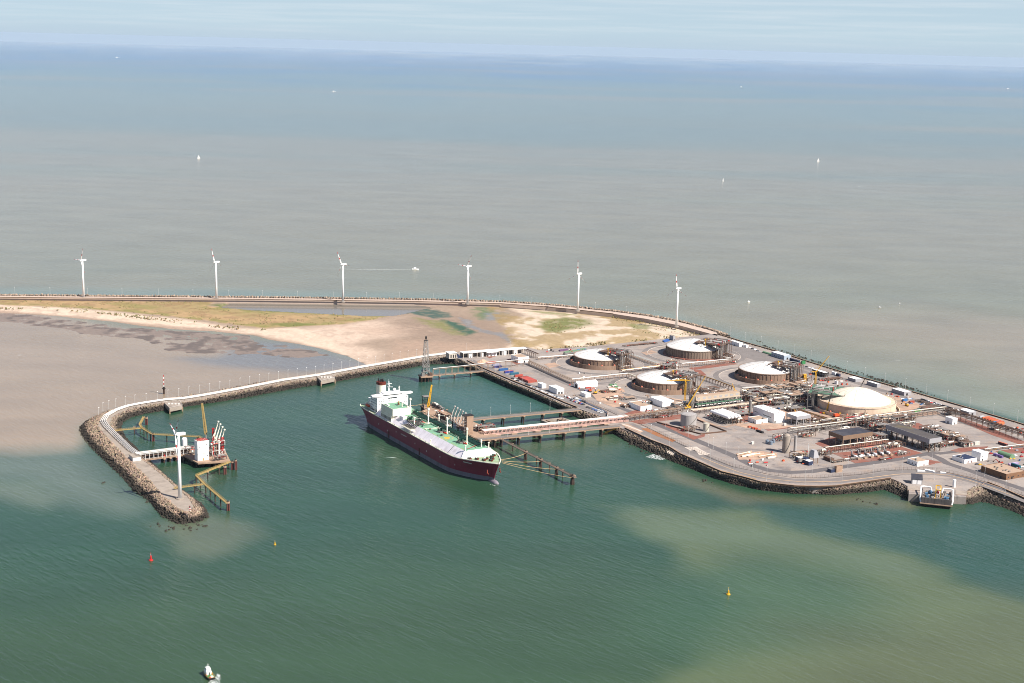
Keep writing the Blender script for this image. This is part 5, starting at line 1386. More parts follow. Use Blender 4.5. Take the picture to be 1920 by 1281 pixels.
YN = [(216,807),(266,802.5),(262,796),(270,781.5)]
catwalk('mooring_walkway', 'yellow walkway from the breakwater to the tall dolphin north of the west jetty', YN, 8.5, 2.2, m_dyell, [(252,813),(263,809),(270,815)])
catwalk('mooring_walkway', 'yellow zigzag walkway running north of the west jetty past the wind turbine', [(266,802.5),(285,814),(320,816),(374,819),(381,825)], 8.5, 2.2, m_dyell, [(276,822),(282,826),(313,829),(371,832)])
catwalk('mooring_walkway', 'yellow zigzag walkway from the west jetty platform out to the southern dolphins', [(431,866),(368,891.5),(383,907),(425.5,943)], 8.5, 2.4, m_dyell, [(411,890),(389.5,898.5),(368,906.5),(376,914.5),(386,924),(394.5,932),(403.5,940.5),(414,950)])
catwalk('mooring_walkway', 'short straight yellow walkway from the breakwater to the southern zigzag walkway', [(326,915),(382,908)], 8.5, 2.0, m_dyell, [(365,925)])
for (x, y), l in zip([(274.5,796.5),(287,827.5),(421.5,889.5),(435.5,880.5),(427.5,957.5),(442,881)],
                     ['red-brown mooring dolphin at the far end of the northern yellow walkway','red-brown mooring dolphin at the bend of the northern yellow zigzag walkway','red-brown mooring dolphin just below the end of the yellow walkway at the platform','thick red-brown mooring dolphin at the right corner of the west jetty platform','red-brown mooring dolphin at the outer end of the southern yellow walkway','slim red-brown mooring dolphin farthest right of the west jetty']):
    dolphin(x, y, l, 'dolphins of the west jetty', 1.9 if x < 440 else 1.2, 7.5 if x < 440 else 9.5, 3, mat('red_pile', S(114,64,58,.6), .8, .2, .5, dirt=(*S(50,34,30,.6), .6)))
# pipelines along the inner jetty
def along(pts, z): return polyG(pts, z)
JP = [(258,853),(243,843),(218,819),(199,800.5),(193,791),(199,781),(216,771),(238,763),(266,757.5),(306,751.5),(345,748.5),(380,743),(452,730),(530,714.5),(600,704.5),(680,689.5),(740,679.5),(800,669),(850,663)]
P0 = along(JP, ZJ)
root = thing('pipeline', 'bundle of white pipes following the whole curve of the inner breakwater', 'pipeline', (P0[0].x, P0[0].y, ZJ))
rs, _ = resample([(p.x-P0[0].x, p.y-P0[0].y) for p in P0], 90)
dd = np.gradient(rs, axis=0); dd /= np.linalg.norm(dd, axis=1)[:, None]; nn_ = np.stack([-dd[:, 1], dd[:, 0]], 1)
for off, r, z in ((-3.0,.5,1.5),(-1,.6,1.6),(1.0,.5,1.5),(2.8,.4,1.4)):
    MB().mat(m_pipew).tube([(*(rs[i]+nn_[i]*off), z) for i in range(90)], r, 6).build('pipe', root)
for i in range(0, 90):
    a, b = rs[i]-nn_[i]*3.2, rs[i]+nn_[i]*3.2
    MB().mat(m_conc).beam((*a, .45), (*b, .45), .6, .9).build('pipe_support', root)
w_ = MB().mat(m_pale); P1 = polyG([(x, y-2.2) for x, y in JP[9:]], ZJ)
root = thing('parapet_wall', 'long low pale parapet wall along the seaward edge of the inner breakwater', 'wall', (P1[0].x, P1[0].y, ZJ))
MB().mat(m_pale).wall([(p.x-P1[0].x, p.y-P1[0].y) for p in P1], .9, 0, 1.7).build('wall', root)
for pts, lb in (([(308,754.5),(336,750.5),(342,760),(318,765)], 'pale concrete valve platform overhanging the inner side of the breakwater near its bend'),
                ([(594,706),(622,701.5),(628,708.5),(602,714)], 'pale concrete valve platform overhanging the breakwater halfway along')):
    P = polyG(pts, ZJ+1); c = P[0]; root = thing('valve_platform', lb, 'platform', (c.x, c.y, 0)); Q = [(p.x-c.x, p.y-c.y) for p in P]
    MB().mat(m_conc).prism(Q, 2.5, ZJ+.6, True).build('deck', root)
    k = MB().mat(m_pipew)
    for a, b in zip(Q, Q[1:]+Q[:1]): k.beam((*a, ZJ+1.6), (*b, ZJ+1.6), .16)
    k.build('railing', root); mx_, my_ = sum(q[0] for q in Q)/4, sum(q[1] for q in Q)/4
    k = MB().mat(m_pipew)
    for i in range(4): k.cbox(mx_-6+i*4, my_, ZJ+.6, 2.2, 1.4, 1.3, .3)
    build_split(k, 'valve_box', root)
    k = MB().mat(m_tan)
    for q in Q[2:]: k.cyl((*q, -2), (*q, ZJ-1.4), .8, .8, 8)
    build_split(k, 'pile', root)
g = G(356, 961, ZJ); root = thing('harbour_light', 'small red and white banded harbour light at the tip of the breakwater', 'harbour light', (g.x, g.y, ZJ)); root.scale = (.5, .5, .5)
for k in range(5): MB().mat(m_redp if k % 2 == 0 else m_shipw).cyl((0,0,k*2.2),(0,0,k*2.2+2.2),1.5-k*.12,1.5-(k+1)*.12,14).build('band', root)
MB().mat(m_dark).cyl((0,0,11),(0,0,11.5),1.5,1.5,12).mat(m_glass).cyl((0,0,11.5),(0,0,12.8),.5,.5,8).mat(m_redp).lathe(0,0,[(.9,12.8),(.01,13.6)],10).build('lantern', root)
g = G(307.5, 739, 0); root = thing('tide_beacon', 'slim red and white beacon mast on a dark pile base in the lagoon', 'beacon', (g.x, g.y, 0)); h = HT(g, 703)
MB().mat(m_pile).cyl((0,0,-3),(0,0,7),1.2,1.2,10).mat(m_dark).cyl((0,0,7),(0,0,7.6),2.2,2.2,12).cyl((0,0,7.6),(0,0,9.4),1.3,1.3,10).build('pile_base', root)
for k in range(6): MB().mat(m_redp if k % 2 else m_shipw).cyl((0,0,9.4+(h-9.4)*k/6),(0,0,9.4+(h-9.4)*(k+1)/6),.42,.38,8).build('band', root)

# ================================================================== WIND TURBINES
def make_turbine(loc, h, L, yaw, rot, label):
    root = thing('wind_turbine', label, 'wind turbine', loc, yaw, 'white wind turbines with red blade bands')
    MB().mat(m_shipw).cyl((0,0,0),(0,0,h-1.2),1.95,1.15,20).build('tower', root, smooth=True)
    MB().mat(m_conc).cyl((0,0,-.5),(0,0,.9),4.2,4.0,18).build('foundation', root)
    n = MB().mat(m_shipw); vs = []                       # nacelle, rotor axis along -y
    for y, w, zz in ((-2.6,.9,.9),(-1.8,1.45,1.35),(1,1.6,1.5),(5,1.45,1.45),(6.4,1.1,1.2)):
        vs += [(w*sx, y, h+zz*sz) for sx, sz in ((-1,-.75),(-.75,-1),(.75,-1),(1,-.75),(1,.75),(.75,1),(-.75,1),(-1,.75))]
    fs = [(j*8+i,j*8+(i+1)%8,(j+1)*8+(i+1)%8,(j+1)*8+i) for j in range(4) for i in range(8)] + [tuple(range(7,-1,-1)), tuple(range(32,40))]
    n.add(vs, fs).build('nacelle', root)
    hb = MB().mat(m_shipw)
    hb.cyl((0,-2.6,h),(0,-3.6,h),1.25,1.15,14).cyl((0,-3.6,h),(0,-4.9,h),1.15,.25,14).build('hub', root)
    for k in range(3):
        a = rot + k*2*math.pi/3; d = Vector((math.sin(a), 0, math.cos(a))); c = Vector((math.cos(a), 0, -math.sin(a))); o = Vector((0,-3.3,h)); b = MB()
        st = [(.04,.5,.5),(.1,.55,.5),(.2,1.0,.3),(.4,.8,.24),(.52,.68,.2),(.68,.55,.16),(.84,.42,.13),(1.0,.2,.08)]
        vs = []
        for f, w, t in st:
            p = o + d*(f*L); tw = .5+.5*(1-f); cc = c*math.cos(tw)+Vector((0,1,0))*math.sin(tw); tt = d.cross(cc)
            vs += [p-cc*w*.6, p-tt*t+cc*w*.1, p+cc*w*1.3, p+tt*t+cc*w*.1]
        for j in range(7):
            b.mat(m_redp if j in (3,6) else m_shipw)
            n0 = j*4
            b.f += [(n0+i, n0+(i+1)%4, n0+4+(i+1)%4, n0+4+i) for i in range(4)]; b.m += [b.cur]*4
        b.v = [tuple(v) for v in vs]; b.build('blade', root)
    return root
TB = [(157,557.5,488,0,R_(26),'wind turbine on the outer sea wall, farthest left of the row'),
      (406,560.5,491.5,0,R_(-21),'second wind turbine from the left on the outer sea wall'),
      (643,566,496,0,R_(-32),'wind turbine by the grey pool with the speedboat wake behind it'),
      (876.5,570,499.5,0,R_(30),'wind turbine on the sea wall behind the algae pools, fourth in the row'),
      (1083,583,513.5,0,R_(0),'wind turbine on the sea wall behind the green dune patch'),
      (1268,612.5,541,0,R_(-7),'wind turbine at the right-hand end of the row, close to the terminal')]
YAW = R_(-48)
for x, yb, yt, _, rot, lab in TB:
    g = G(x, yb, ZL-.5); make_turbine((g.x, g.y, ZL-.5), HT(g, yt), 24, YAW, rot, lab)
g = G(337.5, 935, ZJ); make_turbine((g.x, g.y, ZJ), HT(g, 814), 25, R_(-65), R_(41), 'big foreground wind turbine standing on the tip of the inner breakwater')

# ================================================================== LAMP POSTS
def lamp(h):
    root = thing('lamp_post', '', 'lamp post', (0,0,0))
    MB().mat(m_pipew).cyl((0,0,0),(0,0,h),.16,.1,6).cbox(0,0,0,.6,.6,.4).build('pole', root)
    MB().mat(m_shipw).box(-.2,-1.3,h,.2,.4,h+.25).build('lamp_head', root)
    return root
def lamps(pts, h, label, group, z=ZL, rz=0.0, first=[]):
    src = lamp(h); src['label'] = label; src['group'] = group
    for i, (x, y) in enumerate(pts):
        g = G(x, y, z); o = src if i == 0 else copy_thing(src, (g.x, g.y, z), rz)
        o.location = (g.x, g.y, z); o.rotation_euler = (0,0,rz)
JL = [(185,780),(193,771),(204,767),(217,763.5),(235,758.5),(253,756),(274,753),(295,749.5),(315,746.5),(335,744),(354,740.5),(374,737),(393,733.5),(412,730.5),(431,727.5),(450,723.5),(468,720),(486,717),(504,714),(522,711),(540,708),(557,705.5),(574,703),(591,701),(607.5,698.5),(624,695.5),(640,692.5),(656,689),(672,686),(688,683.5),(704,681.5),(720,679),(735,676),(750,673),(765,671),(781,669),(797,666.5)]
lamps(JL, 10, 'slim white lamp post on the parapet of the inner breakwater', 'lamp posts along the inner breakwater', ZJ, rz=R_(150))
OL = [(28,550.5),(94,551),(164,552.5),(229,553),(297,554),(362,555),(429,556),(492,557),(558,558),(625,559.5),(687,560),(749,561),(813,563),(875,564.5),(937,566),(997,569.5),(1059,575),(1116,579.5),(1174,586.5),(1226,595),(1286,607),(1316,615)]
lamps(OL, 11, 'slim grey lamp post on the outer sea wall beside the beach', 'lamp posts along the outer sea wall')
SL = [(1342,624),(1369,631),(1397,641),(1426.5,649),(1458,658),(1489,666),(1520,677),(1553,688),(1587,698),(1621.5,709),(1659,720),(1697,730.5),(1736,743),(1776,753),(1818,766.5),(1862,778.5),(1907,793)]
lamps(SL, 15, 'tall slim lamp post on the seaward shore behind the storage tanks', 'lamp posts along the seaward shore of the terminal')
RL = [(1220,823),(1255,839),(1292,855.5),(1331,871),(1375.5,888.5),(1437,902),(1509,910),(1578,911),(1636,901),(1691,886),(1752,899),(1829,911),(1884,931)]
lamps(RL, 17, 'tall slim lamp post beside the perimeter road along the waterfront', 'lamp posts along the waterfront road')
IL = [(1248,801),(1290,820),(1337,842),(1361,852),(1384,860),(1411,877),(1522,893),(1556,877),(1589.5,877),(1655,867),(1748,862),(1803,880),(1846,893),(1300,698),(1098.5,690),(1109,720.5),(1328,836)]
lamps(IL, 13, 'slim lamp post standing among the plant roads of the terminal', 'lamp posts inside the terminal')
BL = [(883,786),(920,780.5),(957,776.5),(994,772.5),(1031,769)]
lamps(BL, 11, 'slim lamp post on the far road bridge behind the ship', 'lamp posts on the far road bridge', 10.5)
BL2 = [(952,818.5),(991,815),(1030,811.5),(1068,807.5)]
lamps(BL2, 11, 'slim lamp post on the road bridge joining the quay beside the ship bow', 'lamp posts on the near road bridge', 10.5)
QL = [(886,677),(907.5,690),(929.5,697),(954.5,707.5),(980,718),(1007,731),(1061,754.5),(875,660),(916.5,660),(957.5,655.5)]
lamps(QL, 12, 'slim lamp post beside the parked cars and containers of the quay road', 'lamp posts along the quay road')

# ================================================================== BUOYS, BOATS
def buoy(x, y, m, s, label):
    g = G(x, y, 0); root = thing('buoy', label, 'buoy', (g.x, g.y, 0), 0, 'navigation buoys')
    MB().mat(m).lathe(0,0,[(.01,-.8*s),(1.5*s,-.6*s),(1.9*s,.1*s),(1.7*s,.8*s),(.8*s,1.1*s),(.75*s,3.6*s),(.4*s,4.4*s),(.01,4.5*s)],16).build('body', root, smooth=False)
    MB().mat(m_pipew).cyl((0,0,4.4*s),(0,0,6.2*s),.2*s,.12*s,6).mat(m).cbox(0,0,6.0*s,.5*s,.5*s,.6*s).build('lantern', root)
buoy(283, 1051, m_redp, 1.05, 'large red navigation buoy off the tip of the breakwater')
buoy(515.5, 1021.5, m_yellow, .6, 'small yellow buoy in open water right of the red buoy')
buoy(1365.5, 1115, m_yellow, .95, 'large yellow buoy in the foreground below the terminal quay')
buoy(1687, 569.5, m_shipw, .5, 'small pale buoy at sea beyond the seaward shore')

def foam_mat(name, thr, sc):
    m, N, L, b = _nodes(name)
    b.inputs['Base Color'].default_value = (.6,.63,.61,1); b.inputs['Roughness'].default_value = .8
    a = N.new('ShaderNodeAttribute'); a.attribute_name = 'albedo'
    geo = N.new('ShaderNodeNewGeometry'); n = N.new('ShaderNodeTexNoise'); n.inputs['Scale'].default_value = sc; n.inputs['Detail'].default_value = 7; n.inputs['Roughness'].default_value = .75
    L.new(geo.outputs['Position'], n.inputs['Vector'])
    ad = N.new('ShaderNodeMath'); ad.operation = 'ADD'; L.new(n.outputs['Fac'], ad.inputs[0]); L.new(a.outputs['Fac'], ad.inputs[1])
    r = N.new('ShaderNodeMapRange'); r.inputs['From Min'].default_value = thr; r.inputs['From Max'].default_value = thr + .16
    L.new(ad.outputs[0], r.inputs['Value']); L.new(r.outputs[0], b.inputs['Alpha'])
    return m
m_foam = foam_mat('sea_foam', .82, .55)
def foam(name, pts, z=.06, soft=6.0, n=60, gain=.75):
    """a patch of broken foam inside a picture polygon, thinning towards its edge"""
    P = [(p.x, p.y) for p in polyG(pts, 0)]; X0, X1 = min(p[0] for p in P), max(p[0] for p in P); Y0, Y1 = min(p[1] for p in P), max(p[1] for p in P)
    X, Y = np.meshgrid(np.linspace(X0, X1, n), np.linspace(Y0, Y1, n)); s = sdist(P, X.ravel(), Y.ravel()); w = sstep(-.5, soft, s)*gain
    V = np.stack([X.ravel(), Y.ravel(), np.full(X.size, z)], 1)
    return stuff(npmesh(name, V, gridF(n, n), m_foam, np.repeat(w[:, None], 3, 1)))
foam('outfall_foam', [(1202,857),(1218,851),(1232,849),(1250,845),(1256,853),(1262,861),(1240,865),(1222,862)], .12, 5, 90, .37)
foam('wake_foam', [(378,1262),(384,1284),(392,1274),(402,1268),(407,1258),(418,1266),(415,1282),(426,1300),(420,1340),(390,1340),(384,1300),(374,1272)], .05, 1.8, 120, .37)
foam('wake_foam', [(560,504),(640,503.9),(720,504.2),(779,505),(779,506.4),(720,507),(640,505.4),(560,504.4)], .05, 4, 200, .33)
foam('wake_foam', [(374,296.5),(392,297.5),(392,298.5),(374,298)], .05, 3, 60, .26)
foam('wake_foam', [(1536,302),(1556,303),(1556,304),(1536,303.6)], .05, 3, 60, .26)
foam('bow_foam', [(912,906.5),(922,907.5),(931,910.5),(929,912),(918,909.5)], .08, 1.5, 40, .34)

def pilot_boat():
    g = G(391, 1268, 0); root = thing('pilot_boat', 'small green and white workboat trailing foam in the foreground', 'boat', (g.x, g.y, .2), R_(122))
    m_bg = mat('boat_green', S(60,130,60,.6), .5, .1, .8); m_bk = mat('boat_black', S(36,34,34,.6), .5, .1, .8)
    st = [(-7.5,2.2,2.5),(-5,2.7,2.6),(0,2.8,2.3),(4,2.2,1.7),(6.6,1.1,.8),(8.2,.15,.1)]
    b = MB(); vs = []
    for x, w, wl in st: vs += [(x,-wl,-.5),(x,-w,1.15),(x,-w,1.7),(x,w,1.7),(x,w,1.15),(x,wl,-.5)]
    for j in range(5):
        o = j*6
        for i, m in ((0,m_bk),(1,m_bg),(3,m_bg),(4,m_bk)): b.mat(m); b.f.append((o+i,o+6+i,o+7+i,o+i+1)); b.m.append(b.cur)
    b.mat(m_bk); b.f.append((0,1,2,3,4,5)); b.m.append(b.cur); b.v = vs; b.build('hull', root)
    b = MB().mat(m_bg); vs = []
    for x, w, wl in st: vs += [(x,-w+.15,1.35),(x,w-.15,1.35)]
    b.add(vs, [(2*i,2*i+2,2*i+3,2*i+1) for i in range(5)]).build('deck', root)
    k = MB().mat(m_dyell)
    for s in (-1, 1):
        for p, q in zip(st[:-1], st[1:]): k.beam((p[0],s*p[1],1.75),(q[0],s*q[1],1.75),.22)
    k.beam((-7.5,-2.2,1.75),(-7.5,2.2,1.75),.22).build('gunwale', root)
    MB().mat(m_shipw).box(-1.6,-1.9,1.4,4.2,1.9,3.8).box(-.4,-1.5,3.8,3.2,1.5,6).build('wheelhouse', root)
    MB().mat(m_glass).box(3.2,-1.3,4.7,3.26,1.3,5.6).box(0,-1.56,4.7,2.8,-1.5,5.6).box(0,1.5,4.7,2.8,1.56,5.6).build('window', root)
    MB().mat(m_dark).box(-1.68,-.5,1.4,-1.6,.5,3.4).build('door', root)
    MB().mat(m_shipw).cyl((1,0,6),(1,0,9),.18,.1,6).beam((1,-.9,8),(1,.9,8),.14).box(.4,-.6,6,1.2,.6,6.4).build('mast', root)
    MB().mat(m_orange).ball((-7.2,1.4,2.1),.75,10,6).build('fender', root); MB().mat(m_orange).ball((-2.4,2.2,2.0),.5,8,5).build('fender', root)
    MB().mat(m_yellow).cyl((-2.2,-1.9,1.4),(-2.2,-1.9,3.2),.35,.3,8).build('davit', root)
    MB().mat(m_shipw).box(-6.6,-1.3,1.4,-4.8,.4,2.1).build('hatch', root)
pilot_boat()
def sailboat(x, yb, yt, rz, label, jib=True):
    g = G(x, yb, 0); h = HT(g, yt)*.95; L2 = h*.8; root = thing('sailing_boat', label, 'sailing boat', (g.x, g.y, 0), rz, 'small sailing boats far out at sea')
    b = MB().mat(m_shipw); vs = []; st = [(-.5,.12),(-.2,.17),(.2,.14),(.5,.01)]
    for xx, w in st: vs += [(xx*L2,-w*L2*.7,-.4),(xx*L2,-w*L2,1.2),(xx*L2,w*L2,1.2),(xx*L2,w*L2*.7,-.4)]
    b.add(vs, [(j*4+i,j*4+4+i,j*4+5+i,j*4+1+i) for j in range(3) for i in range(3)] + [(0,1,2,3)]).build('hull', root)
    MB().mat(m_steel).cyl((.05*L2,0,0),(.05*L2,0,h),.12,.08,5).build('mast', root)
    MB().mat(m_shipw).add([(.03*L2,0,1.6),(-.45*L2,.1*L2,1.8),(.03*L2,0,h),(-.22*L2,.12*L2,h*.45)], [(0,1,3),(0,3,2)]).build('mainsail', root)
    if jib: MB().mat(m_shipw).add([(.5*L2,0,1.4),(.07*L2,.08*L2,1.7),(.07*L2,0,h*.88),(.26*L2,.1*L2,h*.4)], [(0,1,3),(1,2,3)]).build('jib', root)
sailboat(372.5, 297.5, 290, R_(205), 'white sailing boat out at sea on the left, leaving a short wake')
sailboat(1534, 303, 296, R_(205), 'white sailing boat out at sea on the right, with full sails')
sailboat(1356, 340, 333.5, R_(70), 'white sailing boat seen end-on, nearer than the one with full sails', False)
def motorboat(x, y, L2, rz, label, h=2.5):
    g = G(x, y, 0); root = thing('motor_boat', label, 'motor boat', (g.x, g.y, 0), rz, 'small motor boats at sea')
    b = MB().mat(m_shipw); vs = []; st = [(-.5,.16),(0,.17),(.3,.12),(.5,.01)]
    for xx, w in st: vs += [(xx*L2,-w*L2*.8,-.4),(xx*L2,-w*L2,1.5),(xx*L2,w*L2,1.5),(xx*L2,w*L2*.8,-.4)]
    b.add(vs, [(j*4+i,j*4+4+i,j*4+5+i,j*4+1+i) for j in range(3) for i in range(3)] + [(0,1,2,3)]).build('hull', root)
    MB().mat(m_shipw).box(-.25*L2,-.11*L2,1.4,.1*L2,.11*L2,1.5+h).mat(m_glass).box(.1*L2,-.1*L2,2,.11*L2,.1*L2,1.3+h).build('cabin', root)
motorboat(779, 505.5, 14, R_(0), 'white speedboat drawing a long straight wake beyond the sea wall')
motorboat(1404, 566.5, 5, R_(20), 'small white boat off the seaward shore, the left one', 1)
motorboat(1649, 577.5, 5.5, R_(160), 'small white boat off the seaward shore, the right one', 1)
motorboat(220, 108, 110, R_(5), 'pale ship on the far horizon at the left', 10)
motorboat(626, 172, 40, R_(5), 'tiny white boat far offshore, left of the middle', 6)
motorboat(1390, 163.5, 40, R_(5), 'tiny white boat far offshore, right of the middle', 6)
motorboat(1890, 166.5, 60, R_(5), 'tiny white boat far offshore at the right edge', 5)

# ================================================================== THE TERMINAL: BUILDINGS
U3, V3 = UX, VX
def site(name, label, cat, C, z=ZL, rot=ROT, group=None):
    g = G(*C, z); return thing(name, label, cat, (g.x, g.y, z), rot, group), g
def bld(label, C, Lx, Rx, yt, wall=None, roof=None, cat='building', name='building', doors=((1,.6,2.2,2.6),), wins=(), gable=False, para=.5, vents=0, depth=None, group=None, rot=ROT):
    """box building: C is the picture point of its near bottom corner, Lx/Rx the columns of the far ends of its two visible sides, yt the row of the near eaves"""
    root, g = site(name, label, cat, C, rot=rot, group=group); wall = wall or m_shipw; roof = roof or m_tan
    vx, ux = np.array([math.cos(rot), math.sin(rot)]), np.array([-math.sin(rot), math.cos(rot)])
    w = LEN(g, vx, Rx); d = depth or LEN(g, ux, Lx); h = HT(g, yt)
    if gable:                                   # ridge along the right-hand side
        b = MB().mat(wall).add([(0,0,0),(w,0,0),(w,d,0),(0,d,0),(0,0,h),(w,0,h),(w,d,h),(0,d,h),(0,d/2,h*1.45),(w,d/2,h*1.45)],
            [(0,1,5,4),(1,2,6,9,5),(2,3,7,6),(3,0,4,8,7)]); b.build('wall', root)
        roofo = MB().mat(roof).add([(-.4,-.4,h-.1),(w+.4,-.4,h-.1),(w+.4,d/2,h*1.45+.15),(-.4,d/2,h*1.45+.15),(w+.4,d+.4,h-.1),(-.4,d+.4,h-.1)], [(0,1,2,3),(3,2,4,5)]).build('roof', root)
    else:
        MB().mat(wall).box(0,0,0,w,d,h).build('wall', root)
        r = MB().mat(roof).box(.25,.25,h,w-.25,d-.25,h+.12).mat(wall)
        if para: r.box(0,0,h,w,.25,h+para).box(0,d-.25,h,w,d,h+para).box(0,.25,h,.25,d-.25,h+para).box(w-.25,.25,h,w,d-.25,h+para)
        roofo = r.build('roof', root)
    for f, t, dw, dh in doors:
        b = MB().mat(m_dark if f != 2 else m_brown)
        if f in (1, 2): b.box(w*t-dw/2,-.08,.05,w*t+dw/2,-.02,dh)
        else: b.box(-.08,d*t-dw/2,.05,-.02,d*t+dw/2,dh)
        b.build('door', root)
    for f, n, z0, z1, ww in wins:
        for k in range(n):
            b = MB().mat(m_glass); t = (k+.5)/n
            if f == 1: b.box(w*t-ww/2,-.07,z0,w*t+ww/2,-.02,z1)
            else: b.box(-.07,d*t-ww/2,z0,-.02,d*t+ww/2,z1)
            b.build('window', root)
    rd = random.Random(int(C[0]))
    for k in range(vents):
        MB().mat(m_steel).cbox(rd.uniform(.15,.85)*w, rd.uniform(.15,.85)*d, h+.1, rd.uniform(.8,2), rd.uniform(.8,2), rd.uniform(.7,1.6)).build('roof_vent', roofo)
    return root, w, d, h
m_roofw = mat('white_roof', (.8,.78,.75), .6, .05, .15, dirt=(.6,.56,.52,.35))
m_rooft = mat('tan_roof', S(196,168,144,.6), .9, .1, .2, dirt=(*S(150,126,108,.6), .5))
m_roofd = mat('dark_roof', S(66,66,76,.6), .8, .15, .15, dirt=(*S(110,106,108,.6), .5))
m_clad = mat('grey_cladding', S(178,176,178,.65), .55, .06, .2)
m_blueroof = mat('blue_roof', S(52,62,92,.6), .7, .12, .3)
bld('white hall with a tan roof beside the pipe from the flare tower', (971.7,681), 958, 991, 671, roof=m_rooft, doors=((1,.6,2.4,2.8),(0,.4,3,3)), wins=((0,3,3,4.4,1.6),))
bld('white shed with a bright flat roof beside the row of parked cars on the quay', (1044,739.5), 1029, 1057.5, 730, roof=m_roofw, doors=((1,.3,2.4,3),(1,.7,2.4,3)))
bld('white gabled warehouse near the corner of the pale pipe rack', (1084,728.5), 1076, 1120.5, 721, roof=m_roofw, gable=True, doors=((0,.5,5,4.5),))
bld('white hall with tan roof and rust-red pipes along its shaded side', (1200.8,771.5), 1179, 1221.5, 763, roof=m_rooft, doors=((1,.55,2,2.8),), vents=1)
bld('long white hall with a half-white roof behind the tan-roofed one', (1242,764.5), 1218.8, 1263, 754, roof=m_roofw, doors=((0,.85,2.4,2.8),))
b7, w7, d7, h7 = bld('tall white windowless hall with dark dots on its roof, middle of the plant', (1451,794), 1411, 1471, 776, roof=m_roofw, doors=((1,.1,2,3),), para=.15)
for k in range(30):
    MB().mat(m_dark).cbox(1.2+(k % 5)*w7*.2, 1.5+(k//5)*d7*.16, h7+.12, .7, .7, .5).build('roof_vent', [c for c in b7.children if c.name.startswith('roof')][0])
MB().mat(m_glass).box(-.07,d7*.15,h7*.45,-.02,d7*.52,h7*.53).build('window_strip', b7); MB().mat(m_glass).box(-.07,d7*.78,h7*.5,-.02,d7*.92,h7*.56).build('window_strip', b7)
bld('low white annexe with tan roof in front of the tall white hall', (1418,795.5), 1402, 1439.5, 788.5, roof=m_rooft, doors=((2,.5,1.6,2.4),(0,.3,1.4,2.4)), vents=1)
bld('dark blue container cabin with a white roof at the foot of the silos', (1516,873.5), 1491, 1525, 866, wall=m_blueroof, roof=m_roofw, doors=((0,.5,1.2,2.2),), para=.1)
bld('brown rusty box beside the hopper, right of the dark blue cabin', (1558,867), 1543.5, 1564, 861, wall=m_rusty, roof=m_rusty, cat='box', name='equipment_box', doors=(), para=.3)
bld('low grey box by the perimeter road, left of the tan one', (1558,887), 1551, 1566, 881, wall=m_blueroof, roof=m_steel, cat='box', name='equipment_box', doors=(), para=.1)
bld('tan box with open top by the perimeter road', (1568,886.5), 1564, 1579.5, 876, wall=m_tan, roof=m_rusty, cat='box', name='equipment_box', doors=(), para=.8)
bld('low white hut with pilasters and tan roof beside the perimeter road', (1720,875), 1701, 1740.5, 867, roof=m_rooft, doors=((2,.6,1.6,2.2),), wins=((0,3,1,2.6,1.2),), vents=2)
bld('white office with a dark blue roof, right of the plant', (1808,869.5), 1785, 1831, 863, roof=m_blueroof, doors=((2,.3,1.6,2.4),(2,.6,1.6,2.4)), vents=3)
bld('taller white block behind the office with the blue roof', (1838,864.5), 1821, 1851, 850, roof=m_roofw, doors=((1,.3,1.6,2.4),), wins=((1,2,4,5.2,1.0),))
bld('big brown brick building with a tan roof at the right edge', (1886,900.5), 1839, 1922, 890, wall=mat('brown_brick', S(150,112,84,.55), .9, .12, .3), roof=m_rooft, doors=((1,.3,2.4,3),(0,.2,2,2.6)), wins=((1,4,2,3.4,1.4),), vents=9)
bld('white windowless block standing alone on the grey yard at the right', (1785.6,796.5), 1772, 1794.5, 786, roof=m_roofw, doors=((1,.5,1.8,2.6),(0,.6,2,2.6)))
bld('white shed with a grey side by the shore, close to the right edge', (1816,780), 1797, 1830, 773.5, wall=m_clad, roof=m_roofw, doors=((1,.5,3,3),))
bld('low white shed with a long roof beside the shed with grey side', (1797,776), 1781, 1806, 771, wall=m_clad, roof=m_roofw, doors=())
bld('white-roofed grey shed by the shore right of the biggest dome', (1695,742.5), 1671.5, 1708.5, 736, wall=m_clad, roof=m_roofw, doors=((1,.4,3,3),))
bld('white-roofed grey shed by the shore behind the biggest dome', (1644,727), 1625, 1651, 721, wall=m_clad, roof=m_roofw, doors=())
bld('white-roofed shed with a tan end by the shore, beyond the green deck', (1604,717), 1589.5, 1617, 712, wall=m_clad, roof=m_roofw, doors=())
bld('long blue-white shed on the shore road behind the storage tanks', (1470,675), 1446, 1482.5, 667.5, wall=mat('pale_blue_cladding', S(176,190,204,.68), .5, .05, .2), roof=m_roofw, doors=((1,.5,3,3),), wins=((0,6,1.6,2.8,1.4),))
bld('long dark grey shed next to a green container on the shore road', (1497,683), 1480, 1500, 677, wall=m_blueroof, roof=mat('lilac_roof', S(150,140,156,.6), .7, .1, .2), doors=())
bld('small grey box building near the end of the outer sea wall', (1262,639), 1255, 1266, 631, wall=m_clad, roof=m_conc, doors=((1,.5,1.4,2.2),))
bld('white trailer hut at the far end of the shore road', (1386,650.5), 1369.5, 1392.5, 644, roof=m_roofw, doors=((0,.5,1.4,2.2),))
bld('little white hut right of the white trailer hut', (1399,652), 1393, 1403, 648, roof=m_roofw, doors=())
bld('small white hut in front of the green deck of the biggest tank', (1569,721), 1564.5, 1571, 715.5, roof=m_roofw, doors=())
bld('small pale hut near the open white canopy on the shore road', (1566,704), 1559, 1569, 699.5, roof=m_roofw, doors=())
bld('small dark box near the open white canopy on the shore road', (1573,706.5), 1567, 1576, 702.5, wall=m_blueroof, roof=m_steel, cat='box', name='equipment_box', doors=())
bld('white trailer parked at the end of the row of red containers', (1016,728.5), 1008, 1024, 721.5, roof=m_roofw, cat='trailer', name='trailer', doors=())
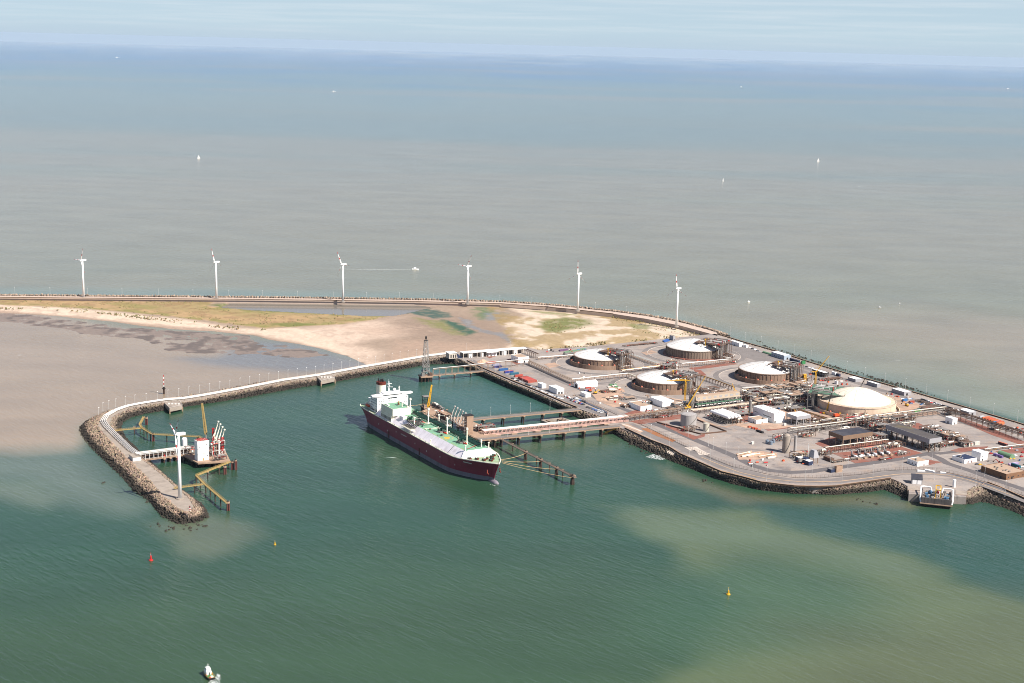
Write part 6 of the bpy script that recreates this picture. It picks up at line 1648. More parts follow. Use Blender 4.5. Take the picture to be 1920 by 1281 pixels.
bld('small white hut beside the sand heap and rubble', (1098,745.5), 1088, 1108, 739.5, roof=m_roofw, doors=())

def half_round(label, C, Lx, Rx, m, name='tunnel_shelter'):
    root, g = site(name, label, 'shelter', C); d = LEN(g, U3, Lx); w = LEN(g, V3, Rx); n = 12; b = MB().mat(m)
    vs = [(w/2-w/2*math.cos(math.pi*i/n), y, w/2*math.sin(math.pi*i/n)) for y in (0, d) for i in range(n+1)]
    b.add(vs, [(i, i+1, n+2+i, n+1+i) for i in range(n)]).build('cover', root)
    MB().mat(m).add([vs[i] for i in range(n+1)], [tuple(range(n+1))]).build('end_wall', root)
m_tarp = mat('green_tarpaulin', S(124,160,124,.6), .6, .1, .2)
half_round('green half-round tunnel shelter at the right edge of the plant', (1893,860), 1869, 1903, m_tarp)
half_round('green half-round tunnel shelter on the shore road beside the blue-white shed', (1447,667), 1429, 1452, m_tarp)

# canopies: a roof on columns over machinery
def canopy(label, C, ybot, yfas, ytop, Lx, Rx, roof, fascia, cols, inner, name='canopy'):
    root, g = site(name, label, 'canopy', (C, ybot)); h0, h1 = HT(g, yfas), HT(g, ytop); w = LEN(g, V3, Rx); d = LEN(g, U3, Lx)
    MB().mat(roof).box(0,0,h1-.3,w,d,h1).build('roof', root)
    b = MB().mat(fascia).box(-.3,-.3,h0,w+.3,0,h1+.25).box(-.3,d,h0,w+.3,d+.3,h1+.25).box(-.3,0,h0,0,d,h1+.25).box(w,0,h0,w+.3,d,h1+.25); b.build('fascia', root)
    nx, ny = cols
    for i in range(nx):
        for j in range(ny):
            if 0 < i < nx-1 and 0 < j < ny-1: continue
            x, y = .4+(w-.8)*i/(nx-1), .4+(d-.8)*j/(ny-1); MB().mat(inner).cbox(x, y, 0, .8, .8, h0).build('column', root)
    b = MB().mat(m_steel)
    for i in range(nx): b.beam((.4+(w-.8)*i/(nx-1),.4,h0*.55),(.4+(w-.8)*i/(nx-1),d-.4,h0*.55),.35)
    b.build('cross_beam', root)
    rd = random.Random(int(C))
    for k in range(8):
        m = rd.choice([m_pipew, m_steel, m_rusty, m_steel]); b = MB().mat(m); x, y = rd.uniform(2, w-2), rd.uniform(2, d-2)
        if rd.random() < .5: b.cyl((x,y-2,2.2),(x,y+2,2.2),1.2,1.2,10)
        else: b.cbox(x, y, 0, rd.uniform(1.5,3), rd.uniform(1.5,4), rd.uniform(1.5,h0*.8))
        b.build('machine', root)
    for k in range(10):
        x, y, z = rd.uniform(1, w-1), rd.uniform(1, d-1), rd.uniform(1, h0*.9); MB().mat(rd.choice([m_pipew, m_steel])).tube([(x,.6,z),(x,y,z),(x,y,.2)], .25, 6).build('pipe', root)
    return root, w, d, h0
canopy('white open-sided canopy beside the tall white hall', 1493, 798.5, 787.5, 781.5, 1474, 1519, m_roofw, m_clad, (3,3), m_clad)
canopy('square canopy with a flat near-black roof and brown fascia', 1579.5, 840.5, 825.5, 818, 1553, 1634, m_roofd, mat('brown_fascia', S(150,122,100,.6), .7, .08, .2), (5,3), m_tan)
canopy('long dark-roofed canopy with pale grey fascia, biggest of the canopies', 1741, 848.5, 832, 823.5, 1660, 1763, mat('lichen_roof', S(96,90,88,.6), .85, .12, .1, dirt=(*S(140,124,72,.6), .6)), m_clad, (3,9), m_rusty)
canopy('small white canopy open to the front on the shore road', 1545, 708, 701.5, 699.5, 1523, 1553, m_roofw, m_dark, (3,3), m_dark)
def north_canopy():
    a, ln = ang_px((868,672.5), (988,663.5)); root, g = site('covered_walkway', 'long white flat-roofed open building along the edge of the beach', 'building', (868,672.5), rot=a)
    h = HT(g, 662); MB().mat(m_roofw).box(0,0,h-.8,ln,11,h).build('roof', root)
    for k in range(15):
        x = 1+(ln-2)*k/14
        for y in (.6, 10.4): MB().mat(m_pale).cbox(x, y, 0, .7, .7, h-.8).build('column', root)
    for x0, w, d in ((.10,6,5),(.28,4,4),(.40,13,8),(.62,6,5),(.80,6,5)):
        b = MB().mat(m_shipw).box(ln*x0,1.2,0,ln*x0+w,1.2+d,h-2); b.build('cabin', root); MB().mat(m_dark).box(ln*x0+w*.3,1.12,.05,ln*x0+w*.3+1.2,1.18,2.3).build('door', root)
    MB().mat(m_conc).box(0,10.8,0,ln,11.1,h-2.5).build('back_wall', root)
    MB().mat(m_roofw).box(ln*.36,-3,h-1.8,ln*.54,0,h-1.3).build('porch_roof', root)
    r2, g2 = site('pump_house', 'white pump house with a grey sloping end at the root of the breakwater', 'building', (858,672), rot=a); h2 = HT(g2, 662)
    MB().mat(m_pale).add([(-13,0,0),(0,0,0),(0,12,0),(-13,12,0),(-13,0,h2),(-2,0,h2),(-2,12,h2),(-13,12,h2)], [(0,1,5,4),(1,2,6,5),(2,3,7,6),(3,0,4,7)]).build('wall', r2)
    MB().mat(m_roofw).box(-14,-.6,h2,-1,12.6,h2+.6).build('roof', r2)
    for k in range(3): MB().mat(m_dark).box(-11+k*3.6,-.06,1,-9.2+k*3.6,-.02,h2-2).build('opening', r2)
    MB().mat(m_blueroof).add([(0,.2,0),(8,.2,0),(8,12,0),(0,12,0),(-1.6,.2,h2-.2),(-1.6,12,h2-.2)], [(0,1,4),(1,2,5,4),(2,3,5)]).build('sloping_end', r2)
north_canopy()

# ================================================================== THE TERMINAL: STORAGE TANKS
m_tankw = mat('tank_concrete', S(176,146,124,.55), .9, .14, .35, streak=1, dirt=(*S(112,88,74,.55), .7))
m_tankn = mat('new_concrete', S(232,206,180,.68), .85, .07, .3, streak=1, dirt=(*S(196,164,136,.6), .5))
m_dome = mat('white_dome', (.62,.60,.57), .6, .05, .15, dirt=(.42,.38,.34,.45))
m_domen = mat('cream_dome', S(244,230,208,.72), .6, .03, .2)
def lng_tank(label, xl, xr, yrim, cx, cy, dome, bxl, bxr, bh_y, wallm, domem, rise, fr, green=False, seed=1, ribs=48, crane=True, fi=.2, rd_=1.0):
    """full-containment tank: rim ellipse xl..xr at row yrim, ground centre (cx, cy), bund wall bxl..bxr"""
    g = G(cx, cy, ZL); root = thing('storage_tank', label, 'storage tank', (g.x, g.y, ZL), 0, 'domed gas storage tanks')
    R = LEN(g, (1, 0), cx+(xr-xl)/2); Rb = LEN(g, (1, 0), cx+(bxr-bxl)/2); h = HT(g, yrim); hb = bh_y
    MB().mat(wallm).lathe(0, 0, [(R,0),(R,h-.9),(R+.5,h-.9),(R+.5,h),(R-.6,h),(R-.6,h-.3)], 72).build('wall', root)
    for k in range(ribs):
        t = 2*math.pi*k/ribs
        if math.sin(t) < .35: MB().mat(wallm).cbox((R+.22)*math.cos(t), (R+.22)*math.sin(t), 0, .4, .7, h-.95, t).build('rib', root)
    pr = []
    for i in range(10):
        f = i/9; a = f*math.pi/2*.0+f; pr.append(((R*rd_-.7)*(1-f), h-.2+rise*(1-(1-f)**2)))
    pr[-1] = (.05, pr[-1][1])
    if rd_ < 1: MB().mat(wallm).lathe(0, 0, [(R-.6,h-.3),(R*rd_-1.2,h-.25)], 64).build('roof_edge', root)
    MB().mat(domem).lathe(0, 0, pr, 64).build('dome', root, smooth=True)
    sm = MB().mat(m_steel)
    for k in range(12):
        t = 2*math.pi*k/12+.2
        for i in range(1, 8):
            p, q = pr[i], pr[i+1]; sm.beam((p[0]*math.cos(t), p[0]*math.sin(t), p[1]+.06), (q[0]*math.cos(t), q[0]*math.sin(t), q[1]+.06), .32 if rd_ == 1 else .14)
    sm.build('dome_seam', root)
    rl = MB().mat(m_steel)
    for k in range(72):
        t, t2 = 2*math.pi*k/72, 2*math.pi*(k+1)/72
        for z in (.6, 1.2): rl.beam(((R+.3)*math.cos(t),(R+.3)*math.sin(t),h+z), ((R+.3)*math.cos(t2),(R+.3)*math.sin(t2),h+z), .1)
        rl.beam(((R+.3)*math.cos(t),(R+.3)*math.sin(t),h), ((R+.3)*math.cos(t),(R+.3)*math.sin(t),h+1.2), .1)
    rl.build('rim_railing', root)
    if hb: MB().mat(wallm).lathe(0, 0, [(Rb,0),(Rb,hb),(Rb-.8,hb),(Rb-.8,hb-.6)], 72).mat(m_grav).lathe(0, 0, [(Rb-.8,hb*.45),(R,hb*.5)], 48).build('bund_wall', root)
    else: MB().mat(m_red).lathe(0, 0, [(R+4,0),(R+4,1.4),(R,1.5)], 64).build('bund_wall', root)
    # roof platform, pump tower and pipe drop on the flank
    rd = random.Random(seed); fa, fw, fz = fr; ax = np.array([math.cos(fa), math.sin(fa)]); tx = np.array([-ax[1], ax[0]])
    mg = mat('green_paint', S(96,140,112,.6), .6, .1, .4)
    fm = m_rusty if not green else m_steel
    c0 = ax*(R*.52); nr, nt = 7, 6
    rs = np.linspace(R*fi, R+9, nr); ts = np.linspace(-fw/2, fw/2, nt); zt = h+fz+(rise*.55 if rd_ == 1 else 0)
    f = MB().mat(fm)
    for i, r in enumerate(rs):
        for j, t in enumerate(ts):
            p = ax*r+tx*t; zb = 0 if r > R+.8 else h+rise*max(0, 1-(r/(R*rd_))**2)*.9
            f.beam((p[0],p[1],zb),(p[0],p[1],zt),.55)
            if j+1 < nt: q = ax*r+tx*ts[j+1]; f.beam((p[0],p[1],zt),(q[0],q[1],zt),.5); 
            if i+1 < nr: q = ax*rs[i+1]+tx*t; f.beam((p[0],p[1],zt),(q[0],q[1],zt),.5)
            if r > R+.8 and j+1 < nt:
                q = ax*r+tx*ts[j+1]
                for z in (h*.35, h*.7): f.beam((p[0],p[1],z),(q[0],q[1],z),.35)
                f.beam((p[0],p[1],0),(q[0],q[1],h*.35),.25)
    f.build('pump_tower_frame', root)
    b = MB().mat(mg if green else fm)
    for i in range(nr-1):
        for j in range(nt-1):
            if rd.random() < .78:
                q = [ax*rs[i+a]+tx*ts[j+c] for a, c in ((0,0),(1,0),(1,1),(0,1))]; b.add([(*v, zt+.3) for v in q]+[(*v, zt+.45) for v in q], [(3,2,1,0),(4,5,6,7),(0,1,5,4),(1,2,6,5),(2,3,7,6),(3,0,4,7)])
    b.build('roof_platform', root)
    zt0 = zt
    for k in range(26):
        t = rd.uniform(-fw/2, fw/2); r = rd.uniform(R*.5, R+8); p, q = ax*r+tx*t, ax*(R+rd.uniform(2,6))+tx*t; z = zt+rd.uniform(.8,3.2)
        MB().mat(rd.choice([m_pipew, m_steel, m_steel, m_rusty, m_redp if k == 3 else m_pipew])).tube([(p[0],p[1],zt+.4),(p[0],p[1],z),(q[0],q[1],z),(q[0],q[1],rd.uniform(.5,3))], rd.uniform(.22,.5), 6).build('pipe', root)
    for k in range(14):
        t = rd.uniform(-fw/2, fw/2); r = rd.uniform(R*.5, R+7); p = ax*r+tx*t
        MB().mat(rd.choice([m_steel, m_pipew, m_redp, m_rusty])).cbox(p[0], p[1], zt+.45, rd.uniform(1,2.4), rd.uniform(1,2.4), rd.uniform(1,3)).build('valve_box', root)
    rr = MB().mat(m_steel)
    for a, c in (((rs[0],ts[0]),(rs[-1],ts[0])),((rs[-1],ts[0]),(rs[-1],ts[-1])),((rs[-1],ts[-1]),(rs[0],ts[-1])),((rs[0],ts[-1]),(rs[0],ts[0]))):
        p, q = ax*a[0]+tx*a[1], ax*c[0]+tx*c[1]
        for z in (.9, 1.5): rr.beam((*p,zt+z),(*q,zt+z),.14)
    rr.build('platform_railing', root)
    s = MB().mat(m_steel)                          # stair tower at the foot
    p = ax*(R+9)+tx*(-fw/2+2)
    lattice(s, p[0], p[1], 0, zt, 3.4, 3.4, 5, .3); s.build('stair_tower', root)
    if crane:
        p = ax*(R*.55)+tx*(-fw*.35); MB().mat(m_yellow).cyl((p[0],p[1],h+2),(p[0],p[1],zt+5),.5,.5,8).beam((p[0],p[1],zt+5),(p[0]+4,p[1]-3,zt+7),.7).cbox(p[0],p[1],zt+4,1.8,1.8,2).build('davit_crane', root)
    # low pipework spreading from the foot of the tower
    for k in range(12):
        t0, t1 = rd.uniform(-fw/2, fw/2), rd.uniform(-fw*.7, fw*.7); p, q, e = ax*(R+2)+tx*t0, ax*(R+rd.uniform(8,15))+tx*t0, ax*(R+rd.uniform(10,18))+tx*t1; z = rd.uniform(1,6)
        MB().mat(rd.choice([m_pipew, m_steel, m_rusty, m_rusty])).tube([(p[0],p[1],z+3),(q[0],q[1],z),(e[0],e[1],z),(e[0],e[1],.2)], rd.uniform(.25,.5), 6).build('pipe', root)
    for z, w in ((hb*.5+.3, 5),):
        for k in range(5):
            t = math.pi*(1.08+.14*k); MB().mat(mat('salmon_paint', S(214,124,98,.6), .7, .1, .5)).lathe((Rb-1.6)*math.cos(t), (Rb-1.6)*math.sin(t), [(1.5,hb),(1.2,hb+1),(.1,hb+1.7)], 10).build('vent_cowl', root)
    return root
lng_tank('brown-walled domed storage tank nearest the beach, its pump tower on the right', 1075, 1174, 665.8, 1125, 682, 0, 1068, 1182, 6, m_tankw, m_dome, 7.5, (R_(-40), 29, 4.5), seed=3)
lng_tank('domed storage tank in front of the others on the left, beside a yellow tower crane', 1193, 1298, 708.3, 1245, 726.5, 0, 1184, 1306, 6, m_tankw, m_dome, 8, (R_(-40), 31, 4.5), seed=4)
lng_tank('domed storage tank closest to the sea wall, with ribbed wall and no outer bund', 1249, 1354, 648.6, 1301, 664.5, 0, 1243, 1360, 0, mat('tank_ribbed', S(160,140,124,.55), .9, .14, .4, streak=1, dirt=(*S(110,92,80,.55), .6)), m_dome, 9.5, (R_(-30), 40, 4), seed=5, ribs=64)
lng_tank('domed storage tank in the middle of the yard beside the shore road', 1384, 1487, 690.8, 1436, 709.5, 0, 1377, 1494, 6, m_tankw, m_dome, 8, (R_(-32), 30, 4.5), seed=6)
lng_tank('biggest storage tank, new pale concrete with a cream dome and a green roof deck', 1533, 1677, 748, 1605, 768, 0, 1526, 1684, 4.5, m_tankn, m_domen, 14, (R_(160), 50, 7), True, seed=7, ribs=4, crane=False, fi=.25, rd_=.88)

def small_tank(label, xl, xr, yb, yt, m, name='storage_tank', dome=0.0, group=None, rail=True):
    """upright cylinder seen between columns xl..xr, its near foot at row yb and near rim at row yt"""
    cx = (xl+xr)/2; k = (xr-xl)/2*.22; g = G(cx, yb-k, ZL); root = thing(name, label, 'tank', (g.x, g.y, ZL), ROT, group); r = LEN(g, (1,0), xr); h = HT(g, yt-k)
    b = MB().mat(m).lathe(0,0,[(r,0),(r,h)],32); b.build('shell', root)
    MB().mat(m).lathe(0,0,[(r+.12,h-.25),(r+.12,h),(r*.7,h+dome*.7+.25),(.02,h+dome+.5)],32).build('roof', root)
    if rail and r > 2:
        s = MB().mat(m_steel)
        for k in range(24):
            t, t2 = 2*math.pi*k/24, 2*math.pi*(k+1)/24; s.beam((r*math.cos(t),r*math.sin(t),h+1.1),(r*math.cos(t2),r*math.sin(t2),h+1.1),.1).beam((r*math.cos(t),r*math.sin(t),h),(r*math.cos(t),r*math.sin(t),h+1.1),.1)
        s.build('railing', root)
    if r > 2:
        s = MB().mat(m_steel)
        for k in range(14):
            t, t2 = -2.4+k*.12, -2.4+(k+1)*.12; s.beam(((r+.6)*math.cos(t),(r+.6)*math.sin(t),h*k/14),((r+.6)*math.cos(t2),(r+.6)*math.sin(t2),h*(k+1)/14),.7,.25)
        s.build('spiral_stair', root)
    return root
m_tgrey = mat('tank_grey', S(186,180,176,.62), .5, .06, .3, streak=1, dirt=(*S(150,142,136,.6), .4))
small_tank('large plain grey storage tank beside the three-pipe rack at the quay', 1275.5, 1305.5, 801, 779.5, m_tgrey, dome=.6)
small_tank('small cream tank to the right of the large grey one', 1318, 1329.5, 809.5, 795, mat('tank_cream', S(214,206,188,.65), .5, .06, .4, streak=1))
small_tank('tall grey silo with a domed top, left of the steel chimney', 1466, 1480.5, 850, 820, m_conc, 'silo', 3, rail=True)
small_tank('slim grey steel chimney beside the silo', 1487.5, 1493, 848, 818, m_tgrey, 'chimney', 0)
small_tank('dark grey process column left of the tall white hall', 1403, 1408.5, 780, 752, m_steel, 'process_column', 1)
small_tank('grey vertical tank at the left end of the cream vaporiser block', 1291, 1302, 765.5, 744, m_steel, dome=1)
for k, (a, b_) in enumerate(((1435,1441.5),(1442,1448.5),(1447,1453))):
    small_tank(['small blue-grey tank, left of a cluster of three','small blue-grey tank, front one of a cluster of three','small blue-grey tank, right of a cluster of three'][k], a, b_, 832.5+(k == 1)*2-(k == 2)*1.5, 826+(k == 1)*2-(k == 2)*1.5, mat('bluegrey_tank', S(136,150,166,.6), .5, .08, .4), rail=False, group='cluster of blue-grey tanks')
def tank_bund():
    P = polyG([(1232,793),(1314,815),(1362,810),(1307,788)], ZL); c = P[0]; root = thing('bund_wall', 'low brown retaining wall around the grey and cream tanks', 'wall', (c.x, c.y, ZL)); Q = [(p.x-c.x, p.y-c.y) for p in P]
    for a, b in ((Q[0],Q[1]),(Q[1],Q[2]),(Q[2],Q[3])): MB().mat(m_rusty).wall([a, b], .8, 0, 1.5).build('wall', root)
tank_bund()
def bullets():
    for k in range(4):
        g = G(1366, 797.5, ZL); o = np.array([g.x, g.y])+V3*(k*5.2); root = thing('pressure_vessel', ['white horizontal pressure vessel on legs, leftmost of four','white horizontal pressure vessel on legs, second from the left of four','white horizontal pressure vessel on legs, third from the left of four','white horizontal pressure vessel on legs, rightmost of four'][k], 'pressure vessel', (o[0], o[1], ZL), ROT, 'white horizontal pressure vessels')
        L = 34; r = 2.0; z = 9.2; b = MB().mat(m_shipw).cyl((0,0,z),(0,L,z),r,r,20,False)
        for y, s in ((0,-1),(L,1)):
            vs = []; pr = [(r,0),(r*.87,.5*r),(r*.5,.86*r),(.05,r)]
            for rr, dd_ in pr: vs += [(rr*math.cos(2*math.pi*i/20), y+s*dd_*.8, z+rr*math.sin(2*math.pi*i/20)) for i in range(20)]
            b.add(vs, [(j*20+i,j*20+(i+1)%20,(j+1)*20+(i+1)%20,(j+1)*20+i) for j in range(3) for i in range(20)])
        b.build('shell', root, smooth=True)
        for y in (4, 13, 22, 31): MB().mat(m_steel).cbox(-1.2,y,0,.6,.8,z-r*.8).cbox(1.2,y,0,.6,.8,z-r*.8).cbox(0,y,z-r-.5,3.2,.8,1.0).build('support_leg', root)
        MB().mat(m_steel).tube([(0,2,z-r),(0,2,3),(0,16,3),(0,30,3),(0,30,z-r)], .3, 6).build('pipe', root)
    clutter('vessel_skid', 'dense pipework underneath the four white pressure vessels', 'pipework', (1372,790), ROT, 18, 26, 5, 77, frames=1, tanks=2, pipes=16, redp=.05)
bullets()
def vaporiser():
    root, g = site('vaporiser', 'long cream vaporiser block on legs with a green walkway, in front of a domed tank', 'vaporiser', (1305,765.5)); w = LEN(g, V3, 1387); h = HT(g, 745)
    m_v = mat('cream_cladding', S(206,188,166,.62), .7, .07, .2, streak=1, dirt=(*S(180,150,124,.6), .5))
    MB().mat(m_v).box(0,1,h*.52,w,10,h).build('casing', root); MB().mat(m_rooft).box(.3,1.3,h,w-.3,9.7,h+.2).build('roof', root)
    MB().mat(mat('green_paint', S(96,140,112,.6), .6, .1, .4)).box(-1,-3.4,h*.36,w+1,.6,h*.40).build('walkway', root)
    MB().mat(m_v).box(0,-3,h*.66,w,.8,h*.7).build('awning', root)
    for k in range(12):
        x = .6+(w-1.2)*k/11
        for y in (-3, 4, 9.6): MB().mat(m_steel).cbox(x, y, 0, .7, .7, h*.52 if y > 0 else h*.66).build('leg', root)
    for k in range(8):
        x = w*(k+.5)/8; MB().mat(m_clad).box(x-2.2,.92,h*.74,x+2.2,.98,h*.9).build('panel', root)
        MB().mat(m_steel).tube([(x,-2.6,h*.42),(x,-2.6,2),(x,-6,2)], .35, 6).build('pipe', root)
    MB().mat(m_pipew).cyl((-3,-2,3),(w+3,-2,3),.6,.6,8).build('header_pipe', root); MB().mat(m_steel).cyl((-3,2,4),(w+3,2,4),.8,.8,8).build('header_pipe', root)
vaporiser()

# ================================================================== PIPE RACKS
def rack(label, pts, h, w, pipes, m=None, step=8.0, mp=None, h2=None, zb=ZL, red=False, yellow=False):
    P = polyG(pts, zb); c = P[0]; root = thing('pipe_rack', label, 'pipe rack', (c.x, c.y, zb)); Q = [(p.x-c.x, p.y-c.y) for p in P]; m = m or m_steel
    rs, L = resample(Q, max(3, int(sum(math.dist(a, b) for a, b in zip(Q[:-1], Q[1:]))/step)+1)); d = np.gradient(rs, axis=0); d /= np.linalg.norm(d, axis=1)[:, None]; n = np.stack([-d[:, 1], d[:, 0]], 1)
    for i in range(min(len(rs), 95)):
        a, b = rs[i]-n[i]*w/2, rs[i]+n[i]*w/2; f = MB().mat(m)
        f.beam((*a,0),(*a,h),.5).beam((*b,0),(*b,h),.5).beam((*a,h),(*b,h),.5)
        if h2: f.beam((*a,h2),(*b,h2),.45)
        f.build('support_frame', root)
    f = MB().mat(m); L_, R2 = [tuple(q) for q in (rs-n*w/2)], [tuple(q) for q in (rs+n*w/2)]
    for E in (L_, R2):
        for a, b in zip(E[:-1], E[1:]): f.beam((*a,h-.5),(*b,h-.5),.35)
    f.build('longitudinal_beam', root)
    rd = random.Random(int(pts[0][0]*7)); mp = mp or [m_pipew, m_steel, m_tan, m_rusty, m_cream]
    for k in range(pipes):
        off = -w/2+.7+(w-1.4)*(k+.5)/pipes; r = rd.uniform(.16,.3)*min(1.4, w/pipes/1.1); z = (h+.3+r) if not h2 or k % 2 == 0 else h2+.3+r
        mm = rd.choice(mp)
        if yellow and k == pipes//2: mm = m_yellow
        if red and k == 0: mm = m_rusty
        line_ = [(*(rs[i]+n[i]*off), z) for i in range(len(rs))] if len(pts) > 2 else [(*(rs[0]+n[0]*off), z), (*(rs[-1]+n[-1]*off), z)]
        MB().mat(mm).tube(line_, r, 6).build('pipe', root)
    return root
rack('beige pipe rack from the quay bridge running into the plant past the grey tank', [(1168,791),(1215,784),(1275,775.5)], 6.5, 8, 6, m_rusty, 7, h2=3.5)
rack('broad beige pipeway between the vaporiser block and the white pressure vessels', [(1296,777),(1350,770.5),(1422,762)], 5, 9, 7, m_rusty, 8, [m_cream, m_tan, m_tan])
rack('slim white-topped pipe rack from the flare tower jetty across the containers', [(812,703.5),(870,698),(928,691),(992,684.5)], 8.5, 2.4, 2, m_tan, 9, [m_pipew])
rack('straight pale rack running down the yard from the tan-roofed hall', [(993,684),(1035,703),(1073,719.5)], 5.5, 4.5, 4, m_tan, 5, [m_cream, m_tan])
rack('straight pale rack running past the gabled warehouse', [(1072,719.5),(1125,713.5),(1177,708)], 5.5, 4, 3, m_tan, 7, [m_cream, m_pipew])
rack('short pale rack joining the gabled warehouse rack to a domed tank', [(1177,708),(1186,711.5),(1196,715.5)], 5.5, 4, 3, m_tan, 6, [m_cream])
rack('low rack of white pipes between the beach building and the first domed tank', [(1008,674.5),(1075,669.5)], 3, 5, 5, m_tan, 7, [m_pipew])
rack('row of white pipes with loops behind the first domed tank', [(1150,659),(1195,673),(1234,686)], 3.4, 9, 6, m_tan, 6, [m_pipew, m_cream])
rack('dark rack down the short side of the beach building', [(986,664),(1007,672.5)], 7, 6, 5, m_rusty, 5)
rack('brown and yellow pipe rack between two domed tanks', [(1165,701),(1212,695),(1256,690)], 4.5, 7, 6, m_rusty, 7, [m_cream, m_tan, m_steel], yellow=True)
rack('white pipe rack on posts with a red end, in front of the ribbed tank', [(1278,690),(1325,685.5),(1367,681.5)], 6, 5, 4, m_tan, 7, [m_pipew])
rack('dark rack with a yellow line running down from the yard crossing', [(1301,706),(1340,719),(1374,732)], 4.5, 5, 4, m_rusty, 6, [m_rusty, m_steel], yellow=True)
rack('brown rack with yellow and white pipes below the tank in the middle of the yard', [(1392,737),(1445,732),(1516,726)], 6, 8, 7, m_rusty, 7, h2=3.5, yellow=True)
rack('rack with yellow pipes going down past the white canopy', [(1500,775),(1535,787),(1572,799.5)], 4, 6, 5, m_rusty, 7, [m_rusty, m_dyell, m_steel], yellow=True)
rack('long multi-level pipe rack running from the silos past both dark-roofed canopies', [(1481,815.5),(1530,809.5),(1581,803),(1628,793),(1690,784.5),(1772,775)], 8, 9, 8, m_steel, 8, h2=4.5, red=True)
rack('dark pipe rack along the seaward side of the yard at the right', [(1776,779),(1845,802),(1925,827)], 9, 9, 8, m_rusty, 9, [m_rusty, m_steel, m_tan], h2=5)
rack('pale pipe rack standing over the row of pumps', [(1546,851),(1605,843),(1664,835.5)], 7, 4, 3, m_rusty, 6, [m_steel, m_tan, m_cream])
rack('short pale rack running right from beyond the office at the edge', [(1846,846),(1925,836)], 2, 3, 3, m_tan, 7, [m_pipew, m_cream])
rack('two rows of dull pipes going down beside the vaporiser', [(1306,730),(1340,738),(1362,734)], 3, 5, 4, m_rusty, 7)
rack('rusty pipe run along the shore yard right of the biggest dome', [(1720,752),(1750,762),(1780,771)], 1.6, 8, 7, m_rusty, 6, [m_rusty, m_steel, m_tan])
